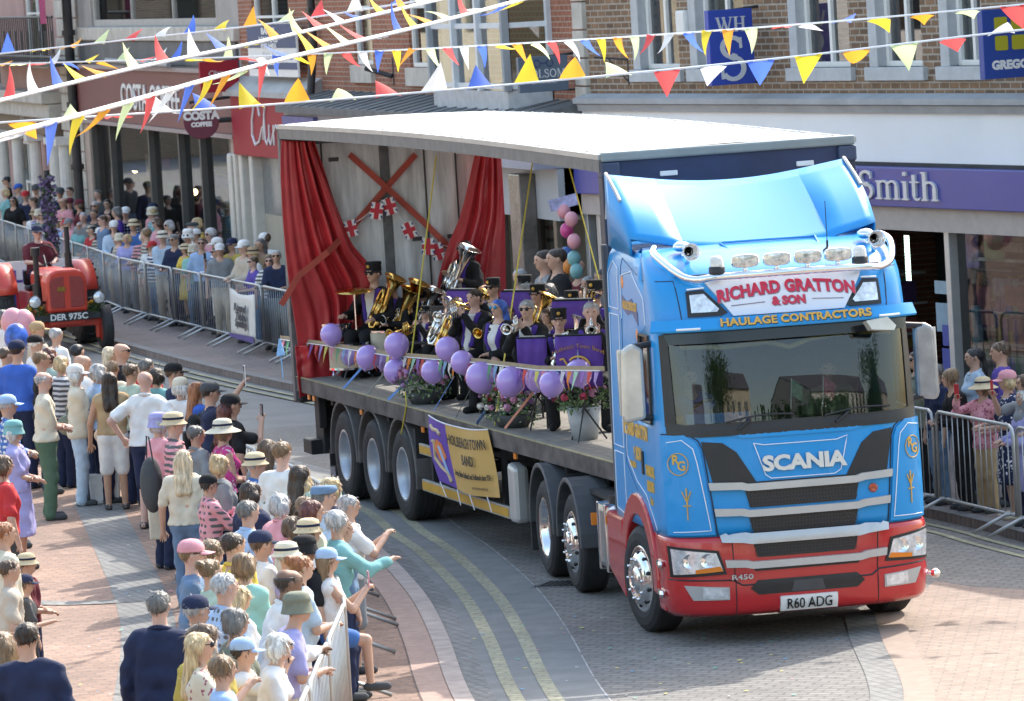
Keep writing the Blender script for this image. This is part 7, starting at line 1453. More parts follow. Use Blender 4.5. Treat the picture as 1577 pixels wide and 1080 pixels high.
# ================================================================ things on the trailer
def onT(px,py,y): v=inframe(px,py,TX,TY,TA,1,y); return v   # local point on a lengthwise plane of the trailer
def deck(x,y): return trw(x,y,HB)
BRASS=mat('lacquered brass',(.72,.46,.13),.16,1,var=.05,scale=8); NICK=mat('silver plate',(.78,.77,.74),.13,1,var=.05,scale=8)
def loopy(pts): return [Vector(p) for p in pts]
def flare(r0,r1,L_,n=12): return [(r0+(r1-r0)*((i/n)**3.2),L_*i/n) for i in range(n+1)]
def bellmesh(bm,r0,r1,L_,T): pr=flare(r0,r1,L_); lathe(bm,pr+[(pr[-1][0]+.004,L_+.002)]+[(max(.004,r-.006),z+.004) for r,z in pr[::-1]],28,T)
def instrument(kind,label,loc,rz,m,tilt=0,sc=1):
    e=empty(kind,label,kind.replace('_',' '),loc,rz); e.rotation_euler=(R(-24) if kind in('euphonium','tuba','tenor_horn') else 0,tilt,rz); 
    bm=BM()
    if kind in('euphonium','tuba','tenor_horn'):
        k={'tuba':.95,'euphonium':.85,'tenor_horn':.72}[kind]*sc
        bellmesh(bm,.035*k,.17*k,.46*k,Matrix.Translation((.0,.07*k,.1*k))); obj('bell',bm,m,e,smooth=True); bm=BM()
        tube(bm,[(0,.07*k,.12*k),(0,.07*k,-.12*k),(0,.05*k,-.24*k),(0,-.03*k,-.28*k),(0,-.1*k,-.22*k),(0,-.11*k,0),(0,-.11*k,.24*k),(0,-.07*k,.30*k),(0,-.03*k,.24*k),(0,-.03*k,-.1*k)],[.04*k,.045*k,.045*k,.042*k,.038*k,.034*k,.028*k,.026*k,.024*k,.02*k],12)
        tube(bm,[(.05*k,-.07*k,-.16*k),(.06*k,.0,-.2*k),(.06*k,.04*k,-.1*k),(.06*k,.02*k,.1*k),(.05*k,-.06*k,.14*k)],.016*k,8); tube(bm,[(-.03*k,-.11*k,.2*k),(-.12*k,-.12*k,.26*k),(-.2*k,-.1*k,.27*k)],.012*k,8); obj('tubing',bm,m,e,smooth=True); bm=BM()
        for i in range(3): tube(bm,[(.06*k,-.05*k+.05*k*i,-.1*k),(.06*k,-.05*k+.05*k*i,.14*k)],.021*k,10); tube(bm,[(.06*k,-.05*k+.05*k*i,.14*k),(.06*k,-.05*k+.05*k*i,.19*k)],.008*k,6)
        obj('valves',bm,m,e,smooth=True)
    elif kind=='cornet':
        bellmesh(bm,.011,.062,.2,Matrix.Translation((.1,0,0))@Matrix.Rotation(PI/2,4,'Y')); obj('bell',bm,m,e,smooth=True); bm=BM()
        tube(bm,[(.1,0,0),(-.06,0,0),(-.11,0,-.03),(-.11,0,-.07),(-.05,0,-.09),(.1,0,-.09),(.14,0,-.06),(.1,0,-.03),(-.2,.0,.0)],.009,8); obj('tubing',bm,m,e,smooth=True); bm=BM()
        for i in range(3): tube(bm,[(-.03+.035*i,.0,-.1),(-.03+.035*i,.0,.04)],.015,8); tube(bm,[(-.03+.035*i,0,.04),(-.03+.035*i,0,.07)],.006,6)
        obj('valves',bm,m,e,smooth=True)
    else: # trombone
        bellmesh(bm,.012,.1,.42,Matrix.Translation((-.02,.05,0))@Matrix.Rotation(PI/2,4,'Y')); obj('bell',bm,m,e,smooth=True); bm=BM()
        tube(bm,[(-.02,.05,0),(-.22,.05,0),(-.28,.03,0),(-.28,-.02,0),(-.2,-.04,0)],.009,8); tube(bm,[(-.2,-.04,0),(.7,-.04,-.02),(.74,-.06,-.02),(.7,-.09,-.02),(.0,-.09,0)],.008,8); obj('slide',bm,m,e,smooth=True)
    return e
GB='brass band players on the trailer'
FACE=math.degrees(TA)-62   # towards the near side of the trailer
def chair(p,rz,lab):
    e=empty('folding_chair',lab,'chair',p,R(rz)); bm=BM(); bx(bm,-.2,.2,-.2,.2,.42,.45); obj('seat',bm,BLK,e,bevel=.01); bm=BM(); bx(bm,-.22,-.19,-.2,.2,.62,.85); obj('backrest',bm,BLK,e,bevel=.01)
    for a in (-1,1):
        for b in (-1,1): bm=BM(); tube(bm,[(a*.18,b*.18,0),(a*.17,b*.18,.42 if a>0 else .8)],.012,6); obj('leg',bm,BLK,e)
band_spec=[ # px,py,y,heading offset,hair,hat,glasses,instrument,metal,pose,skin
(575,408,.35,10,'short darkbrown','black bandcap','sun',None,None,'drum',0,'drummer with sticks'),
(604,428,.5,0,'short midbrown',None,None,'euphonium',BRASS,'eup',0,'behind rear brass bell'),(628,446,.2,0,'short silver',None,None,'euphonium',BRASS,'eup',3,'behind front brass bell'),
(664,446,.45,0,'short greydark','black bandcap','sun','euphonium',NICK,'eup',0,'with silver euphonium'),(689,450,.1,5,'long lightbrown',None,'sun','tenor_horn',NICK,'eup',1,'with silver tenor horn'),
(715,371,1.05,0,'long black',None,'sun','tuba',NICK,'tuba',1,'high above others behind silver tuba'),
(730,445,-.25,5,'short darkbrown',None,None,'cornet',NICK,'horn',3,'stout cornet player'),(759,432,.6,5,'short midbrown','black bandcap','sun','cornet',BRASS,'horn',0,'behind blue haired player'),(648,452,.7,0,'short silver','black bandcap',None,'cornet',NICK,'horn',3,'in back row behind euphoniums'),(745,438,.9,0,'balding silver',None,'yes','tenor_horn',BRASS,'eup',0,'glasses, rear row centre'),(845,436,.85,15,'bob greydark',None,None,'cornet',BRASS,'horn',1,'rear row near yellow rope'),(786,470,.1,10,'short midbrown',None,None,'cornet',BRASS,'horn',0,'between blue hair and grey hair'),(880,452,.5,35,'short greydark','black bandcap','sun','euphonium',NICK,'eup',3,'sunglasses beside last music stand'),(655,474,-.05,5,'short silver','black bandcap','yes','cornet',BRASS,'horn',3,'half hidden behind lilac balloons'),(722,468,.45,0,'bald',None,'sun','tenor_horn',NICK,'eup',0,'bald behind stout cornet player'),(796,452,.75,5,'short midbrown','black bandcap','sun','trombone',BRASS,'bone',0,'trombone in back row'),(842,474,-.05,20,'bob midbrown',None,None,'cornet',BRASS,'horn',1,'brown bob between plain banner and capped player'),(640,436,.95,0,'short greydark',None,'sun','euphonium',BRASS,'eup',0,'far back before tail doors'),(702,458,-.1,5,'short lightbrown',None,'yes','tenor_horn',BRASS,'eup',0,'left of stout cornet player'),
(767,460,-.5,5,'long royal',None,'bluesun',None,None,'fold',1,'long bright blue hair'),(811,462,-.5,25,'short silver',None,'sun','cornet',NICK,'horn',1,'grey haired cornet player'),
(828,442,.35,15,'short darkbrown','black bandcap',None,'tenor_horn',BRASS,'eup',0,'gold badge on cap'),(862,458,.3,35,'short silver',None,None,'cornet',BRASS,'horn',0,'white haired'),
(860,480,-.55,45,'short darkbrown','black bandcap',None,'tenor_horn',NICK,'eup',3,'head bowed, nearest purple stand banner'),(909,465,-.35,45,'short silver',None,None,'cornet',NICK,'horn',3,'furthest forward, beside cab'),
(916,436,.7,20,'short midbrown','black bandcap',None,'trombone',BRASS,'bone',0,'half hidden behind blue cab'),(897,446,.75,30,'bald',None,None,None,None,'fold',0,'bald at back beside cab'),(808,428,.95,-160,'short silver','black bandcap',None,None,None,'fold',0,'back turned, in far row')]
random.seed(9)
for i,(px,py,y,ho,hr,ht,gl,ins,mm,ps,sk,ex) in enumerate(band_spec):
    v=onT(px,py,y)
    while v.x<.45 and y>-.9: y-=.05; v=onT(px,py,y)
    top=v.z-HB; a=hr.split(); hd_=FACE+ho; st=top>1.5; base=0
    if top>1.85: base=top-1.68
    Hh=(top-base) if st else min(1.95,top*1.76/1.35)
    p=deck(v.x,y); p.z+=base
    person(p,Hh,hd_,(a[0],a[1] if len(a)>1 else 'black'),ht,'black blazer','black trousers',ps,glasses=gl,sit=not st,skin=sk,group=GB,extra=ex,place='',female=hr.startswith('long'),fat=1.2 if 'stout' in ex else 1.05,shoes='black',lod=True)
    if base: e=empty('riser_box','black riser box under tuba player','box',deck(v.x,y)); bm=BM(); bx(bm,-.3,.3,-.3,.3,0,base-.01); bx(bm,-.32,.32,-.32,.32,base-.03,base-.0); obj('box',bm,BLK,e,bevel=.01)
    if not st: chair(deck(v.x,y)+Vector((0,0,0)),hd_,'black folding chair under band player '+ex)
    if ins:
        f=Vector((math.cos(R(hd_)),math.sin(R(hd_)),0)); sd=Vector((-f.y,f.x,0)); hz=trw(v.x,y,v.z)
        d={'cornet':(.36,0,-.21),'tenor_horn':(.26,.04,-.42),'euphonium':(.27,.02,-.38),'tuba':(.3,.02,-.52),'trombone':(.42,.04,-.22)}[ins]
        instrument(ins,'%s %s held by band player %s'%('brass' if mm is BRASS else 'silver',ins.replace('_',' '),ex),Vector((p.x,p.y,0))+f*d[0]+sd*d[1]+Vector((0,0,hz.z+d[2])),R(hd_),mm,tilt=R(-12) if ins in('tuba','euphonium','tenor_horn') else R(10))
# music stands with purple banners
PURB=mat('purple band cloth',(.10,.035,.28),.7,var=.12,scale=4); PAPER=mat('sheet music',(.72,.72,.7),.7,var=.12,scale=30)
def stand(px,py,y,w_,h_,ho,label,emb=False,sheet=True):
    v=onT(px,py,y); p=trw(v.x,y,v.z); e=empty('music_stand',label,'music stand',Vector((p.x,p.y,HB)),R(FACE+ho)); top=v.z-HB
    bm=BM(); tube(bm,[(0,0,.35),(0,0,top)],.012,6); [tube(bm,[(0,0,.35),(.22*math.cos(a),.22*math.sin(a),.01)],.01,5) for a in (0,2.1,4.2)]; obj('tripod',bm,BLK,e)
    bm=BM(); prism(bm,[(-.06,top-.16),(.04,top+.04),(.05,top+.03),(-.05,top-.17)],lambda u,v_,t:(u,t,v_),-w_/2,w_/2); obj('desk',bm,BLK,e)
    if sheet: bm=BM(); prism(bm,[(-.07,top-.14),(.03,top+.05),(.033,top+.05),(-.066,top-.14)],lambda u,v_,t:(u,t,v_),-w_/2+.03,w_/2-.03); obj('sheet_music',bm,PAPER,e)
    bm=BM(); n=10; R_=[[bm.verts.new((.06+.012*math.sin(i*1.7+j),-w_/2+w_*i/n,top+.02-h_*j/4)) for i in range(n+1)] for j in range(5)]
    for A,B in zip(R_,R_[1:]):
        for i in range(n): bm.faces.new((A[i],A[i+1],B[i+1],B[i]))
    bn=obj('banner',bm,PURB,e,smooth=True); bn.modifiers.new('t','SOLIDIFY').thickness=.006
    if emb:
        zc=top-h_*.55
        bm=BM(); tube(bm,[(.085,.12*math.cos(a),zc+.1*math.sin(a)) for a in [PI*k/12+.1 for k in range(-3,10)]],.013,5); tube(bm,[(.085,-.1,zc-.02),(.085,-.16,zc+.08),(.085,-.2,zc+.07)],.012,5); obj('gold_emblem',bm,GOLD,e)
        bm=BM(); prism(bm,[(0,zc+.17),(.03,zc-.12),(-.03,zc-.12)],lambda u,v_,t:(t,u,v_),.078,.09); obj('blue_spire',bm,cloth('sky'),e); bm=BM(); prism(bm,[(.04,zc+.08),(.13,zc+.02),(.06,zc-.04)],lambda u,v_,t:(t,u,v_),.078,.09); prism(bm,[(-.04,zc+.06),(-.1,zc+.0),(-.05,zc-.05)],lambda u,v_,t:(t,u,v_),.078,.09); obj('orange_emblem',bm,mat('orange cloth',(.7,.2,.05),.6),e)
        t_=text_obj('lettering','Holbeach Town Band',.065,lambda x,y_,z:Vector((.082-z*0,x,top-.1+y_-.9*x*x)),GOLD,e,depth=.003)
stand(893,520,-.85,.50,.52,25,'music stand with purple embroidered banner nearest the cab',True,False); stand(822,524,-.85,.34,.55,22,'music stand with plain purple cloth behind balloons',False); stand(716,450,.25,.5,.3,0,'music stand with purple cloth and white sheets at back'); stand(800,452,.2,.45,.3,10,'music stand with white sheet music in the middle row'); stand(885,466,.2,.5,.3,20,'music stand with broad white sheets behind grey haired player')
# drum kit
v=onT(540,592,-.85); e=empty('drum_kit','small drum kit with cream drum and tilted cymbal at trailer tail','drum kit',deck(v.x,-.85))
for (x,y,r,h,z,nm,mm) in ((0,0,.24,.30,.14,'tom_drum',mat('cream drum shell',(.5,.44,.33),.4)),(-.15,.55,.19,.15,.5,'snare_drum',CHR),(.45,.15,.18,.26,.3,'tom_drum',MATS['cream drum shell'])):
    bm=BM(); lathe(bm,[(r,z),(r,z+h)],24,Matrix.Translation((x,y,0))); d=obj(nm,bm,mm,e,smooth=True); bm=BM(); [lathe(bm,[(r+.008,zz),(r+.008,zz+.025),(0.001,zz+.02)],24,Matrix.Translation((x,y,0))) for zz in (z-.01,z+h-.02)]; obj('hoop',bm,CHR,d); bm=BM(); [tube(bm,[(x+.1*math.cos(a),y+.1*math.sin(a),z),(x+.3*math.cos(a),y+.3*math.sin(a),.02)],.012,5) for a in (.3,2.4,4.5)]; obj('legs',bm,CHR,d)
bm=BM(); tube(bm,[(.1,.4,.3),(.1,.4,1.05)],.012,6); [tube(bm,[(.1,.4,.35),(.1+.3*math.cos(a),.4+.3*math.sin(a),.02)],.011,5) for a in (.6,2.7,4.8)]; obj('cymbal_stand',bm,CHR,e); bm=BM(); lathe(bm,[(.02,.03),(.06,.02),(.24,0),(.24,-.003),(.06,.015)],28,Matrix.Translation((.1,.4,1.05))@Matrix.Rotation(.15,4,'X')); obj('cymbal',bm,BRASS,e,smooth=True)
# balloons tied along the near edge
BAL=mat('lilac balloon',(.44,.30,.72),.22,var=0,coat=.5,spec=.5)
for i,(px,py,r) in enumerate(((510,515,17),(567,550,19),(611,531,19.5),(611,572,20.5),(538,548,14),(689,537,19),(666,572,18),(712,558,18.5),(741,581,24.5),(787,587,23),(828,583,20),(850,591,20),(891,574,21),(590,556,13))):
    y=-1.22 if i not in(4,10,12,13) else -1.02; v=onT(px,py,y); p=trw(v.x,y,v.z); rr=r*p.y/FPX
    bm=BM(); lathe(bm,[(.0001,rr*1.02)]+[(rr*math.sin(a)*(1 if a<1.8 else 1-.06*(a-1.8)),rr*(math.cos(a) if a<1.6 else math.cos(a)*1.12)) for a in [PI*k/20 for k in range(1,20)]]+[(.012,-rr*1.14),(.02,-rr*1.2)],26); o=obj('balloon',bm,BAL,loc=p,smooth=True); o.rotation_euler=(R(random.uniform(-25,25)),R(random.uniform(-25,25)),0)
    tag(o,['lilac balloon by the cymbal at the trailer tail','lilac balloon before the drums, between tail and first pair','upper lilac balloon of the stacked pair','lower lilac balloon of the stacked pair','half hidden lilac balloon behind the drum balloon','upper lilac balloon below the cornet player','lilac balloon above the first flower planter','lilac balloon right of the one under the cornet player','largest lilac balloon, above left of middle planter','second largest lilac balloon above the middle planter','lilac balloon behind the small orange flags','lowest lilac balloon with pink flag at its edge','lilac balloon before the embroidered purple banner','small lilac balloon peeping out behind stacked pair'][i],'balloon','lilac balloons along the trailer edge')
# rail rope with little flags, guy straps, yellow ropes
def tl(px,py,y): v=onT(px,py,y); return Vector((v.x,y,v.z))
rope=[tl(*q,-1.15) for q in ((432,520),(505,530),(600,545),(740,556),(830,567),(932,568))]
bm=BM(); 
for a,b in zip(rope,rope[1:]): bx_=None
band('rail_strap',rope,.05,mat('khaki strap',(.32,.25,.16),.8,var=.15),trl,nrm=(0,-1,0))
e=empty('small_bunting','little multicoloured pennants along the trailer rail','bunting',(0,0,0)); random.seed(3)
SC=[('pink',(.7,.25,.4)),('green',(.15,.4,.22)),('sky',(.25,.45,.7)),('white',(.8,.8,.8)),('orange',(.8,.25,.04)),('mint',(.4,.65,.5)),('violet',(.3,.15,.5)),('red',(.65,.08,.08)),('lilac',(.4,.3,.65)),('lemon',(.7,.65,.15))]
path=[];
for a,b in zip(rope,rope[1:]): path+=[a.lerp(b,k/20) for k in range(20)]
acc=0;k=0;last=path[0]
for p in path[1:]:
    acc+=(p-last).length; last=p
    if acc>.19:
        acc=0; c=SC[k%10]; k+=1; bm=BM(); q=p+Vector((0,-.02,-.03)); s=random.uniform(-.04,.04); V_=[q+Vector((-.075,0,0)),q+Vector((.075,0,0)),q+Vector((s,s-.03,-.2)),q+Vector((-.035+s*.4,-.03,-.1)),q+Vector((.035+s*.4,-.03,-.1))]
        vv=[bm.verts.new(trw(*x)) for x in V_]; bm.faces.new((vv[0],vv[3],vv[4],vv[1])); bm.faces.new((vv[3],vv[2],vv[4])); obj('pennant',bm,flagmat('little '+c[0],c[1]),e)
bm=BM(); tube(bm,[trw(*(p+Vector((0,-.02,-.02)))) for p in path],.006,5); obj('cord',bm,WH,e)
SB=mat('blue strap',(.10,.22,.5),.7,var=0); SO=mat('faded orange strap',(.45,.17,.1),.7,var=0); SG=mat('dull strap',(.16,.17,.15),.8,var=0)
for a,b,m_ in (((567,556),(528,600),SB),((600,565),(562,612),SG),((640,575),(598,616),SB),((700,580),(668,633),SB),((730,590),(703,642),SG),((748,633),(735,652),SB),((822,604),(778,660),SO)):
    band('guy_strap',[tl(*a,-1.0),tl(*b,-1.29)],.045,m_,trl,nrm=(0,-1,0))
YR=mat('yellow rope',(.6,.5,.06),.7,var=0)
for a,b in (((672,240,-.2),(632,560,-1.0)),((820,250,.9),(757,690,-1.28)),((876,255,.9),(925,440,.9)),((624,604,-1.31),(626,625,-1.31)),((626,625,-1.31),(618,668,-1.31))):
    bm=BM(); tube(bm,[tl(*a),tl(*b)],.009,6); obj('yellow_rope',bm,YR,trl)
tl0=tl(432,540,-1.33); p=trw(*tl0); e=empty('tassel','pale blue ribbon tassel hanging from trailer tail corner','tassel',p); bm=BM(); lathe(bm,[(.01,.15),(.03,.06),(.055,-.06),(.04,-.06)],10); tube(bm,[(0,0,-.06),(.01,0,-.35)],.008,5); obj('ribbon',bm,mat('pale blue ribbon',(.2,.42,.72),.6),e)
# string of union flags against the tail doors
e=empty('flag_string','string of six union flags hung across tail doors inside trailer','flags',(0,0,0)); UB=cloth('navy'); UR=mat('flag red',(.5,.03,.05),.7,var=0); UW=mat('flag white',(.75,.74,.74),.7,var=0); UBL=mat('flag blue',(.04,.06,.25),.7,var=0)
fl=[(540,352,.2),(580,325,-.2),(600,318,.25),(630,355,.35),(659,380,-.05),(674,388,.3)]
cord=[trw(*Vector(rp_(*q,.14))) for q in ((535,350),(560,335),(595,305),(620,340),(660,372),(690,380))]; bm=BM(); tube(bm,cord,.005,5); obj('cord',bm,WH,e)
for px,py,rot in fl:
    o3=Vector(rp_(px,py,.15)); w_,h_=.15,.205
    def fm(u,v,t): 
        c,s=math.cos(rot),math.sin(rot); return trw(o3.x+t+.02*math.sin(u*14),o3.y+u*c-v*s,o3.z+u*s+v*c)
    f=bpy.data.objects.new('flag',None); COL.objects.link(f); f.parent=e
    bm=BM(); prism(bm,[(-w_/2,-h_/2),(w_/2,-h_/2),(w_/2,h_/2),(-w_/2,h_/2)],fm,0,.004); 
    prism(bm,[(-w_/2,-h_/2),(-w_/2+.05,-h_/2),(w_/2,h_/2),(w_/2-.05,h_/2)],fm,.004,.006,1); prism(bm,[(-w_/2,h_/2),(-w_/2+.05,h_/2),(w_/2,-h_/2),(w_/2-.05,-h_/2)],fm,.004,.0068,1)
    prism(bm,[(-.05,-h_/2),(.05,-h_/2),(.05,h_/2),(-.05,h_/2)],fm,.004,.008,1); prism(bm,[(-w_/2,-.05),(w_/2,-.05),(w_/2,.05),(-w_/2,.05)],fm,.004,.0088,1); prism(bm,[(-.028,-h_/2),(.028,-h_/2),(.028,h_/2),(-.028,h_/2)],fm,.004,.011,2); prism(bm,[(-w_/2,-.028),(w_/2,-.028),(w_/2,.028),(-w_/2,.028)],fm,.004,.0118,2)
    bpy.data.objects.remove(f); obj('flag',bm,[UBL,UW,UR],e)
# banner on the side of the trailer
e=empty('band_banner','gold and purple banner lettered HOLBEACH TOWN BAND hung on trailer side','banner',(0,0,0))
C4=[Vector((6.505,-1.31,1.326)),Vector((8.951,-1.31,1.348)),Vector((9.303,-1.335,.659)),Vector((6.894,-1.335,.636))]
def bl(u,v,t=0): # u along, v down
    p=(C4[0]*(1-u)+C4[1]*u)*(1-v)+(C4[3]*(1-u)+C4[2]*u)*v; sag=.06*math.sin(PI*u)*(1-v)*-1; return trw(p.x-.12*math.sin(PI*v)*(1-u),p.y-.018*math.sin(u*9+v*3)-.02-t,p.z+sag+.05*v*math.sin(PI*u)*-1)
def cl_(u0,u1,m,nm):
    bm=BM(); n=30; g=[[bm.verts.new(bl(u0+(u1-u0)*i/n,j/10)) for i in range(n+1)] for j in range(11)]
    for A,B in zip(g,g[1:]):
        for i in range(n): bm.faces.new((A[i],B[i],B[i+1],A[i+1]))
    o=obj(nm,bm,m,e,smooth=True); return o
cl_(0,.285,PURB if 0 else mat('violet banner',(.12,.05,.36),.6,var=.06),'purple_panel'); cl_(.285,1,mat('gold banner',(.58,.36,.10),.55,var=.05,scale=2),'gold_panel')
INK=mat('black ink',(.02,.02,.02),.6,var=0)
def bt_(s,size,u0,v0,k=1,m=INK,**kw): text_obj('lettering',s,size,lambda x,y,z:bl(u0+x*.41,v0-y*1.46,.03+z*.5),m,e,sx=k,**kw)
bt_('HOLBEACH TOWN',.15,.635,.29,1.2,bold=.002); bt_('BAND',.15,.635,.55,1.25,bold=.002); bt_('Serving Stokes Holbeach and Holbeach since 1924',.085,.645,.75,.80,shear=.3,bold=.001); bt_('www.holbeachtownband.org',.05,.75,.90,.9,m=mat('faint ink',(.25,.16,.06),.6,var=0))
def bpoly(pts,m,nm,t=.008): bm=BM(); prism(bm,pts,lambda u,v,d:bl(u,v,d),.002,t); bmesh.ops.recalc_face_normals(bm,faces=bm.faces[:]); obj(nm,bm,m,e)
ORC=mat('orange cloth',(.7,.2,.05),.6); bpoly([(.08,.42),(.14,.30),(.20,.36),(.23,.55),(.17,.66),(.12,.62)],ORC,'emblem_body'); bpoly([(.135,.4),(.17,.4),(.215,.85),(.19,.86)],cloth('sky'),'emblem_spire',.011); bm=BM(); tube(bm,[bl(u,v,.01) for u,v in ((.06,.12),(.1,.16),(.17,.15),(.2,.2))],.02,5); tube(bm,[bl(u,v,.01) for u,v in ((.07,.36),(.10,.34),(.09,.5),(.07,.62),(.13,.74),(.2,.8),(.22,.92))],.018,5); obj('emblem_scroll',bm,mat('cream thread',(.6,.45,.25),.6),e)
bm=BM(); tube(bm,[bl(u,-.01,.004) for u in [k/16 for k in range(17)]],.008,5); [tube(bm,[bl(u,1.0,.01),bl(u+.02,1.22,.01)],.006,5) for u in (.02,.3,.55,.8)]; obj('tie_cords',bm,WH,e)
# flower planters
LEAF=[mat('leaf green %d'%i,c,.6,var=.3,scale=20) for i,c in enumerate([(.06,.12,.04),(.10,.18,.06),(.22,.28,.13)])]; FLW=[mat('petal %d'%i,c,.6,var=.2,scale=20) for i,c in enumerate([(.5,.06,.12),(.5,.22,.36),(.7,.66,.6),(.25,.03,.08),(.35,.2,.4)])]
def planter(px,py,y,w_,label,pot,fc,seed,h=.42):
    random.seed(seed); v=onT(px,py,y); e=empty('flower_planter',label,'flowers',deck(v.x,y),TA); bm=BM()
    if pot=='bowl': lathe(bm,[(.001,0),(.15,0),(.2,.08),(.22,.14),(.2,.14),(.15,.12)],24,Matrix.Scale(w_/.62,4,(1,0,0)))
    else: lathe(bm,[(.001,0),(.13,0),(.18,.34),(.16,.34)],20)
    obj('pot',bm,cloth('darkgrey') if pot=='bowl' else mat('grey bucket',(.36,.38,.4),.4),e,smooth=True); bm=BM(); zb=.10 if pot=='bowl' else .33
    for i in range(520):
        a=random.uniform(0,2*PI); r=random.random()**.6; p=Vector((math.cos(a)*r*w_/2*1.05,math.sin(a)*r*.3,zb+random.uniform(-.06,h)*(1-.55*r*r))); d=Vector((random.gauss(0,1),random.gauss(0,1),random.gauss(.3,1))).normalized(); q=d.orthogonal().normalized(); L_=random.uniform(.025,.06)
        quad(bm,p,p+d*L_*.5+q*L_*.3,p+d*L_,p+d*L_*.5-q*L_*.3,mi=random.choice((0,0,1,1,2)))
    obj('leaves',bm,LEAF,e); bm=BM()
    for i in range(34):
        a=random.uniform(0,2*PI); r=random.random()**.5; p=Vector((math.cos(a)*r*w_/2,math.sin(a)*r*.32-.04,zb+h*(1.02-.6*r*r)*random.uniform(.5,1))); s=random.uniform(.025,.055); ci=random.choice(fc)
        for k in range(16):
            d=Vector((random.gauss(0,1),random.gauss(0,1),random.gauss(0,1))).normalized(); t1=d.orthogonal().normalized(); t2=d.cross(t1); c=p+d*s*.7; quad(bm,c+t1*s*.5,c+t2*s*.5,c-t1*s*.5,c-t2*s*.5,mi=ci)
    obj('blossom',bm,FLW,e)
planter(655,618,-1.0,.72,'dark bowl of pink and purple flowers towards the trailer tail','bowl',(1,3,4,1),1); planter(790,645,-.98,1.05,'widest bowl of flowers with red and white blooms at trailer middle','bowl',(0,2,4,1),2,.48); planter(900,650,-.8,.5,'grey bucket of deep pink flowers beside the blue cab','bucket',(0,1,2,3),3)
# ================================================================ the vintage tractor and its driver
TRX,TRY=gnd(103,543).x,gnd(103,543).y; TRA=-1.29
tr=empty('vintage_tractor','vintage orange red tractor with twin panel grille and yellow flowers on axle','tractor',(TRX,TRY,0),TRA)
TR=mat('orange red tractor paint',(.56,.05,.028),.38,var=.08,coat=.3); TRD=mat('dull red grille',(.26,.04,.035),.6,var=.2,scale=30)
bm=BM(); prism(bm,[(-.35,.72),(.35,.72),(.36,1.25),(.30,1.40),(.16,1.46),(-.16,1.46),(-.30,1.40),(-.36,1.25)],lambda u,v,t:(t,u,v),-.1,.38); obj('radiator_cowl',bm,TR,tr,bevel=.05)
bm=BM(); prism(bm,[(-.30,1.12),(.30,1.12),(.30,1.34),(.16,1.43),(-.16,1.43),(-.30,1.34)],lambda u,v,t:(t,u,v),-1.35,-.101); obj('bonnet',bm,TR,tr,bevel=.04)
for s in (-1,1):
    bm=BM(); prism(bm,[(s*.05,.80),(s*.27,.80),(s*.30,.86),(s*.30,1.22),(s*.25,1.32),(s*.05,1.34)],lambda u,v,t:(t,u,v),.36,.392); g=obj('grille_panel',bm,TRD,tr,bevel=.01)
    h=Vector((.30,s*.56,.93)); bm=BM(); lathe(bm,[(.03,-.1),(.1,-.04),(.115,.03),(.1,.045)],20,Matrix.Translation(h)@Matrix.Rotation(PI/2,4,'Y')); tube(bm,[h+Vector((-.04,0,0)),Vector((.2,s*.35,.9))],.025); hl_=obj('headlight',bm,BLK,tr,smooth=True); bm=BM(); lathe(bm,[(.1,.0),(.06,.025),(.001,.035)],20,Matrix.Translation(h+Vector((.042,0,0)))@Matrix.Rotation(PI/2,4,'Y')); obj('lens',bm,LENS,hl_,smooth=True)
bm=BM(); bx(bm,.392,.4,-.17,-.03,1.08,1.16); obj('badge',bm,BRASS,tr); bm=BM(); [bx(bm,.27,.30,y-.09,y+.09,1.385,1.43) for y in (-.17,.17)]; obj('sponsor_sticker',bm,WHITE,tr)
bm=BM(); bx(bm,.40,.415,-.36,.36,.57,.72); pl2=obj('number_plate',bm,BLK,tr); text_obj('plate_text','DER 975C',.145,lambda x,y,z:Vector((.418+z,x,.595+y)),mat('plate silver',(.7,.7,.7),.4,var=0),pl2,bold=.004,sx=1.05)
bm=BM(); bx(bm,-2.1,.2,-.16,.16,.5,.8); bx(bm,-1.3,-.1,-.24,.24,.62,1.12); obj('engine',bm,mat('tractor dark iron',(.05,.03,.028),.6,var=.4,scale=5),tr,bevel=.03); bm=BM(); bx(bm,-2.3,-1.3,-.34,.34,.55,1.0); bx(bm,-.2,.3,-.3,.3,.5,.72); [tube(bm,[(-1.3,s*.38,.7),(-.1,s*.34,.72)],.035) for s in (-1,1)]; obj('chassis',bm,TR,tr,bevel=.03)
bm=BM(); bx(bm,-.06,.06,-.62,.62,.44,.56); bx(bm,-.05,.05,-.06,.06,.44,.72); [tube(bm,[(0,s*.58,.62),(0,s*.58,.22)],.05) for s in (-1,1)]; obj('front_axle',bm,TR,tr,bevel=.02)
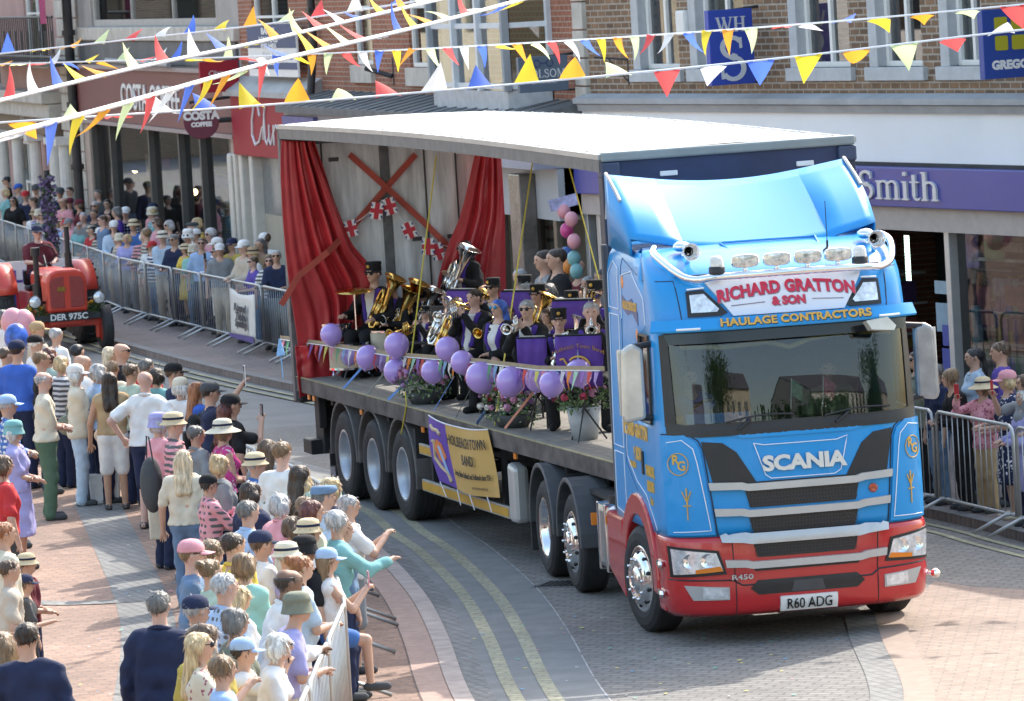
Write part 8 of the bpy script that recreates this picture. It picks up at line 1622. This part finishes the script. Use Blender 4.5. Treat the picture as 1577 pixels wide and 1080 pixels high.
def twheel(x,y,r,wd_,lug,nm):
    wh=bpy.data.objects.new(nm,None); COL.objects.link(wh); wh.parent=tr; wh.location=(x,y,r); s=1 if y>0 else -1; T=Matrix.Rotation(-s*PI/2,4,'X'); bm=BM(); hw=wd_/2
    lathe(bm,[(r*.58,hw*.8),(r*.7,hw),(r*.9,hw*.95),(r*.98,hw*.6),(r,hw*.3),(r*.98,hw*.2),(r,hw*.1),(r,-hw*.1),(r*.98,-hw*.2),(r,-hw*.3),(r*.98,-hw*.6),(r*.9,-hw*.95),(r*.7,-hw),(r*.58,-hw*.8)],36,T)
    if lug:
        for k in range(22):
            a=2*PI*k/22; 
            for sd in (-1,1): tube(bm,[((r+.005)*math.cos(a),0,(r+.005)*math.sin(a)),((r-.01)*math.cos(a+.12),sd*hw*.95,(r-.01)*math.sin(a+.12))],.028,4)
    obj('tyre',bm,RUB,wh,smooth=not lug); bm=BM(); lathe(bm,[(r*.58,hw*.75),(r*.52,hw*.5),(r*.2,hw*.2),(.001,hw*.25)],28,T); lathe(bm,[(r*.58,-hw*.75),(r*.52,-hw*.5),(r*.2,-hw*.2),(.001,-hw*.25)],28,T); obj('rim',bm,TR,wh,smooth=True)
for s in (-1,1): twheel(0,s*.70,.385,.19,False,'front_wheel'); twheel(-2.0,s*.76,.72,.34,True,'rear_wheel')
for s in (-1,1):
    bm=BM(); rows=[]
    for k in range(11): a=R(20+14*k); rows.append([bm.verts.new((-2.0+.77*math.cos(a),s*yy,.72+.77*math.sin(a))) for yy in (.54,.88)])
    for A,B in zip(rows,rows[1:]): bm.faces.new((A[0],A[1],B[1],B[0]))
    o=obj('mudguard',bm,TR,tr,smooth=True); o.modifiers.new('t','SOLIDIFY').thickness=.02
bm=BM(); tube(bm,[(-.45,.22,1.4),(-.45,.22,2.15)],.045,10); tube(bm,[(-.45,.22,1.42),(-.45,.22,1.7)],.062,10); obj('exhaust_stack',bm,BLK,tr); bm=BM(); tube(bm,[(-.5,-.34,.85),(-.5,-.34,1.75)],.05,10); tube(bm,[(-.5,-.34,1.68),(-.5,-.34,1.82)],.085,12); tube(bm,[(-.5,-.34,.8),(-.5,-.34,1.2)],.09,12); obj('air_cleaner',bm,BLK,tr)
bm=BM(); tube(bm,[(-1.55+.09*math.sin(a*PI/8),.2*math.cos(a*PI/8),1.62+.18*math.sin(a*PI/8)) for a in range(16)],.015,6,closed=True); tube(bm,[(-1.55,0,1.62),(-1.2,0,1.3)],.02); obj('steering_wheel',bm,BLK,tr); bm=BM(); bx(bm,-2.25,-1.85,-.25,.25,1.0,1.08); bx(bm,-2.3,-2.22,-.25,.25,1.08,1.35); obj('seat',bm,BLK,tr,bevel=.03)
random.seed(6)
for s in (-1,1):
    e=empty('flower_box','yellow marigold box on tractor axle, %s of the grille'%('left' if s<0 else 'right'),'flowers',Vector((TRX,TRY,0))+Vector((math.cos(TRA)*.05-math.sin(TRA)*s*.40,math.sin(TRA)*.05+math.cos(TRA)*s*.40,.565)),TRA)
    bm=BM(); bx(bm,-.1,.1,-.25,.25,0,.1); obj('box',bm,cloth('darkgrey'),e); bm=BM()
    for i in range(220):
        p=Vector((random.gauss(0,.07),random.uniform(-.28,.28),.1+random.random()*.16)); d=Vector((random.gauss(0,1),random.gauss(0,1),random.gauss(0,1))).normalized(); q=d.orthogonal().normalized(); L_=.06; quad(bm,p,p+d*L_*.5+q*.02,p+d*L_,p+d*L_*.5-q*.02,mi=random.choice((0,1)))
    obj('leaves',bm,LEAF[:2],e); bm=BM(); [ball(bm,(random.gauss(.02,.06),random.uniform(-.22,.24),.22+random.random()*.08),.035,6,4) for i in range(12)]; obj('blossom',bm,mat('marigold',(.75,.42,.02),.6,var=.2),e)
dp=Vector((TRX,TRY,0))+Vector((math.cos(TRA)*-1.98,math.sin(TRA)*-1.98,0)); person(dp+Vector((0,0,.74)),1.80,math.degrees(TRA)+3,('short','silver'),'navy cap','maroon polo','navy shorts','wheel2',sit=True,glasses='sun',fat=1.2,skin=3,lod=True,fixlabel='person in navy cap and maroon polo driving the red tractor',shoes='black')
# decorated parade trailer behind the tractor
pt=Vector((TRX,TRY,0))+Vector((math.cos(TRA)*-5.2,math.sin(TRA)*-5.2,0)); e=empty('parade_trailer','white parade trailer with red white and blue drapes behind the tractor','trailer',pt,TRA)
bm=BM(); bx(bm,-1.8,1.8,-1.0,1.0,.75,.9); obj('deck',bm,WHITE,e); bm=BM(); bx(bm,1.8,1.84,-1.0,1.0,.9,1.45); obj('front_board',bm,WHITE,e); bm=BM(); n=30
for i in range(n): quad(bm,(1.85,-1+2*i/n,.45+.1*math.sin(i)),(1.85,-1+2*(i+1)/n,.45+.1*math.sin(i+1)),(1.85,-1+2*(i+1)/n,.9),(1.85,-1+2*i/n,.9),mi=i%3)
obj('drape',bm,[UR,UW,UBL],e); bm=BM()
for s in (-1,1): lathe(bm,[(.001,-.1),(.3,-.1),(.32,0),(.3,.1),(.001,.1)],24,Matrix.Translation((0,s*.9,.32))@Matrix.Rotation(PI/2,4,'X'))
obj('wheel',bm,RUB,e); text_obj('lettering','SPALDING',.3,lambda x,y,z:Vector((1.845+z,x,1.08+y)),cloth('purple'),e,bold=.01,sx=1.2)
# tall floral post near the pub
p=at(78,360,99); e=empty('floral_post','lamp post wrapped with purple wisteria garland behind tractor driver','lamp post',(p.x,p.y,0)); bm=BM(); tube(bm,[(0,0,0),(0,0,2.7)],.06,8); obj('post',bm,m_pipe,e); bm=BM(); random.seed(3)
for i in range(900):
    z=random.uniform(.6,2.6); a=random.uniform(0,6.3); r=random.uniform(.06,.16); c=Vector((r*math.cos(a),r*math.sin(a),z)); d=Vector((random.gauss(0,1),random.gauss(0,1),random.gauss(0,1))).normalized(); q=d.orthogonal(); quad(bm,c,c+d*.03+q*.03,c+d*.07,c+d*.03-q*.03,mi=random.choice((0,0,0,1)))
obj('garland',bm,[mat('wisteria',(.20,.13,.25),.7,var=.3),LEAF[0]],e)
# the lorry's driver and a passenger
def cw(x,y,z): c,s=math.cos(CA),math.sin(CA); return Vector((CX+c*x-s*y,CY+s*x+c*y,z))
person(cw(.02,-.68,1.12),1.74,math.degrees(CA)+8,('short','midbrown'),None,'royal t-shirt','navy trousers',((.28,-.42,1.22),(.46,.12,1.15)),sit=True,lod=True,skin=3,fixlabel='person in bright blue t-shirt at the lorry wheel, arm on window')
person(cw(-.02,.66,1.12),1.70,math.degrees(CA)-5,('short','darkbrown'),None,'olive t-shirt','navy trousers','wheel2',sit=True,lod=True,skin=0,fixlabel='person in olive t-shirt in the passenger seat of the lorry')
# balloons in the optician's doorway
for i,(px,py,c) in enumerate(((868,325,'pink'),(880,338,'pink'),(873,355,'magenta'),(884,372,'pink'),(872,392,'blue'),(884,398,'teal'),(876,410,'orange'),(888,418,'teal'))):
    v=inframe(px,py,Mo.o.x,Mo.o.y,Mo.a,1,-.95); bm=BM(); ball(bm,(0,0,0),(.095,.095,.11),14,10); o=obj('balloon',bm,mat('party balloon '+c,CN[c],.3,var=0),loc=Mo.w(v.x,-.95,v.z),smooth=True); tag(o,['topmost pink','right upper pink','dark pink','lowest pink','blue','upper teal','small orange','lowest teal'][i]+' balloon of the column by the shop pillar','balloon','balloon column by the shop pillar')
v=inframe(868,312,Mo.o.x,Mo.o.y,Mo.a,1,-.95); P0=Mo.w(v.x,-.95,v.z); bm=BM(); bx(bm,-.2,.2,-.02,.02,-.08,.08); o=obj('party_banner',bm,mat('party banner',(.4,.4,.62),.5,var=.6,scale=8),loc=P0); o.rotation_euler=(0,-.2,R(5)); tag(o,'small lilac printed banner above the balloon column','banner')
# ================================================================ trees behind the viewer (seen in the glass)
def tree(x,y,h,label,seed):
    random.seed(seed); e=empty('street_tree',label,'tree',(x,y,0)); bm=BM(); tube(bm,[(0,0,0),(.1,0,h*.3),(0,.1,h*.55),(.2,0,h*.8)],[.25,.2,.14,.05],10)
    for k in range(9): a=k*2.4; z=h*(.35+.05*k); tube(bm,[(0,0,z),(math.cos(a)*h*.2,math.sin(a)*h*.2,z+h*.12)],[.09,.03],6)
    obj('trunk',bm,mat('bark',(.08,.06,.045),.9,var=.3),e); bm=BM()
    cl=[Vector((random.gauss(0,h*.2),random.gauss(0,h*.2),h*random.uniform(.45,1))) for _ in range(34)]
    for c in cl:
        for i in range(230):
            p=c+Vector((random.gauss(0,1),random.gauss(0,1),random.gauss(0,.8)))*h*.085; d=Vector((random.gauss(0,1),random.gauss(0,1),random.gauss(0,1))).normalized(); q=d.orthogonal(); L_=random.uniform(.3,.6); quad(bm,p,p+d*L_*.5+q*L_*.3,p+d*L_,p+d*L_*.5-q*L_*.25,mi=random.randint(0,1))
    obj('crown',bm,LEAF[:2],e)
tree(24,2,9,'broad leafy street tree behind the viewer, nearer the lorry',1); tree(52,2,12,'smaller leafy street tree behind the viewer to the right',2); tree(46,6,16,'leafy street tree behind the viewer far to the right',4); tree(5,-9,17,'leafy street tree behind the viewer beside the terrace',3)
# ================================================================ repeats of one part held in one mesh become parts of their own
def split_pieces(names):
    for o in [o for o in bpy.data.objects if o.type=='MESH' and o.name.split('.')[0] in names]:
        me=o.data; n=len(me.vertices); par=list(range(n))
        def fnd(a):
            while par[a]!=a: par[a]=par[par[a]]; a=par[a]
            return a
        for e in me.edges: a,b=fnd(e.vertices[0]),fnd(e.vertices[1]); par[a]=b
        isl={}
        for v in range(n): isl.setdefault(fnd(v),[]).append(v)
        B=[]
        for k,vs in isl.items():
            c=np.array([me.vertices[v].co for v in vs]); B.append([c.min(0)-.03,c.max(0)+.03,[k]])
        ch=True
        while ch:
            ch=False
            for i in range(len(B)):
                for j in range(i+1,len(B)):
                    if (B[i][0]<=B[j][1]).all() and (B[j][0]<=B[i][1]).all():
                        B[i]=[np.minimum(B[i][0],B[j][0]),np.maximum(B[i][1],B[j][1]),B[i][2]+B[j][2]]; B.pop(j); ch=True; break
                if ch: break
        if len(B)<2 or len(B)>60: continue
        gid={}
        for g,b in enumerate(B):
            for k in b[2]: gid[k]=g
        for g in range(len(B)):
            bm=bmesh.new(); bm.from_mesh(me); bm.verts.ensure_lookup_table(); bmesh.ops.delete(bm,geom=[v for v in bm.verts if gid[fnd(v.index)]!=g],context='VERTS')
            m2=bpy.data.meshes.new(me.name); bm.to_mesh(m2); bm.free()
            for mm in me.materials: m2.materials.append(mm)
            c=o.copy(); c.data=m2; COL.objects.link(c)
        for c2 in list(o.children): c2.parent=c
        bpy.data.objects.remove(o)
split_pieces({'column','pilaster','mudguard','mud_flap','stone_quoins','side_wall','gable','corner_post','marker_lamp','side_rave','edge_strip','landing_leg','guard_post','collar_edge','tank_strap','side_marker','cab_seats','side_lamp','side_guard','reflective_strip','front_marker_lamp','roof_bow','sponsor_sticker','deflector_base','rear_door','door_fittings','shoes','lamp_bulbs','menu_boards','curtain','shop_window','air_lines','reflector','eyes','shopfront_frame','deflector_edge_trim','bracket','hoop','wheel'} )
finish_people()
